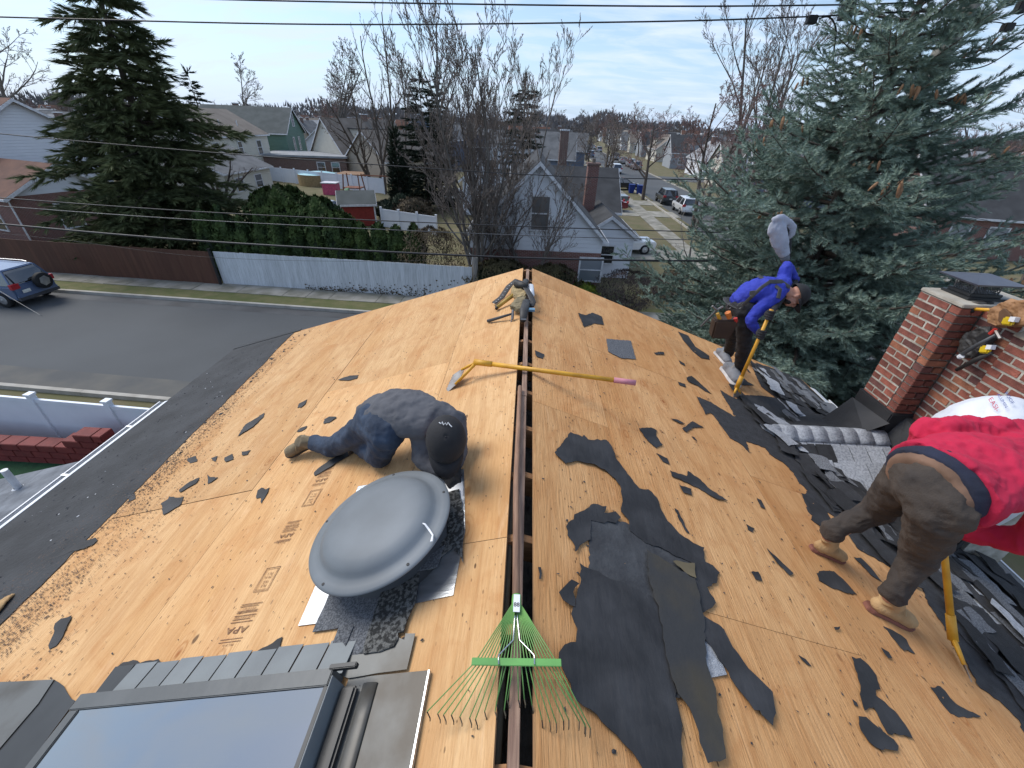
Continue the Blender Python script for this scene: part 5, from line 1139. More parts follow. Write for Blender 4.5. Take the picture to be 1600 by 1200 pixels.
# ================================================================ trees
BARK=mat('bark',(.13,.105,.085),.95,col2=(.07,.055,.045),scale=6,stretch=(3,3,.6),bump=.5,bscale=20)
BARKG=mat('bark_grey',(.17,.155,.14),.95,col2=(.09,.08,.07),scale=5,stretch=(3,3,.6))
TWIG=mat('twigs',(.19,.16,.14),.95,col2=(.12,.10,.088),scale=2)
TWIGR=mat('twigs_reddish',(.25,.155,.14),.95,col2=(.15,.10,.09),scale=2)
def fol(name,c,c2,scale=1.2,tr=.0):
    m=mat(name,c,.75,col2=c2,scale=scale,detail=4,lo=.36,hi=.64,world=True,spec=.2); return m
SPR=fol('spruce_needles',(.31,.40,.335),(.13,.185,.145),2.3); SPRD=fol('hemlock_needles',(.13,.15,.065),(.05,.065,.03),.8)
ARB=fol('arborvitae_green',(.070,.105,.030),(.026,.046,.016),1.3); ARB2=fol('bush_green',(.060,.090,.022),(.025,.042,.012),1.3)
DRK=fol('dark_conifer',(.030,.045,.025),(.014,.022,.014),.6); YLG=fol('yellow_green_bush',(.20,.24,.03),(.09,.13,.02),3)
BRN=fol('dry_brown_shrub',(.13,.10,.06),(.07,.055,.04),1.5); CONE=mat('spruce_cone',(.36,.20,.10),.8,col2=(.20,.10,.05),scale=40,bump=1,bscale=90)
def sprig_tpl(n,seed,rad=.5,fw=.9,wd=.05):
    g=np.random.default_rng(seed); V=[]
    for i in range(n):
        x=g.uniform(-.05,.95); a=g.uniform(0,2*math.pi); r0=np.array([x,0,0]); tip=np.array([x+fw*rad*g.uniform(.5,1.1),rad*math.cos(a),rad*math.sin(a)])*1.0
        tip[1:]*=(1-.35*x); s=np.array([0,-math.sin(a),math.cos(a)])*wd
        V+= [r0-s,r0+s,tip]
    # twig itself
    return np.array(V)
def place(tpl,O,D,Ln,W,g):   # tpl (3n,3) ; O,D (m,3)
    D=D/np.linalg.norm(D,axis=1)[:,None]; up=np.array([0,0,1.])+g.normal(size=D.shape)*.3; S=np.cross(up,D); S/=np.linalg.norm(S,axis=1)[:,None]; U=np.cross(D,S)
    V=O[:,None,:]+D[:,None,:]*(tpl[None,:,0:1]*Ln[:,None,None])+S[:,None,:]*(tpl[None,:,1:2]*W[:,None,None])+U[:,None,:]*(tpl[None,:,2:3]*W[:,None,None])
    V=V.reshape(-1,3); return V,np.arange(len(V)).reshape(-1,3)
def segmesh(S,n=3):   # S: list of (p0,p1,r0,r1)
    A=np.array([s[0] for s in S],float);B=np.array([s[1] for s in S],float);ra=np.array([s[2] for s in S]);rb=np.array([s[3] for s in S])
    D=B-A; D/=np.maximum(np.linalg.norm(D,axis=1),1e-9)[:,None]; ref=np.where(np.abs(D[:,2:3])>.9,np.array([[1.,0,0]]),np.array([[0,0,1.]])); S1=np.cross(ref,D); S1/=np.linalg.norm(S1,axis=1)[:,None]; S2=np.cross(D,S1)
    ang=np.arange(n)*2*math.pi/n; c,s=np.cos(ang),np.sin(ang)
    ring=lambda P,r: P[:,None,:]+(S1[:,None,:]*c[None,:,None]+S2[:,None,:]*s[None,:,None])*r[:,None,None]
    V=np.concatenate([ring(A,ra),ring(B+D*rb[:,None]*.3,rb)],axis=1).reshape(-1,3); m=len(S); b0=(np.arange(m)*2*n)[:,None]; j=np.arange(n)[None,:]; k=(j+1)%n
    F=np.stack([b0+j,b0+k,b0+n+k,b0+n+j],axis=-1).reshape(-1,4); return V,F
def conifer(label,base,H,R,nb=8,dz=.35,z0=.8,z1=None,droop=.25,up=.12,sl=.16,sw=.055,gap=.16,tgap=.2,tpl=None,fm=None,seed=1,cones=0,name='spruce_tree',trunk=.2,lean=(0,0),tl=.38,cat='tree',maxfrac=1.0,group=None,vsp=(-.28,.12)):
    g=np.random.default_rng(seed); t=thing(name,label,cat,base,0,group); z1=z1 or H
    segs=[];O=[];D=[];Ln=[]; tips=[]
    ax=lambda z: np.array([lean[0]*z/H,lean[1]*z/H,z])
    k=12
    for i in range(k): segs.append((ax(H*i/k),ax(H*(i+1)/k),trunk*(1-i/k)+.012,trunk*(1-(i+1)/k)+.012))
    z=z0; off=0
    while z<min(z1,H-.15):
        m_=max(4,int(nb*(.55+.45*(1-z/H)))); off+=2.4
        for b in range(m_):
            az=off+2*math.pi*b/m_+g.normal()*.18; L_=R(z,az)*g.uniform(.72,1.12); 
            if L_<.15: L_=.15
            zz=z+g.uniform(-dz/2,dz/2); p0=ax(zz); h=np.array([math.cos(az),math.sin(az),0]); dr=droop*g.uniform(.6,1.3); n_=max(3,int(L_/.3)); P=[]
            for i in range(n_+1):
                s=L_*i/n_; u=i/n_; P.append(p0+h*s+np.array([0,0,s*.10-dr*L_*u*u+up*L_*u**3*1.2])+np.cross(h,[0,0,1])*math.sin(u*3+az)*.05*L_)
            for i in range(n_): segs.append((P[i],P[i+1],.028*L_/3*(1-i/n_)*2+.005,.028*L_/3*(1-(i+1)/n_)*2+.005))
            P=np.array(P)
            s=max(.18*L_,.15)
            side=1
            while s<L_:
                u=s/L_*n_; i=min(int(u),n_-1); q=P[i]+(P[i+1]-P[i])*(u-i); bd=P[min(i+1,n_)]-P[i]; bd/=np.linalg.norm(bd); sd=np.cross(bd,[0,0,1]); sd/=np.linalg.norm(sd); side=-side
                td=bd*.75+sd*side*g.uniform(.35,1.05)+np.array([0,0,g.uniform(*vsp)]); td/=np.linalg.norm(td)
                T=(tl*(L_-s)+.16)*g.uniform(.7,1.2); 
                segs.append((q,q+td*T,.006,.003))
                w_=0.04
                while w_<T:
                    dd=td+g.normal(size=3)*.28; dd+=sd*0
                    fl=g.choice([-1,1]); dd=td*.8+np.cross(td,[0,0,1])*fl*g.uniform(.1,.8)+np.array([0,0,g.uniform(-.25,.3)])
                    O.append(q+td*w_); D.append(dd); Ln.append(sl*g.uniform(.7,1.25)); w_+=gap
                O.append(q+td*T); D.append(td); Ln.append(sl*1.1)
                s+=tgap*(.6+.5*s/L_)
            O.append(P[-1]); D.append(P[-1]-P[-2]); Ln.append(sl*1.3); tips.append((P[-1],zz,az))
            for i in range(1,n_):
                O.append(P[i]);D.append(P[i+1]-P[i]);Ln.append(sl)
        z+=dz
    # leader
    for i in range(6): O.append(ax(H-.12*i));D.append(np.array([g.normal()*.3,g.normal()*.3,1.]));Ln.append(sl*1.4)
    tr=[s for s in segs[:k]]; V,F=segmesh(tr,8); np_mesh('trunk',V,F,BARK,t,smooth=True)
    V,F=segmesh(segs[k:],3); o=np_mesh('branches',V,F,BARK,t); 
    V,F=place(tpl,np.array(O),np.array(D),np.array(Ln),np.full(len(O),sw)*g.uniform(.8,1.2,len(O)),g); o=np_mesh('crown',V,F,fm,t)
    if cones:
        me=MB().lathe((0,0,0),[(.003,.0),(.014,-.012),(.019,-.045),(.016,-.085),(.007,-.115),(.001,-.12)],7).build('cone',CONE,t,smooth=True); first=me; cand=[(p,zz,az) for p,zz,az in tips if zz>H*.35]; c=0
        g2=np.random.default_rng(seed+5)
        while c<cones:
            p,zz,az=cand[g2.integers(len(cand))]
            for j in range(g2.integers(3,8)):
                q=first if c==0 else first.copy()
                if c: C.objects.link(q); q.parent=t
                a=ax(zz); f=g2.uniform(.72,1.0); pp=a+(p-a)*f+g2.normal(size=3)*np.array([.12,.12,.03]); q.location=tuple(pp-np.array([0,0,.02])); q.rotation_euler=(g2.normal()*.25,g2.normal()*.25,g2.uniform(0,6)); sc=g2.uniform(.9,1.5); q.scale=(sc,sc,sc*1.15); c+=1
                if c>=cones: break
    return t
TPL=sprig_tpl(30,1,.85,.6,.10); TPL2=sprig_tpl(16,2,1.0,.9,.16); TPL3=sprig_tpl(10,3,1.0,.8,.25)
def RS(z,az):
    r=.49*(12.1-z) if z>4.4 else 3.75; r*=1+.04*math.cos(az)+.10*math.sin(az*3+z*1.3)+.14*math.sin(z*2.9+az*2)
    if math.sin(az*5+z*7.1)>.86: r*=1.22
    if z>6.5: r*=1-.05*min(4,z-6.5)
    if z<3: r*=.55+.15*z
    return max(.2,r)
conifer('big blue green spruce hung with cones beside the chimney, the largest tree',(6.04,9.0,0),12.1,RS,nb=10,dz=.29,z0=1.6,z1=11.5,droop=.17,up=.26,sl=.135,sw=.062,gap=.075,tgap=.09,tpl=TPL,fm=SPR,seed=3,cones=150,tl=.30,vsp=(-.55,.55))
def RH(z,az):
    r=.385*max(0,15.9-z); r*=1 if z>3.6 else .5+.14*z; r*=1+.10*math.cos(az-2.9)+.16*math.sin(az*2+z*.9)+.2*math.sin(z*1.7+az*3)
    return r
conifer('tall dark green hemlock rising behind the brown fence on the left',(-21.9,25.6,0),16.2,RH,nb=9,dz=.52,z0=1.2,droop=.22,up=.02,sl=.42,sw=.17,gap=.20,tgap=.26,tpl=TPL2,fm=SPRD,seed=8,name='hemlock_tree',trunk=.32,lean=(1.4,0),tl=.36,vsp=(-.6,.35))
def RP(z,az): return 2.5*max(0,1-z/10.5)**.7
conifer('dark dense pine among the yards beside the tall bare tree',(-10.4,46,0),11,lambda z,a:3.2*max(0,1-z/11)**.6,nb=8,dz=.6,z0=.5,sl=.45,sw=.2,gap=.34,tgap=.45,tpl=TPL2,fm=DRK,seed=4,name='pine_tree')
conifer('slim dark cypress column in front of the dark pine',(-12.2,42.5,0),7.0,lambda z,a:.75*(1-(z/7.0)**2.2)+.05,nb=8,dz=.3,z0=.2,sl=.35,sw=.16,gap=.25,tgap=.3,droop=-.6,tpl=TPL2,fm=DRK,seed=5,name='cypress_tree')
conifer('dark evergreen inside the bare branches before the white gabled house',(-.6,38,0),10.6,lambda z,a:1.9*max(0,1-z/10.6)**.5,nb=8,dz=.5,z0=1,sl=.4,sw=.18,gap=.3,tgap=.4,tpl=TPL2,fm=DRK,seed=6,name='evergreen_tree')
conifer('small dark spruce on the skyline right of the hemlock',(-58,84,0),13,lambda z,a:3*max(0,1-z/13)**.8,nb=8,dz=.9,z0=1,sl=.7,sw=.3,gap=.6,tgap=.7,tpl=TPL3,fm=DRK,seed=7,name='spruce_tree')
conifer('second small dark spruce on the skyline farther right',(-66,88,0),12,lambda z,a:2.8*max(0,1-z/12)**.8,nb=8,dz=.9,z0=1,sl=.7,sw=.3,gap=.6,tgap=.7,tpl=TPL3,fm=DRK,seed=17,name='spruce_tree')
conifer('dark pointed spruce behind the brown bungalow roofs',(-17,88,0),14,lambda z,a:2.6*max(0,1-z/14)**.8,nb=8,dz=.9,z0=1,sl=.7,sw=.3,gap=.6,tgap=.7,tpl=TPL3,fm=DRK,seed=19,name='spruce_tree')
def grow(seed,H,stems=1,spread=.5,levels=4,nseg=5,ch=(5,4,4,4),lenf=.55,r0=.16,up=.35,tilt=.0,base_r=.0,wander=.12,first=.3,minr=.006):
    g=np.random.default_rng(seed); S=[]
    def br(p,d,L_,r,lv):
        n_=nseg if lv<2 else 3; pts=[p]; dd=d.copy()
        for i in range(n_):
            dd=dd+g.normal(size=3)*wander+np.array([0,0,up*.12]); dd/=np.linalg.norm(dd); q=pts[-1]+dd*L_/n_; r1=max(minr,r*(1-.75*(i+1)/n_)); S.append((pts[-1],q,max(minr,r*(1-.75*i/n_)),r1)); pts.append(q)
        if lv>=levels: return
        m_=ch[min(lv,len(ch)-1)]
        for k in range(m_):
            u=first+(1-first)*(k+g.uniform(0,1))/m_ if lv==0 else .2+.8*(k+g.uniform(0,1))/m_
            u=min(u,.999); i=int(u*n_); q=pts[i]+(pts[i+1]-pts[i])*(u*n_-i); ax_=(pts[i+1]-pts[i]); ax_/=np.linalg.norm(ax_)
            pr_=g.normal(size=3); pr_-=ax_*pr_.dot(ax_); pr_/=np.linalg.norm(pr_); nd=ax_*(1-spread*.45)+pr_*spread*g.uniform(.7,1.3)+np.array([0,0,up*.4]); nd/=np.linalg.norm(nd)
            br(q,nd,L_*lenf*g.uniform(.75,1.2)*(1.05-.45*u),max(minr,r*(1-.75*u)*.62),lv+1)
    for s in range(stems):
        a=g.uniform(0,6.28); d=np.array([math.cos(a)*tilt*g.uniform(.4,1.2),math.sin(a)*tilt*g.uniform(.4,1.2),1.]); d/=np.linalg.norm(d)
        br(np.array([math.cos(a)*base_r,math.sin(a)*base_r,0.]),d,H*(g.uniform(.82,1) if stems>1 else 1),r0,0)
    return S
def bare_tree(label,loc,S,cutr=.03,bm_=BARK,tm=TWIG,name='bare_tree',group=None):
    t=thing(name,label,'tree',loc,0,group); A=[s for s in S if s[2]>cutr]; B=[s for s in S if s[2]<=cutr]
    V,F=segmesh(A,6); np_mesh('trunk',V,F,bm_,t,smooth=True)
    if B: V,F=segmesh(B,3); np_mesh('crown',V,F,tm,t)
    return t
bare_tree('large many stemmed bare tree in front of the white gabled house',(-2.1,21.7,0),grow(11,10.6,9,.50,4,6,(11,7,6,4),.42,.10,.42,.30,.3,.08,.15,.0075),.035,BARKG,TWIG)
bare_tree('slim bare tree of thin stems right before the white gable',(.2,21.4,0),grow(13,6.4,6,.5,4,6,(9,6,5,3),.45,.06,.45,.34,.2,.09,.15,.0065),.03,BARKG,TWIG)
bare_tree('tall bare tree with an upright crown behind the dark pine',(-9.6,48.5,0),grow(12,15.5,1,.55,4,7,(16,7,5,3),.40,.24,.5,.03,0,.06,.25,.014),.05,BARKG,TWIG)
for i,(x,y,h,l_) in enumerate(((-17.4,54.5,15,'left'),(-15.6,53,16.5,'middle'),(-14.2,54,14,'right'))):
    bare_tree('tall thin bare trunk in the middle yards, %s one of three'%l_,(x,y,0),grow(20+i,h,1,.5,3,8,(14,5,4),.30,.17,.5,.18,0,.07,.2,.014),.05,BARK,TWIG)
bare_tree('low wide bare tree leaning left of the three thin trunks',(-19.5,57,0),grow(23,13,3,.7,4,6,(8,5,4,3),.42,.2,.3,.5,.3,.1,.2,.015),.05)
bare_tree('pollarded dark tree with thick stubby branches before the cream wing',(-30.5,43.5,0),grow(24,4.6,6,.6,3,5,(5,4,4),.36,.16,.4,.55,.2,.10,.35,.012),.04,mat('dark_bark',(.055,.042,.035),.95),TWIG)
p_=atY(1165,262,48); bare_tree('big vase shaped bare tree on the skyline left of the spruce',(p_.x+1.3,48,0),grow(25,17.5,4,.55,5,6,(7,5,5,4,3),.50,.24,.45,.42,.2,.07,.25,.013),.05,BARKG,TWIG)
p_=atY(1105,280,42); bare_tree('reddish budding tree left of the vase shaped tree',(p_.x,42,0),grow(26,10.5,2,.75,5,6,(8,5,5,4,3),.50,.2,.25,.4,.2,.11,.2,.013),.05,BARK,TWIGR)
p_=atY(1190,290,34); bare_tree('second reddish budding tree, nearer, beside the spruce',(p_.x,34,0),grow(27,8.6,2,.75,5,6,(8,5,5,4,3),.5,.16,.25,.4,.2,.11,.2,.011),.05,BARK,TWIGR)
bare_tree('spreading bare street tree at the kerb of the side street',(14.9,58.8,0),grow(28,8.2,1,.9,4,5,(11,6,5,4),.52,.24,.3,0,0,.08,.25,.014),.05,BARK,TWIGR)
for i,(x,y,h) in enumerate(((10.6,66,7.5),(12.9,75,8),(15.3,92,8.5),(10.6,84,8))): bare_tree('bare street tree beyond the pickup truck, number counted along the footpath %s'%['nearest','second','third','last'][i] if False else ['small bare tree on the lawn behind the pickup truck','bare street tree just beyond the blue bins','bare street tree far up the side street kerb','bare tree on the lawn far up the side street'][i],(x,y,0),grow(40+i,h,1,.85,4,5,(10,5,5,3),.5,.18,.3,0,0,.09,.25,.016),.05)
bare_tree('big round crowned bare tree on the skyline left of centre',(-52,128,0),grow(31,21,3,.6,5,6,(7,5,5,4,3),.48,.35,.35,.35,.4,.08,.2,.03),.1,BARKG,TWIG)
bare_tree('lone bare tree on the skyline above the green house',(-90,150,0),grow(32,19,1,.7,4,6,(11,6,5,4),.45,.3,.35,.0,0,.08,.25,.035),.1,BARKG,TWIG)
p_=atY(1585,300,40); bare_tree('bare tree on the right edge of the skyline behind the spruce',(p_.x,40,0),grow(33,12,3,.7,4,6,(8,6,5,4),.48,.2,.3,.4,.2,.09,.2,.014),.05,BARKG,TWIGR)
bare_tree('bare tree on the left edge behind the white upper siding',(-64,55,0),grow(34,16,2,.7,4,6,(9,6,5,4),.48,.3,.3,.3,.2,.08,.2,.018),.05,BARKG,TWIG)
bare_tree('thin young tree with crossing branches beside the white SUV lawn',(9.8,24.8,0),grow(35,5.6,1,.6,3,6,(8,5,4),.45,.07,.3,.1,0,.09,.2,.008),.03,BARKG,mat('pale_twigs',(.30,.27,.24),.9))
p_=atZ(1560,455,0); bare_tree('young bare tree on the lawn to the right of the chimney',(p_.x+1.2,p_.y,0),grow(36,4.6,1,.8,4,5,(7,5,4,3),.5,.10,.3,.25,0,.09,.35,.009),.03)
# far bare trees: a few kinds, copied
VT_=[]
kinds=[('brown',BARK,TWIG),('grey',BARKG,TWIG),('reddish',BARK,TWIGR)]
for i in range(6):
    kn,bm_,tm=kinds[i%3]; t=bare_tree('x',(0,0,-500),grow(60+i,12,1+(i%2)*2,.65,4,5,(9,6,5,3),.47,.22,.35,.25*(i%2),.2,.08,.2,.03),.07,bm_,tm); KIDS[t.name]=list(t.children); VT_.append((t,kn))
r=random.Random(15); used=[0]*6; placed=0
while placed<150:
    y=r.uniform(92,335); x=r.uniform(-1.3*y,1.15*y)
    if 14<x-.0095*y<26 and y<300: continue
    if x<0 and y<105: continue
    if r.random()>(.35+.65*min(1,y/260)): continue
    i=r.randrange(6); t,kn=VT_[i]; side='left of the ridge line' if x<8 else 'right of the ridge line'
    dist='in front of' if y<200 else 'behind'
    lab='%s bare tree %s the far houses %s'%(kn,'among' if y<200 else 'behind',side); sc=r.uniform(.5,.95)
    if used[i]==0: o=t; o.location=(x,y,0); o.rotation_euler=(0,0,r.uniform(0,6)); o.scale=(sc,)*3
    else: o=dup(t,(x,y,0),r.uniform(0,6),sc)
    used[i]+=1; o['label']=lab; o['group']=lab.replace('tree','trees'); placed+=1
# the wood that closes the horizon
g_=np.random.default_rng(77); n_=26000
x=g_.uniform(-620,560,n_); y=360+g_.uniform(0,60,n_)+.0006*x*x*0; hgt=11+3*np.sin(x*.031)+2.4*np.sin(x*.11+1)+1.6*np.sin(x*.37); z=hgt*(1-g_.random(n_)**1.6*1.0)*1.0
s_=g_.uniform(.5,1.7,n_); a=g_.uniform(0,6.28,n_)
V=np.stack([np.stack([x-s_*.5,y,z-s_*1.3],1),np.stack([x+s_*.5,y+np.cos(a),z-s_*1.2],1),np.stack([x+np.sin(a)*s_*.8,y,z+s_*1.3],1)],1).reshape(-1,3)
o=np_mesh('distant_wood',V,np.arange(len(V)).reshape(-1,3),mat('distant_wood',(.20,.19,.195),1,col2=(.13,.125,.13),scale=.02,world=True)); o['kind']='stuff'; tag(o,'bare grey brown wood closing the horizon')  # paled towards grey: distance haze put into the colour
b=MB()
for k in range(60):
    x0=-640+k*20.5; hh=7.5+2*math.sin(x0*.031)+1.2*math.sin(x0*.13); b.add([(x0,425,0),(x0+20.5,425,0),(x0+20.5,425,hh+math.sin(k)),(x0,425,hh+math.sin(k-1))],[(0,1,2,3)])
o=b.build('far_tree_ridge',MATS['distant_wood']); o['kind']='structure'
# ---- hedges and shrubs
def leafy(label,loc,H,R,n,fm,ls=.1,shape='arb',seed=0,name='arborvitae',cat='shrub',group=None,core=True,flat=.5,squash=(1,1)):
    g=np.random.default_rng(seed); t=thing(name,label,cat,loc,0,group)
    u=g.random(n); 
    if shape=='arb': zz=u**.9; prof=np.sqrt(np.clip(1-(zz*1.0)**2.2,0,1))*(.85+.15*np.sin(zz*9+seed))
    else: zz=.5-.5*np.cos(np.pi*(.06+.9*u)); prof=np.sqrt(np.clip(1-(2*zz-1)**2*.96,0,1))
    az=g.uniform(0,2*math.pi,n); bumpy=1+.13*np.sin(az*5+zz*7+seed)+.10*np.sin(az*9-zz*13)+.08*np.sin(zz*25+az*3)
    r=R*prof*bumpy*(1-.28*g.random(n)**2.2)
    P=np.stack([r*np.cos(az)*squash[0],r*np.sin(az)*squash[1],zz*H*(1+.04*np.sin(az*4))],1)
    out=np.stack([np.cos(az),np.sin(az),.4+zz*.8],1)+g.normal(size=(n,3))*.45; out/=np.linalg.norm(out,axis=1)[:,None]
    upv=np.array([[0,0,1.]])+g.normal(size=(n,3))*.5; a=np.cross(upv,out); a/=np.linalg.norm(a,axis=1)[:,None]; b_=np.cross(out,a)
    s=ls*g.uniform(.6,1.4,n)[:,None]
    V=np.stack([P-a*s*flat,P-b_*s*.3,P+a*s*flat,P+b_*s+out*s*.5],1).reshape(-1,3)
    np_mesh('foliage',V,np.arange(4*n).reshape(-1,4),fm,t)
    if core:
        cb=MB(); k=10; prf=[]
        for i in range(k+1):
            z_=i/k; pr_=math.sqrt(max(0,1-z_**2.2)) if shape=='arb' else math.sqrt(max(0,1-(2*z_-1)**2)); prf.append((max(.01,R*.74*pr_),z_*H*.93))
        cb.lathe((0,0,0),prf,12); o=cb.build('dark_core',DRK if shape!='dry' else BARK,t); o.scale=(squash[0],squash[1],1)  # solid dark core added to stop the view through the foliage
    return t
r=random.Random(4)
for i in range(8):
    x=-17.4+i*1.02; leafy('%s arborvitae of the hedge behind the fence joint, counted from the left'%['first','second','third','fourth','fifth','sixth','seventh','eighth'][i],(x,22.7+.05*(i%2)-.03*i,0),3.35+.25*math.sin(i*2.1),.72,3600,ARB,.15,'arb',i,group='arborvitae hedge behind the fences')
for i in range(4):
    leafy('%s arborvitae of the right hand group behind the white board fence'%['first','second','third','fourth'][i],(-9.0+i*.98,23.0,0),3.0+.2*math.sin(i*3),.72,3600,ARB,.15,'arb',30+i,group='arborvitae hedge behind the fences')
leafy('big round green bush towering behind the middle of the hedge',(-14.6,25.8,0),4.2,2.2,9000,ARB2,.17,'round',50,'round_bush','bush')
leafy('second round green bush behind the hedge, right of the biggest one',(-12.2,25.2,0),3.8,1.6,7000,ARB,.16,'round',51,'round_bush','bush')
leafy('third round olive green bush in the hedge gap before the red shed',(-10.5,23.8,0),3.3,1.5,6000,ARB2,.16,'round',52,'round_bush','bush')
leafy('grey brown leafless bush behind the right end of the white board fence',(-5.0,22.7,0),3.0,1.7,6500,BRN,.11,'round',53,'dry_bush','bush',core=False,flat=.18)
leafy('olive brown bush before the brick base of the white gabled house',(-1.2,20.9,0),2.0,1.6,5200,mat('olive_dry',(.085,.075,.03),.9,col2=(.05,.04,.02),scale=2),.12,'round',54,'dry_bush','bush',flat=.25,squash=(1.2,.55))
leafy('second olive brown bush before the white gabled house',(1.4,20.9,0),1.9,1.4,5200,MATS['olive_dry'],.12,'round',55,'dry_bush','bush',flat=.25,squash=(1.1,.5))
leafy('bright yellow green bush at the corner of the white gabled house',(3.1,21.0,0),1.0,.75,2600,YLG,.11,'round',56,'yellow_bush','bush')
leafy('dark leafless shrub right of the yellow green bush',(5.4,20.9,0),1.7,1.7,5200,mat('dark_dry',(.07,.05,.045),.95,col2=(.035,.028,.025),scale=2),.10,'round',57,'dry_bush','bush',core=False,flat=.15)
leafy('second dark leafless shrub near the footpath',(7.6,22.4,0),1.1,1.2,3600,MATS['dark_dry'],.09,'round',58,'dry_bush','bush',core=False,flat=.15)
leafy('pair of low grey shrubs behind the kerb, left one',(8.8,24.2,0),.9,.8,2400,BRN,.09,'round',59,'dry_bush','bush',flat=.3)
leafy('small conical green shrub beside the white SUV',(5.9,27.2,0),1.6,.6,2200,ARB,.11,'arb',60,'cone_shrub','shrub')
leafy('round dark bush beside the red shed',(-13.0,40.5,0),1.4,1.2,2600,DRK,.16,'round',61,'round_bush','bush')
leafy('round brown bush right of the red shed',(-10.6,40.6,0),1.7,1.7,3000,BRN,.16,'round',62,'round_bush','bush')
leafy('round clipped dark bush below the cypress',(-11.6,41.0,0),1.9,1.1,2600,DRK,.16,'round',63,'round_bush','bush')
leafy('bright green round bush beside the far brick chimney',(4.6,54,0),2.2,1.8,2600,ARB2,.25,'round',64,'round_bush','bush')
# ================================================================ people
def remeshed(mb,voxel,sm=4,fold=None,name='part',m_=None,parent=None,seed=0):
    o=mb.build('tmp',None); md=o.modifiers.new('r','REMESH'); md.mode='VOXEL'; md.voxel_size=voxel; s_=o.modifiers.new('s','SMOOTH'); s_.factor=.5; s_.iterations=sm
    dg=bpy.context.evaluated_depsgraph_get(); me=bpy.data.meshes.new_from_object(o.evaluated_get(dg)); bpy.data.objects.remove(o)
    n=len(me.vertices); co=np.empty(n*3,np.float32); me.vertices.foreach_get('co',co); co=co.reshape(-1,3)
    if fold:
        amp,fr,ax=fold; nr=np.empty(n*3,np.float32); me.vertices.foreach_get('normal',nr); nr=nr.reshape(-1,3); A=np.array(ax)
        d=np.array([noise.noise((p[0]*fr*A[0]+seed,p[1]*fr*A[1],p[2]*fr*A[2])) for p in co])
        d2=np.array([abs(noise.noise((p[0]*fr*2.1*A[0]+seed+9,p[1]*fr*2.1*A[1],p[2]*fr*2.1*A[2]))) for p in co])
        co=co+nr*((d*amp)-(d2*amp*.8))[:,None]
    off=np.array(parent['_w']) if parent is not None and parent.get('_w') else np.zeros(3)
    me.vertices.foreach_set('co',(co-off).astype(np.float32).ravel()); me.polygons.foreach_set('use_smooth',[True]*len(me.polygons)); me.materials.clear(); me.materials.append(m_); me.update()
    me.name=name; q=bpy.data.objects.new(name,me); C.objects.link(q); q.parent=parent; return q
def limb(mb,pts,rad,flat=None,up=None,n=14):
    pts=[Vector(p) for p in pts]; P=[];Rr=[];Fl=[]; fl=flat or rad
    k=len(pts)
    for i in range(k-1):
        p0=pts[max(i-1,0)];p1=pts[i];p2=pts[i+1];p3=pts[min(i+2,k-1)]
        for j in range(5):
            t=j/5; P.append(.5*((2*p1)+(p2-p0)*t*.7+(2*p0*.7-(5-.6)*p1+(4-.4*1)*p2*1.0-p3*.0-p2*.0)*0*t*t) + (p2-p1)*0 if False else p1.lerp(p2,t)); Rr.append(rad[i]+(rad[i+1]-rad[i])*t); Fl.append(fl[i]+(fl[i+1]-fl[i])*t)
    P.append(pts[-1]);Rr.append(rad[-1]);Fl.append(fl[-1])
    # soften the corners
    for _ in range(2): P=[P[0]]+[(P[i-1]+P[i]*2+P[i+1])/4 for i in range(1,len(P)-1)]+[P[-1]]
    mb.tube(P,Rr,n,True,flat=Fl,up=up); mb.ball(P[0],min(Rr[0],Fl[0])*.98); mb.ball(P[-1],min(Rr[-1],Fl[-1])*.98)
    return mb
def head(mb,c,fw,up,s=1.0):
    c,fw,up=Vector(c),Vector(fw).normalized(),Vector(up); up=(up-fw*up.dot(fw)).normalized(); rt=fw.cross(up); M=Matrix((rt,fw,up)).transposed()
    P=lambda x,y,z: c+rt*x*s+fw*y*s+up*z*s
    mb.ball(P(0,-.01,.03),(.075*s,.093*s,.088*s),16,10,M); mb.ball(P(0,.022,-.045),(.058*s,.062*s,.070*s),14,8,M); mb.ball(P(0,.055,-.085),(.032*s,.028*s,.024*s),10,6,M)
    mb.ball(P(0,.088,-.028),(.013*s,.020*s,.026*s),8,6,M); mb.ball(P(0,.098,-.040),(.016*s,.012*s,.011*s),8,6,M)
    for sx in (-1,1): mb.ball(P(sx*.077,-.005,-.02),(.009*s,.017*s,.030*s),8,6,M); mb.ball(P(sx*.030,.076,.008),(.020*s,.010*s,.009*s),8,6,M); mb.ball(P(sx*.035,.062,-.035),(.020*s,.018*s,.020*s),8,6,M)
    mb.ball(P(0,.082,-.066),(.024*s,.012*s,.009*s),8,6,M)
    return rt,fw,up
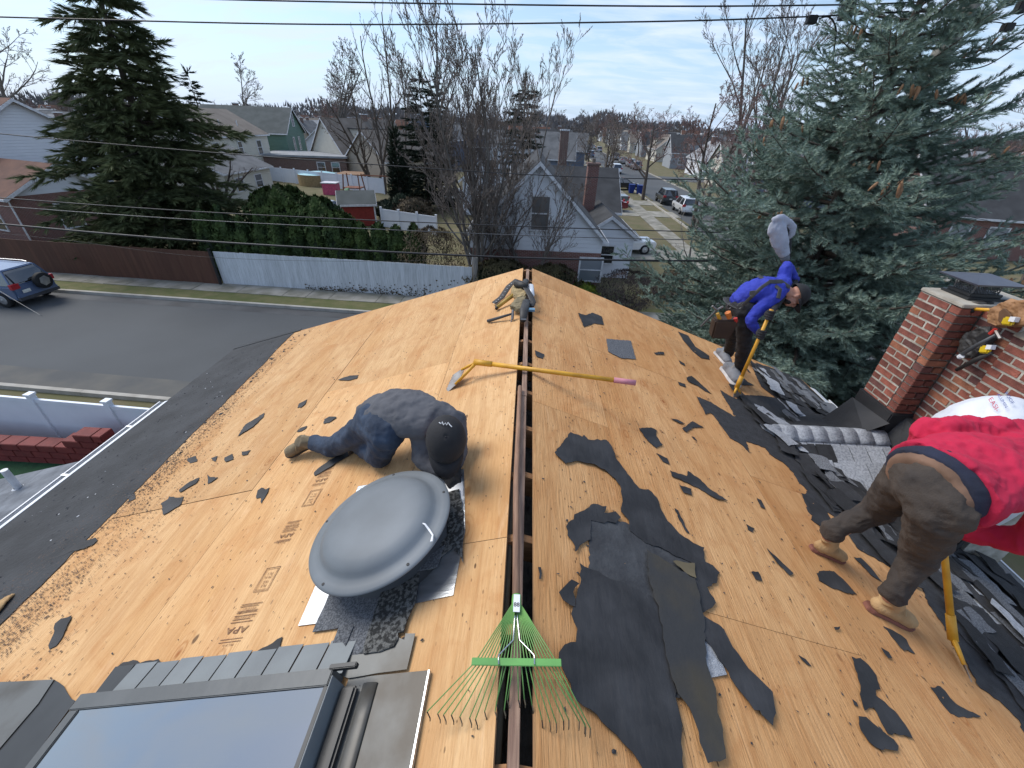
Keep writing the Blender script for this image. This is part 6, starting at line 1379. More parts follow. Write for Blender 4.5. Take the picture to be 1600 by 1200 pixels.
def hand_grip(mb,c,a,w,rs=.017,flip=1,s=1.0):
    """hand closed round a shaft: c grip centre, a shaft axis, w wrist point"""
    c,a,w=Vector(c),Vector(a).normalized(),Vector(w); n=(w-c); n-=a*n.dot(a)
    if n.length<.01: n=a.orthogonal()
    n.normalize(); b=a.cross(n)*flip; r=rs+.012*s
    pc=c+n*(rs+.020*s)                      # palm lies between wrist and shaft
    mb.tube([pc-a*.038*s,pc+a*.038*s],[.030*s,.030*s],10,True,flat=[.020*s,.020*s],up=n); mb.tube([w,pc],[.027*s,.032*s],10,True)
    for i,(o_,ln) in enumerate(((-.033,.9),(-.011,1.0),(.011,.97),(.033,.82))):
        pts=[];k=8
        for j in range(k+1):
            th=R_(10)+j/k*R_(255)*ln; pts.append(c+a*(o_*s)+n*math.cos(th)*(r+.004)+b*math.sin(th)*(r+.004))
        mb.tube(pts,[.0105*s]*(k-1)+[.0095*s,.0075*s],8,True)
    pts=[]; 
    for j in range(6):
        th=-R_(15)-j/5*R_(120); pts.append(c+a*(-.045+.012*j)*s+n*math.cos(th)*(r+.006)+b*math.sin(th)*(r+.006))
    mb.tube(pts,[.013*s,.0125*s,.012*s,.0115*s,.011*s,.009*s],8,True)
def hand_flat(mb,w,d,n,s=1.0,curl=.25):
    """relaxed hand: w wrist, d towards the fingertips, n back of the hand"""
    w,d,n=Vector(w),Vector(d).normalized(),Vector(n); n=(n-d*n.dot(d)).normalized(); b=d.cross(n)
    mb.tube([w,w+d*.045*s,w+d*.095*s],[.026*s,.038*s,.041*s],10,True,flat=[.02*s,.017*s,.014*s],up=n)
    for o_,ln in ((-.032,.062),(-.011,.078),(.011,.072),(.032,.055)):
        p=w+d*.088*s+b*o_*s; pts=[p]; dd=d.copy()
        for j in range(3): dd=(dd-n*curl).normalized(); pts.append(pts[-1]+dd*ln*s*(.45,.32,.27)[j])
        mb.tube(pts,[.0105*s,.010*s,.009*s,.0075*s],8,True)
    p=w+d*.03*s-b*.032*s; mb.tube([p,p+(d*.6-b*.7-n*.2)*.035*s,p+(d*.9-b*.65-n*.3)*.062*s],[.014*s,.0125*s,.009*s],8,True)
def cap(parent,c,fw,up,m_,s=1.0,brim=True,name='cap'):
    c,fw,up=Vector(c),Vector(fw).normalized(),Vector(up); up=(up-fw*up.dot(fw)).normalized(); rt=fw.cross(up)
    P=lambda x,y,z: c+rt*x*s+fw*y*s+up*z*s
    b=MB(); n=28;k=8; vs=[];fs=[]
    for i in range(k+1):
        th=math.pi/2*i/k
        for j in range(n):
            ph=2*math.pi*j/n; vs.append(P(.086*math.cos(th)*math.cos(ph),-.01+.105*math.cos(th)*math.sin(ph),.012+.112*math.sin(th)))
    for i in range(k):
        for j in range(n): fs.append((i*n+j,i*n+(j+1)%n,(i+1)*n+(j+1)%n,(i+1)*n+j))
    b.add(vs,fs)
    o=b.build(name,m_,parent,smooth=True); md=o.modifiers.new('s','SOLIDIFY'); md.thickness=.004; md.offset=1
    MB().ball(P(0,-.01,.124),(.008,.008,.005),8,4).build('cap_button',m_,parent); 
    if brim:
        vs=[];fs=[];m2=12
        for j in range(m2+1):
            ph=R_(20)+R_(140)*j/m2; x,y=.082*math.cos(ph),-.01+.10*math.sin(ph); e=math.sin((ph-R_(20))/R_(140)*math.pi)**.6; vs.append(P(x,y,.014)); vs.append(P(x*1.02,y+.075*e,.004-.018*abs(math.cos(ph))))
        for j in range(m2): fs.append((2*j,2*j+2,2*j+3,2*j+1))
        o=MB().add(vs,fs).build('cap_brim',m_,parent,smooth=True); md=o.modifiers.new('s','SOLIDIFY'); md.thickness=.005
    return P
def boot(parent,heel,toe,up,shaft,um,sm_,name='boot',h=.135,w_=.052):
    heel,toe,up=Vector(heel),Vector(toe),Vector(up).normalized(); d=(toe-heel); L_=d.length; d.normalize(); up=(up-d*up.dot(d)).normalized(); sd=d.cross(up); s=L_/.30
    P=lambda x,y,z: heel+d*x*s+sd*y*s+up*z*s
    b=MB(); b.tube([P(.035,0,.055),P(.10,0,.058),P(.17,0,.052),P(.235,0,.042),P(.268,0,.036)],[w_*.86*s,w_*.84*s,w_*.95*s,w_*1.02*s,w_*.72*s],14,True,flat=[.048*s,.054*s,.050*s,.043*s,.034*s],up=up)
    b.ball(P(.035,0,.055),(.040*s,)*3); b.tube([P(.075,0,.05),P(.072,0,h)],[.052*s,.057*s],14); b.tube([P(.075,0,h*.9),Vector(shaft)],[.055*s,.056*s],12)
    q=remeshed(b,.008,3,(.003,30,(1,1,1)),name,um,parent)
    out=[]; 
    for x,w1 in ((-.008,.022),(.02,.038),(.08,.037),(.14,.040),(.20,.050),(.25,.048),(.28,.036),(.295,.014)): out.append((x,w1))
    poly=[P(x,w1*1.0,0) for x,w1 in out]+[P(x,-w1*1.0,0) for x,w1 in out[::-1]]
    so_=MB().prism(poly,up*.024*s).build('sole',sm_,parent,bevel=.003,tri=True); so_.parent=q
    lc=MB()
    for k in range(5):
        x=.125+.02*k-.0; z=.098-.011*k; lc.tube([P(x,-.026,z-.012),P(x+.006,0,z+.006),P(x,.026,z-.012)],.0028,5)
    lc.tube([P(.118,0,.108),P(.13,.03,.115),P(.145,.045,.09)],.0025,5).tube([P(.118,0,.108),P(.135,-.03,.112),P(.15,-.045,.085)],.0025,5)
    l_=lc.build('laces',mat('bootlace',(.40,.31,.17),.8),parent); l_.parent=q; l_['kind']='stuff'
    return q
SKIN=mat('skin',(.48,.25,.17),.55,col2=(.40,.19,.13),scale=20); HAIR=mat('dark_hair',(.012,.010,.009),.7)
DENIM=mat('dark_denim',(.045,.068,.110),.9,col2=(.022,.034,.058),scale=9,detail=7,bump=.4,bscale=220)
HOOD=mat('charcoal_knit',(.115,.117,.128),.92,col2=(.080,.082,.092),scale=6,detail=6,bump=.35,bscale=260)
BLU=mat('royal_blue_shirt',(.025,.045,.42),.8,col2=(.018,.03,.30),scale=5,bump=.25,bscale=260)
BLK=mat('black_cloth',(.012,.012,.014),.85,col2=(.02,.02,.022),scale=8,bump=.3,bscale=200)
REDC=mat('crimson_fleece',(.52,.012,.055),.9,col2=(.40,.010,.045),scale=4,detail=7,bump=.35,bscale=260)
NAVY=mat('navy_shirt',(.016,.020,.045),.9,col2=(.012,.015,.03),scale=6,bump=.3,bscale=200)
BRNP=mat('dirty_brown_work_trousers',(.070,.054,.042),.95,col2=(.036,.030,.027),scale=4,detail=8,bump=.4,bscale=160)
BRNW=mat('trouser_waistband_brown',(.20,.115,.075),.9,col2=(.14,.08,.05),scale=9)
SUEDE=mat('tan_suede',(.50,.33,.16),.95,col2=(.36,.22,.10),scale=10,detail=7,bump=.4,bscale=120)
SUEDED=mat('olive_suede',(.24,.19,.115),.95,col2=(.13,.105,.07),scale=12,detail=7,bump=.4,bscale=120)
SOLE=mat('brick_rubber_sole',(.25,.10,.07),.8); SOLEK=mat('dark_sole',(.06,.05,.045),.8); SOLEW=mat('white_sole',(.6,.6,.6),.6)
LEATH=mat('tan_leather',(.36,.19,.085),.7,col2=(.25,.125,.055),scale=9,bump=.3,bscale=60); LEATHK=mat('black_leather',(.022,.021,.021),.6,col2=(.04,.038,.035),scale=9)
up_=Vector((0,0,1))
# ---- man in charcoal shirt and jeans, kneeling with his head down beside the vent
A=wthing('person','man kneeling head down in charcoal sweatshirt, dark jeans and black cap behind the vent hood','person',tuple(onL(590,690,0)))
ankL=onL(490,692,.085); kneL=onL(520,700,.075); hipL=onL(578,664,.26); hipR=onL(604,676,.28); kneR=onL(592,712,.085); ankR=onL(552,690,.07); pel=onL(592,655,.30)
b=MB(); limb(b,[hipL,kneL,ankL],[.098,.070,.056]); limb(b,[hipR,kneR,ankR],[.102,.078,.055]); limb(b,[hipL,pel,hipR],[.115,.135,.115])
b.ball(kneL,.072); b.ball(kneR,.082)
remeshed(b,.011,5,(.010,17,(1,1,1)),'jeans',DENIM,A,3)
spn=[onL(588,652,.29),onL(612,644,.32),onL(643,646,.31),onL(672,652,.27),onL(688,656,.22)]
shL=onL(662,684,.18); shR=onL(708,660,.20); elL=onL(661,722,.09); wrL=onL(694,738,.05); elR=onL(716,700,.09); wrR=onL(714,722,.06)
b=MB(); b.tube(spn,[.160,.168,.172,.158,.115],18,True,flat=[.125,.13,.12,.10,.075],up=NL); b.ball(spn[0],.13); b.ball(spn[-1],.075)
limb(b,[shL,elL,wrL],[.078,.062,.046]); limb(b,[shR,elR,wrR],[.078,.062,.046]); limb(b,[shL,spn[3],shR],[.085,.12,.085])
remeshed(b,.011,6,(.011,15,(1.2,1.2,1.2)),'sweatshirt',HOOD,A,5)
hc=onL(697,690,.25); fwA=Vector((.10,-.75,-.75)); upA=Vector((.15,-.72,.62))
b=MB(); head(b,hc,fwA,upA); b.tube([onL(690,668,.20),hc],[.062,.06],12)
b.tube([spn[0],spn[3]],[.08,.08],10); b.tube([spn[3],onL(690,668,.20)],[.07,.06],10); limb(b,[spn[3],shL,elL,wrL],[.05,.045,.035,.026]); limb(b,[spn[3],shR,elR,wrR],[.05,.045,.035,.026]); limb(b,[spn[0],hipL,kneL,ankL],[.06,.06,.045,.036]); limb(b,[spn[0],hipR,kneR,ankR],[.06,.06,.045,.036])
remeshed(b,.0075,2,None,'body',SKIN,A)
Pc=cap(A,hc,fwA,upA,BLK,1.18)
b=MB(); hand_flat(b,wrL,onL(706,752,.02)-wrL,NL,.9); remeshed(b,.006,1,None,'glove',BLK,A)  # hand coloured black to stand in for the shade under his head
b=MB(); hand_flat(b,wrR,onL(712,742,.03)-wrR,-NL,.9,-.15); remeshed(b,.006,1,None,'glove',BLK,A)  # other hand, black for the same shade
b=MB()
rtA=Vector(fwA).normalized(); 
sq=[(-.030,.0,.0),(-.024,.0,.008),(-.018,0,-.004),(-.012,0,.009),(-.004,0,-.003),(.0,0,.008),(.008,0,.001),(.014,0,.009),(.02,0,-.004),(.032,0,-.008)]
cc_=Pc(0,-.01,.02)
def on_ball(c,rad,u,v):
    r=Vector(ray(u,v)).normalized(); o=Vector((0,0,CZ))-c; B_=o.dot(r); D_=B_*B_-(o.dot(o)-rad*rad)
    return None if D_<0 else Vector((0,0,CZ))+r*(-B_-math.sqrt(D_))
q=[on_ball(cc_,.134,u,v) for u,v in ((686,660),(689,662),(691,659),(693,664),(696,661),(698,664),(700,660),(703,664),(706,667))]
q=[p for p in q if p is not None]
b.tube(q,.0022,5).build('cap_script',WHITE,A)
boot(A,onL(497,690,.05),onL(447,712,.03),Vector((.25,-.35,.8)),ankL,SUEDED,SOLEK)
boot(A,onL(560,694,.07),onL(545,712,.03),Vector((-.3,.6,.5)),ankR,SUEDED,SOLEK)
# ---- man in blue pulling shingles at the far right
B=wthing('person','man in royal blue shirt with black harness straps bending over a tear-off shovel','person',tuple(onR(1142,580,0)))
a1=onR(1147,592,.0)+Vector((.03,0,.10)); a2=onR(1131,562,0)+Vector((.03,0,.10)); k1=atY(1163,535,4.06); k2=atY(1146,520,4.46); h1=atY(1164,486,4.12); h2=atY(1150,478,4.42)
b=MB(); limb(b,[h1,k1,a1],[.098,.078,.062]); limb(b,[h2,k2,a2],[.098,.078,.062]); limb(b,[h1,(h1+h2)/2+Vector((0,0,.04)),h2],[.115,.13,.115])
remeshed(b,.011,4,(.010,17,(1,1,1.3)),'trousers',BLK,B,2)
s0=atY(1158,470,4.27); s1=atY(1172,457,4.24); s2=atY(1195,450,4.22); s3=atY(1216,451,4.22)
sh1=atY(1207,466,4.08); sh2=atY(1224,440,4.40); e1=atY(1169,500,3.98); w1=atY(1186,519,3.95); e2=atY(1229,412,4.46); w2=atY(1243,438,4.52)
b=MB(); b.tube([s0,s1,s2,s3],[.155,.158,.168,.125],16,True,flat=[.115,.115,.12,.10],up=(0,0,1)); b.ball(s0,.12); b.ball(s3,.10)
limb(b,[sh1,e1,w1],[.076,.057,.042]); limb(b,[sh2,e2,w2],[.076,.057,.042]); limb(b,[sh1,s3,sh2],[.08,.10,.08])
remeshed(b,.010,5,(.009,17,(1.2,1.2,1.2)),'blue_shirt',BLU,B,7)
hB=atY(1243,463,4.20); fwB=Vector((.35,-.45,-.95)); upB=Vector((.93,-.1,.25))
shaftT=atY(1203,490,3.86); shaftB=onR(1152,604,.10); gx=shaftT.lerp(shaftB,.27)
b=MB(); head(b,hB,fwB,upB,.98); nk=atY(1227,455,4.22); b.tube([s3,nk,hB],[.06,.058,.058],12); b.tube([s0,s3],[.08,.08],10); limb(b,[s3,sh1,e1,w1],[.05,.045,.035,.026]); limb(b,[s3,sh2,e2,w2],[.05,.045,.035,.026]); limb(b,[s0,h1,k1,a1],[.06,.06,.045,.04]); limb(b,[s0,h2,k2,a2],[.06,.06,.045,.04])
remeshed(b,.0075,2,None,'body',SKIN,B)
b=MB(); hand_grip(b,gx,shaftB-shaftT,w1,s=1.1); remeshed(b,.005,1,None,'glove',BLK,B)
b=MB(); gx2=shaftT.lerp(shaftB,.02); hand_grip(b,gx2,shaftB-shaftT,gx2+(w2-gx2).normalized()*.10,s=1.1); b.tube([w2,gx2+(w2-gx2).normalized()*.08],[.035,.028],8); remeshed(b,.005,1,None,'glove',BLK,B)
cap(B,hB,fwB,upB,BLK,1.08,True,'cap')
hb_=MB(); r_,f_,u_=Vector(fwB).normalized().cross(Vector(upB)),Vector(fwB).normalized(),Vector(upB).normalized()
hb_.ball(hB+f_*.035-u_*.075,(.055,.055,.035),12,8); remeshed(hb_,.008,2,(.004,60,(1,1,1)),'beard',HAIR,B)
MB().tube([hB+u_*.07-f_*.075+r_*x for x in (-.03,0,.03)],.006,6).build('yellow_tab',YEL,B)
def strap(parent,pts,w_,m_,name='strap',th=.004,ups=None):
    b=MB(); b.tube(pts,[w_/2]*len(pts),8,True,flat=[th]*len(pts),up=ups or (0,0,1)); return b.build(name,m_,parent)
nB=Vector((0,-.35,.95))
strap(B,[atY(1160,478,4.06),atY(1174,464,4.03),atY(1190,449,4.06),atY(1203,440,4.12)],.034,LEATHK,'harness_strap',.005,(-.3,-.75,.6))
strap(B,[atY(1185,431,4.28),atY(1203,439,4.17),atY(1219,452,4.06),atY(1216,466,4.0)],.040,LEATHK,'harness_strap',.005,(0,-.7,.7))
strap(B,[atY(1203,440,4.12),atY(1222,440,4.16),atY(1234,449,4.15)],.05,LEATHK,'harness_strap',.005,(0,-.6,.8))
MB().obox(atY(1176,459,4.0)-Vector((.025,0,.02)),(.05,0,.01),(0,.005,0),(-.01,0,.045)).build('buckle',WIREL,B)
b=MB(); cc=(s0+(h1+h2)/2)/2
ring=[]; ax_=(s1-(h1+h2)/2).normalized(); u1=Vector((0,1,0)); u2=ax_.cross(u1)
ring=[cc+u1*(.185*math.cos(t))+u2*(.145*math.sin(t)) for t in [2*math.pi*k/20 for k in range(21)]]
strap(B,ring,.07,LEATHK,'tool_belt',.008,tuple(ax_) if False else (0,0,1))
pc=atY(1130,508,4.02); MB().add([(pc.x-.10,pc.y-.05,pc.z-.14),(pc.x+.09,pc.y-.05,pc.z-.14),(pc.x+.09,pc.y+.06,pc.z-.12),(pc.x-.10,pc.y+.06,pc.z-.12),(pc.x-.12,pc.y-.07,pc.z+.07),(pc.x+.12,pc.y-.07,pc.z+.09),(pc.x+.12,pc.y+.06,pc.z+.09),(pc.x-.12,pc.y+.06,pc.z+.07)],[(3,2,1,0),(0,1,5,4),(1,2,6,5),(2,3,7,6),(3,0,4,7),(4,5,6,7)]).build('tool_pouch',mat('dark_brown_leather',(.05,.03,.02),.7),B,bevel=.015)
MB().tube([atY(1121,490,4.0),atY(1126,502,4.0)],.018,8).build('tool_handle',YEL,B)
MB().tube([atY(1095,510,4.05),atY(1120,484,4.0)],.010,8).build('tool_shaft',WIREL,B); MB().tube([atY(1113,478,4.0),atY(1120,484,4.0),atY(1130,479,4.0)],.012,6).build('hammer_head',STEEL,B)
MB().tube([atY(1137,488,3.97),atY(1140,497,3.97)],[.03,.024],8).build('tool_handle',mat('orange_plastic',(.62,.18,.03),.5),B); MB().tube([atY(1149,497,3.97),atY(1150,503,3.97)],.02,8).build('tool_handle',mat('red_plastic',(.5,.03,.02),.5),B)
b=MB()
for u in (1122,1140,1156): p=atY(u,478,4.0); b.tube([p+Vector((.025*math.cos(t),0,.03*math.sin(t))) for t in [k*.8 for k in range(8)]],.004,5)
o=b.build('carabiners',WIREL,B); o['kind']='stuff'
GR=mat('grey_canvas',(.20,.21,.23),.9); 
for hl,to,an in ((onR(1128,577,.004),onR(1152,607,.004),a1),(onR(1117,552,.004),onR(1138,574,.004),a2)):
    boot(B,hl,to,NR,an,GR,SOLEW,'shoe',.085)
# ---- man in the red jacket, bending down in the right foreground
Cc=wthing('person','man in crimson jacket and dirty brown trousers bending away, right foreground','person',tuple(onR(1390,920,0)))
hR_,tR_=onR(1352,948,.003),onR(1424,980,.003); hL_,tL_=onR(1266,857,.003),onR(1318,877,.003)
aR_=hR_.lerp(tR_,.24)+up_*.15; aL_=hL_.lerp(tL_,.24)+up_*.15
hpR=atZ(1464,800,6.52); hpL=atZ(1422,748,6.53); kR=atZ(1436,868,6.10); kL=atZ(1372,797,6.10)
b=MB(); limb(b,[hpR,kR,aR_+up_*.075],[.118,.088,.060]); limb(b,[hpL,kL,aL_+up_*.075],[.114,.084,.059]); pc=(hpR+hpL)/2; limb(b,[hpL+Vector((.02,0,.02)),pc+Vector((.0,0,.055)),hpR+Vector((.02,0,.02))],[.128,.150,.128])
for a_,h_,t_ in ((aR_,hR_,tR_),(aL_,hL_,tL_)): b.tube([a_+up_*.09,a_+up_*.01],[.064,.062],14)
remeshed(b,.011,4,(.016,12,(1,1,1.2)),'trousers',BRNP,Cc,4)
ax0=Vector((1,.32,.06)).normalized(); q0=pc+Vector((-.02,0,.07)); q2=q0+ax0*.36+up_*.02; q3=q0+ax0*.60
b=MB(); b.tube([q0-ax0*.035,q0+ax0*.0,q0+ax0*.05],[.168,.184,.188],16,True,flat=[.125,.142,.145],up=(0,0,1)); remeshed(b,.012,3,(.006,14,(1,1,1)),'waistband',BRNW,Cc)
b=MB(); b.tube([q0-ax0*.005,q0+ax0*.04,q0+ax0*.12],[.196,.208,.198],18,True,flat=[.152,.158,.15],up=(0,0,1)); remeshed(b,.012,3,(.006,12,(1,1,1)),'undershirt',NAVY,Cc)
sL=atY(1600,684,1.92); eL=atY(1453,668,1.86); wL=atY(1428,730,1.90); sR_=q3+Vector((.02,-.24,-.05))
s_top=atY(1476,872,1.56); s_bot=onR(1489,1000,.06); dirS=(s_top-s_bot).normalized(); s_end=s_bot+dirS*1.0; gR=s_bot+dirS*.62
b=MB()
b.tube([q0+ax0*.07,q0+ax0*.14,q2,q3],[.242,.238,.215,.15],20,True,flat=[.165,.155,.135,.11],up=(0,0,1))
limb(b,[sL,eL,wL],[.105,.088,.060]); limb(b,[sL,q3,sR_],[.095,.12,.10]); eR=sR_+Vector((.04,-.02,-.27)); limb(b,[sR_,eR,gR+(eR-gR).normalized()*.10],[.10,.08,.05])
remeshed(b,.011,4,(.022,8.5,(1.3,1.3,1.0)),'jacket',REDC,Cc,6)
hC=q3+ax0*.24+Vector((0,0,-.08)); fwC=Vector((.6,-.1,-1)); upC=Vector((.9,0,.35))
b=MB(); head(b,hC,fwC,upC); b.tube([q3,hC],[.062,.06],12); b.tube([q0,q3],[.08,.08],10); limb(b,[q3,sL,eL,wL],[.05,.045,.035,.026]); limb(b,[q3,sR_,eR],[.05,.045,.035]); limb(b,[q0,hpR,kR,aR_],[.06,.06,.045,.04]); limb(b,[q0,hpL,kL,aL_],[.06,.06,.045,.04])
hand_grip(b,gR,dirS,gR+(eR-gR).normalized()*.10); hand_flat(b,wL,Vector((.35,-.1,-1)),Vector((-1,0,-.3)))
remeshed(b,.0075,2,None,'body',SKIN,Cc)
cap(Cc,hC,fwC,upC,BLK,1.06)
boot(Cc,hR_,tR_,NR,aR_,SUEDE,SOLE); boot(Cc,hL_,tL_,NR,aL_,SUEDE,SOLE)
# ================================================================ tools
def shovel(label,grip,sock,tipc,side,name='tear_off_shovel',bw=.22,bl=.22,pink=False,nrm=None):
    grip,sock,tipc,side=map(Vector,(grip,sock,tipc,side)); t=wthing(name,label,'shovel',tuple(sock))
    a=(grip-sock).normalized(); b=MB(); b.tube([sock+a*.02,grip],[.0175,.0165],12); b.build('handle',YEL,t,smooth=True)
    MB().tube([grip-a*(.14 if pink else .02),grip+a*.012],[.020,.020],12).build('grip',PINK if pink else YEL,t,smooth=True)
    MB().tube([sock+a*.12,sock-a*.02],[.022,.024],12).build('socket',YEL,t,smooth=True)
    d=(tipc-sock); L_=d.length; d.normalize(); sd=side.normalized(); n=d.cross(sd).normalized()
    for s in (-1,1): MB().tube([sock,sock+d*L_*.3+sd*s*bw*.18,sock+d*L_*.62+sd*s*bw*.34],[.013,.012,.010],8).build('fork_arm',YEL,t,smooth=True)
    o=sock+d*L_*.5; k=8; poly=[o-sd*bw*.38,o+sd*bw*.38,tipc+sd*bw*.5]
    for j in range(k): 
        u=.5-(j+.5)/k; poly.append(tipc+sd*bw*u-d*.018); poly.append(tipc+sd*bw*(.5-(j+1)/k))
    MB().prism(poly,n*.004).build('blade',STEEL,t,tri=True); return t
g0=onL(745,566,.12); p1=atZ(822,576,6.452); rr_=Vector(ray(992,588)).normalized(); 
# handle is straight: extend the blade-side point over the ridge
dd_=(p1-g0).normalized(); Cm=Vector((0,0,CZ)); w0=g0-Cm; bq=dd_.dot(rr_); sc_=(bq*rr_.dot(w0)-dd_.dot(w0))/(1-bq*bq); grip_=g0+dd_*sc_
shovel('yellow handled tear-off shovel with a worn pink grip lying across the ridge','%s'%'' or grip_,onL(757,569,.115) if False else g0,onL(699,603,.012),Vector((.25,.85,.45)),pink=True,bw=.20)
shovel('yellow tear-off shovel held by the man in blue',shaftT+(shaftT-shaftB).normalized()*.03,shaftB,onR(1152,622,.004),(.85,.45,-.25),bw=.16)
shovel('yellow tear-off shovel standing in the shingles below the man in the red jacket',s_end,s_bot+dirS*.02,onR(1505,1042,.005),(.35,.85,-.1),bw=.17)
# ---- leaf rake
RK=wthing('leaf_rake','green leaf rake with wooden handle lying over the open ridge in the foreground','rake',(0.02,.9,6.45))
GRN_=mat('green_tine',(.17,.36,.10),.5,col2=(.12,.27,.07),scale=8); GRB=mat('green_rake_bar',(.16,.42,.11),.45)
hz_=6.452; Hh=atZ(807,945,6.47)
MB().tube([Hh+Vector((0,-.02,0)),Vector((.012,1.5,6.45)),Vector((.010,2.42,6.442))],[.0155,.0145,.014],12).build('handle',mat('worn_handle_wood',(.33,.19,.115),.7,col2=(.20,.11,.07),scale=3,stretch=(30,2,30)),RK,smooth=True)
tips=[(672,1122),(688,1125),(697,1127),(709,1127),(722,1130),(737,1132),(746,1134),(760,1122),(776,1122),(778,1108),(790,1120),(795,1104),(812,1104),(821,1103),(833,1112),(848,1135),(860,1138),(870,1140),(881,1136),(889,1135),(905,1137),(914,1142),(915,1146),(922,1148)]
nt_=len(tips)
for i,(u,v) in enumerate(tips):
    f=(i+.5)/nt_; top=Hh+Vector(((f-.5)*.030,0,.008)); bm_=atZ(740+f*132,1034,6.475)
    e=atZ(u,v,6.415); e2=atZ(u+(u-800)*.02-2,v-10,6.428); zr=max(zL(e.x) if e.x<XL else zR(e.x),6.30) if (e.x<XL or e.x>XR) else 6.42
    e.z=max(e.z,zr+.004)
    MB().tube([top,bm_,e2],[.0022,.0020,.0019],5,True,flat=[.0014]*3).build('tine',GRN_,RK,smooth=True)
    MB().tube([e2,e,e+Vector((0,-.004,-.012))],[.002,.002,.0016],5).build('tine_tip',BLACK if i%3==0 else MATS['brown_tip'] if 'brown_tip' in MATS else mat('brown_tip',(.10,.08,.05),.7),RK)
A0=atZ(737,1034,6.483); A1=atZ(877,1036,6.483); dA=(A1-A0)
MB().obox(A0+Vector((0,-.012,0)),dA,(0,.024,0),(0,0,.004)).build('cross_bar',GRB,RK,bevel=.0015)
MB().tube([Hh+Vector((0,-.025,0)),Hh+Vector((0,.035,0))],[.019,.018],12).build('collar',GRB,RK,smooth=True)
p=Hh+Vector((0,.0,.0195)); MB().obox(p+Vector((-.012,-.038,0)),(.024,0,0),(0,.066,0),(0,0,.002)).build('paper_label',WHITE,RK)
me=text_mesh('88',.022,bold=True); put_flat(me,'label_print',Matrix.Translation(p+Vector((0,-.012,.0026))),mat('print_grey',(.12,.12,.12),.8),RK)
for s in (-1,1):
    q=[Hh+Vector((s*.004,-.03,.012)),Hh+Vector((s*.005,-.06,.012)),atZ(807+s*5,1000,6.48),atZ(807+s*28,1024,6.487),atZ(807+s*28,1038,6.492)]
    MB().tube(q,.0026,6).build('wire_brace',mat('chrome',(.7,.7,.7),.15,metal=1),RK,smooth=True)
t=wthing('wooden_pole','old greenish pole lying in the ridge opening left of the ridge board','pole',(-.0,1.3,6.4)); MB().tube([(-.012,.2,6.33),(-.006,1.0,6.35),(-.004,2.3,6.36)],[.016,.015,.014],10).build('pole',mat('greenish_pole',(.15,.145,.105),.8,col2=(.09,.09,.07),scale=4,stretch=(20,2,20)),t,smooth=True)
# ---- tool belts
def pouch(par,c,w_,h,d_,m_,open_=True,tilt=None,name='pouch'):
    b=MB(); c=Vector(c); X=Vector(tilt[0]).normalized(); Z=Vector(tilt[1]); Z=(Z-X*Z.dot(X)).normalized(); Y=X.cross(Z)
    n=12;vs=[];fs=[]
    for i,(zz,sc) in enumerate(((-1,.62),(-.9,.82),(-.4,1.0),(.5,1.06),(1,1.0))):
        for j in range(n):
            a=2*math.pi*j/n; vs.append(c+X*math.cos(a)*w_/2*sc+Y*math.sin(a)*d_/2*sc+Z*zz*h/2)
    for i in range(4):
        for j in range(n): fs.append((i*n+j,i*n+(j+1)%n,(i+1)*n+(j+1)%n,(i+1)*n+j))
    fs.append(tuple(range(n-1,-1,-1)))
    o=b.add(vs,fs).build(name,m_,par,smooth=True); md=o.modifiers.new('s','SOLIDIFY'); md.thickness=.004; return o
def hammer(par,a,b_,hm,head_len=.12,side=(0,0,1)):
    a,b_=Vector(a),Vector(b_); MB().tube([a,a.lerp(b_,.45),b_],[.016,.014,.010],10).build('hammer_handle',hm,par,smooth=True)
    s=Vector(side).normalized(); MB().tube([b_-s*head_len*.45,b_,b_+s*head_len*.3],[.014,.013,.012],8).tube([b_-s*head_len*.40,b_-s*head_len*.75-(b_-a).normalized()*.02],[.010,.004],6).build('hammer_head',STEEL,par)
def tape(par,c,X,Z):
    c,X,Z=Vector(c),Vector(X).normalized(),Vector(Z).normalized(); Y=X.cross(Z); MB().obox(c-X*.035-Z*.03-Y*.018,X*.07,Z*.06,Y*.036).build('tape_measure',mat('tape_yellow',(.75,.52,.02),.4),par,bevel=.01); MB().obox(c+X*.012+Z*.002-Y*.0185,X*.035,Z*.034,Y*.037).build('tape_label',WHITE,par)
# at the far end of the ridge
t=wthing('tool_belt','worn tool belt with tan pouches and holed black strap at the far ridge end','tool belt',(0.03,4.4,6.42))
q=[atZ(772,453,6.50),atZ(784,449,6.50),atZ(795,441,6.50),atZ(806,437,6.50),atZ(815,441,6.49)]
q[0].z=zL(q[0].x)+.03; q[1].z=zL(q[1].x)+.04; q[2].z=zL(q[2].x)+.08
strap(t,q,.07,LEATHK,'belt_strap',.006,(0,0,1))
for i in range(9):
    for s in (-.018,.018):
        k=i/8*2.4; j=int(k); p=q[j].lerp(q[j+1],k-j); MB().lathe(p+Vector((0,s,.0075)),[(.006,0),(.0001,.0008)],8).build('eyelet',ALUW,t)
q=[atZ(815,441,6.50),atZ(823,452,6.51),atZ(829,462,6.50),atZ(833,472,6.48),atZ(830,479,6.46)]; strap(t,q,.06,LEATHK,'belt_strap',.01,(0,0,1))
KH=mat('khaki_suede',(.42,.32,.16),.9,col2=(.30,.22,.11),scale=12)
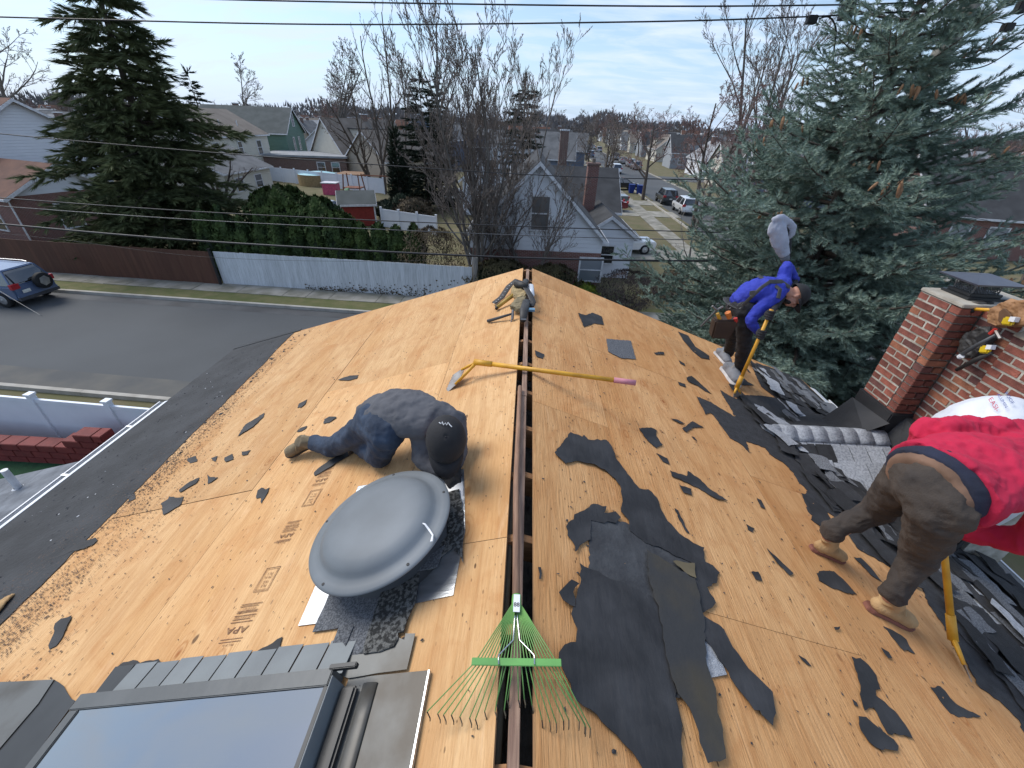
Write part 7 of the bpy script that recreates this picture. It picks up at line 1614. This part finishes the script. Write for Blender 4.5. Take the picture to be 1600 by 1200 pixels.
def soft(par,pts,off,m_,name='pouch',vox=.007,amp=.010,seed=0,hump=None):
    b=MB().prism(pts,off); c=sum((Vector(p) for p in pts),Vector((0,0,0)))/len(pts)+Vector(off)*.7
    for f,rr in (hump or ()): b.ball(c.lerp(Vector(pts[f])+Vector(off)*.6,.35),rr,10,6)
    o=b.build('tmp2',None,None,tri=True); mb=MB(); mb.add([tuple(v.co) for v in o.data.vertices],[tuple(p.vertices) for p in o.data.polygons]); bpy.data.objects.remove(o)
    return remeshed(mb,vox,3,(amp,22,(1,1,1)),name,m_,par,seed)
soft(t,[atZ(u,v,6.445) for u,v in ((798,457),(804,447),(812,443),(820,451),(825,460),(820,468),(808,471),(801,466))],(0,0,.045),KH,'pouch',.007,.014,1)
soft(t,[atZ(u,v,6.44) for u,v in ((796,485),(802,476),(808,471),(822,468),(820,479),(813,490),(804,487))],(0,0,.05),mat('olive_suede2',(.26,.21,.12),.9,col2=(.17,.14,.08),scale=12),'pouch',.007,.014,2)
soft(t,[atZ(u,v,6.46) for u,v in ((804,446),(808,441),(811,447),(806,452))],(0,0,.045),LEATHK,'pouch_flap',.006,.004,3)
MB().tube([atZ(806,443,6.52),atZ(818,448,6.52),atZ(822,440,6.50)],[.035,.045,.035],10).build('belt_pad',LEATHK,t,smooth=True)
MB().tube([atZ(823,470,6.50),atZ(819,484,6.49),atZ(817,501,6.47)],[.04,.042,.03],10,flat=[.02]*3,up=(0,0,1)).build('belt_pad',LEATHK,t,smooth=True)
p=atZ(818,499,6.49); MB().obox(p+Vector((-.025,-.02,0)),(.05,0,0),(0,.03,0),(0,0,.004)).build('buckle',WIREL,t)
MB().obox(atZ(829,486,6.47)+Vector((-.03,-.015,0)),(.07,0,0),(0,.05,0),(0,0,.02)).build('blue_tag',mat('blue_tag',(.12,.25,.36),.6),t)
MB().tube([atZ(829,446,6.49),atZ(831,462,6.47)],[.035,.03],8,flat=.02,up=(0,0,1)).build('rag',ALUW,t,smooth=True)
h1_=atZ(776,476,6.40); h1_.z=zL(h1_.x)+.03; MB().tube([h1_,atZ(802,461,6.47)],[.020,.022],10).build('hammer_handle',mat('old_yellow_wood',(.50,.32,.06),.6),t,smooth=True); MB().tube([h1_+Vector((0,-.03,.0)),h1_+Vector((0,.03,.01))],.016,8).build('hammer_butt',BLACK,t)
h2_=atZ(762,495,6.38); h2_.z=zL(h2_.x)+.02; hammer(t,h2_,atZ(801,490,6.46),mat('dark_grip',(.05,.055,.065),.6),.12,(0,.6,.8))
# on the chimney
t=wthing('tool_belt','tan leather tool belt with tape measure and hammer draped on the chimney top','tool belt',(3.7,2.9,6.8))
yc=2.72
soft(t,[atX(u,v,3.66) for u,v in ((1556,494),(1562,482),(1578,474),(1610,470),(1640,472),(1640,510),(1600,510),(1570,511),(1559,505))],(-.085,0,0),LEATH,'pouch',.007,.014,4)
soft(t,[atX(u,v,3.575) for u,v in ((1563,486),(1572,481),(1583,492),(1583,506),(1568,508),(1561,501))],(-.012,0,0),mat('leather_shade',(.15,.075,.035),.8),'pouch_mouth_shade',.005,.002,5)  # darker piece paints the shade inside the pouch opening
q=[atX(1556,490,3.72)+Vector((0,0,.03)),atX(1575,480,3.66),atX(1592,482,3.62),atX(1640,480,3.60)]; strap(t,q,.075,LEATH,'belt_strap',.005,(-1,0,.3))
MB().add([tuple(atX(u,v,x)) for u,v,x in ((1552,480,3.68),(1580,466,3.74),(1600,472,3.74),(1600,487,3.60),(1572,492,3.60),(1556,496,3.62))],[(0,1,2,3,4,5)]).build('leather_flap',LEATH,t,tri=True)
MB().tube([atX(1524,483,3.60),atX(1556,485,3.60)],[.013,.015],10).build('hammer_handle',YEL,t,smooth=True); MB().tube([atX(1521,478,3.60),atX(1519,488,3.59)],.013,8).build('hammer_head',BLACK,t,smooth=True)
tape(t,atX(1576,502,3.55),(0,-1,.25),(0,.2,1))
t=thing('paint_scraper','small grey metal tool lying flat on the chimney top','tool',tuple(atZ(1533,473,ZT+.034))); MB().obox((-.05,-.03,0),(.10,.02,0),(-.01,.05,0),(0,0,.008)).build('blade',STEEL,t,bevel=.002); MB().obox((.03,-.02,0),(.05,0,0),(0,.03,0),(0,0,.012)).build('handle',BLACK,t)
t=wthing('tool_belt','black tool belt with hammers and a yellow tape measure hanging beside the flue column','tool belt',(3.6,2.9,6.5))
soft(t,[atX(u,v,3.66) for u,v in ((1512,527),(1523,520),(1544,512),(1556,513),(1563,523),(1557,535),(1550,544),(1538,559),(1520,560),(1511,550))],(-.075,0,0),LEATHK,'pouch',.007,.018,6)
strap(t,[atX(u,v,3.60) for u,v in ((1548,514),(1530,516),(1514,523),(1506,535),(1500,547),(1508,556),(1520,556))],.045,LEATHK,'belt_loop',.006,(-1,0,.2))
soft(t,[atX(u,v,3.585) for u,v in ((1524,528),(1540,518),(1552,520),(1548,530),(1530,538))],(-.010,0,0),BLACK,'pouch_mouth_shade',.005,.002,7)  # black piece stands in for the shaded opening of this pouch
MB().tube([atX(1499,556,3.53),atX(1528,538,3.52),atX(1560,521,3.54)],[.017,.013,.010],10).build('hammer_handle',mat('grey_rubber',(.08,.085,.09),.5),t,smooth=True); MB().tube([atX(1499,558,3.525),atX(1503,556,3.52)],.019,8).build('hammer_butt',WHITE,t)
MB().tube([atX(1556,517,3.53),atX(1563,529,3.53)],.012,6).build('hammer_head',STEEL,t); tape(t,atX(1540,546,3.54),(0,-1,.45),(0,.3,1))
MB().tube([atX(1495,578,3.60),atX(1525,562,3.56),atX(1550,551,3.55)],[.014,.018,.012],10).build('hammer_handle',LEATHK,t,smooth=True); MB().tube([atX(1547,522,3.53),atX(1556,514,3.53)],[.014,.012],8).build('pliers_handle',MATS['red_plastic'],t)
# ---- sweatshirt hanging in the spruce, printed sack, glove
t=wthing('sweatshirt','light grey sweatshirt sleeve hanging in the spruce above the man in blue','sweatshirt',tuple(atY(1222,360,5.0)))
GRC=mat('light_grey_jersey',(.42,.44,.50),.9,col2=(.34,.36,.42),scale=4,bump=.3,bscale=120)
b=MB(); b.tube([atY(1212,345,5.0),atY(1214,358,4.98),atY(1220,380,4.97),atY(1226,400,4.97)],[.06,.105,.095,.055],14,True,flat=[.04,.05,.045,.035],up=(0,-1,0)); b.tube([atY(1206,345,5.0),atY(1214,342,4.98),atY(1224,342,5.0),atY(1234,348,5.02)],[.03,.05,.05,.04],12,True,flat=[.03]*4,up=(0,-1,0)); b.tube([atY(1232,346,5.02),atY(1239,355,5.03),atY(1237,366,5.04),atY(1231,373,5.05)],[.045,.05,.04,.02],12,True,flat=[.03]*4,up=(0,-1,0))
remeshed(b,.010,3,(.012,14,(1.6,1.6,.7)),'fabric',GRC,t)
MB().tube([atY(1226,400,4.97),atY(1228,408,4.97)],[.052,.045],12,flat=[.034,.03],up=(0,-1,0)).build('cuff',mat('grey_cuff',(.16,.17,.19),.9),t,smooth=True)
MB().tube([atY(1229,352,5.06),atY(1230,380,5.08),atY(1230,410,5.1)],[.05,.045,.03],8).build('lining',BLK,t,smooth=True)
t=wthing('plastic_sack','bulging white sack with red and blue print behind the red jacket','sack',(3.15,2.3,5.3))
sc0=Vector((3.27,2.34,5.98)); sr=Vector((.33,.36,.60)); b=MB(); b.ball(sc0,tuple(sr),26,18); SKM=mat('white_sack',(.66,.69,.74),.5,col2=(.58,.61,.66),scale=3,bump=.3,bscale=18); sk=remeshed(b,.02,2,(.022,5,(1,1,.6)),'sack_body',SKM,t,2)
def on_sack(u,v,lift=.03):
    r=Vector(ray(u,v)); o=Vector((0,0,CZ)); S=lambda q: Vector((q.x/(sr.x+lift),q.y/(sr.y+lift),q.z/(sr.z+lift))); a=S(r);c=S(o-sc0); A_=a.dot(a);B_=2*a.dot(c);C_=c.dot(c)-1; D_=B_*B_-4*A_*C_
    return None if D_<0 else o+r*((-B_-math.sqrt(D_))/(2*A_))
def sack_text(txt,size,u,v,du,dv,m_):
    me=text_mesh(txt,size,bold=True)
    for vt in me.vertices:
        x,y=vt.co.x,vt.co.y; p=on_sack(u+du*x-dv*y*-1*0+ (dv)*y*0 + (-dv)*(-y)*-1*0 + du*x*0 + (dv*y), v+dv*x*-1*-1 + (-du*y))
        if p is None: p=sc0
        vt.co=p
    put_flat(me,'print',Matrix.Identity(4),m_,t)
INKR=mat('print_red',(.55,.03,.05),.6); INKB=mat('print_blue',(.05,.09,.30),.6)
sack_text('EASI',1.0,1551,628,12,-9.5*-1,INKR) if False else None
for txt,u,v,s,mm in (('EASI-',1553,632,11,INKR),('ALUMIN',1566,626,7,INKB),('ROOF',1577,622,8,INKB),('COAT',1588,618,9,INKB),('R',1603,613,16,INKR)):
    me=text_mesh(txt,1.0,bold=False); ok=True
    for vt in me.vertices:
        x,y=vt.co.x*s,vt.co.y*s; th=R_(58); U=u+x*math.cos(th)+y*math.sin(th); V=v+x*math.sin(th)-y*math.cos(th); p=on_sack(U,V)
        if p is None: ok=False; break
        vt.co=p
    if ok: put_flat(me,'print',Matrix.Identity(4),mm,t)
t=wthing('work_glove','soiled beige work glove lying on the felt at the left eave, lower left edge','glove',tuple(onL(2,945,0)))
b=MB(); hand_flat(b,onL(-18,965,.03),onL(20,918,.02)-onL(-18,965,.03),NL,1.15,.12); remeshed(b,.006,2,(.003,30,(1,1,1)),'glove',SUEDE,t)
t=thing('aluminium_trim','white aluminium gutter lengths leaning below the right eave behind the red jacket','gutter piece',(4.55,1.9,0))
for k,(a,c) in enumerate((((-.05,-.7,3.9),(.10,1.5,4.6)),((.10,-.5,3.8),(.28,1.4,4.5)))):
    a,c=Vector(a),Vector(c); MB().obox(a,c-a,(.09,0,0),(0,0,.01)).build('strip',WHITE,t); MB().obox(a+Vector((0,0,.011)),c-a,(.008,0,0),(0,0,.05)).build('strip_edge',WHITE,t)
MB().tube([(.1,-.6,0),(.1,-.6,3.85)],.03,6).tube([(.2,1.3,0),(.2,1.3,4.45)],.03,6).build('prop_posts',WHITE,t)['kind']='stuff'
for o in list(bpy.data.objects):
    if o.get('_w') is not None: del o['_w']
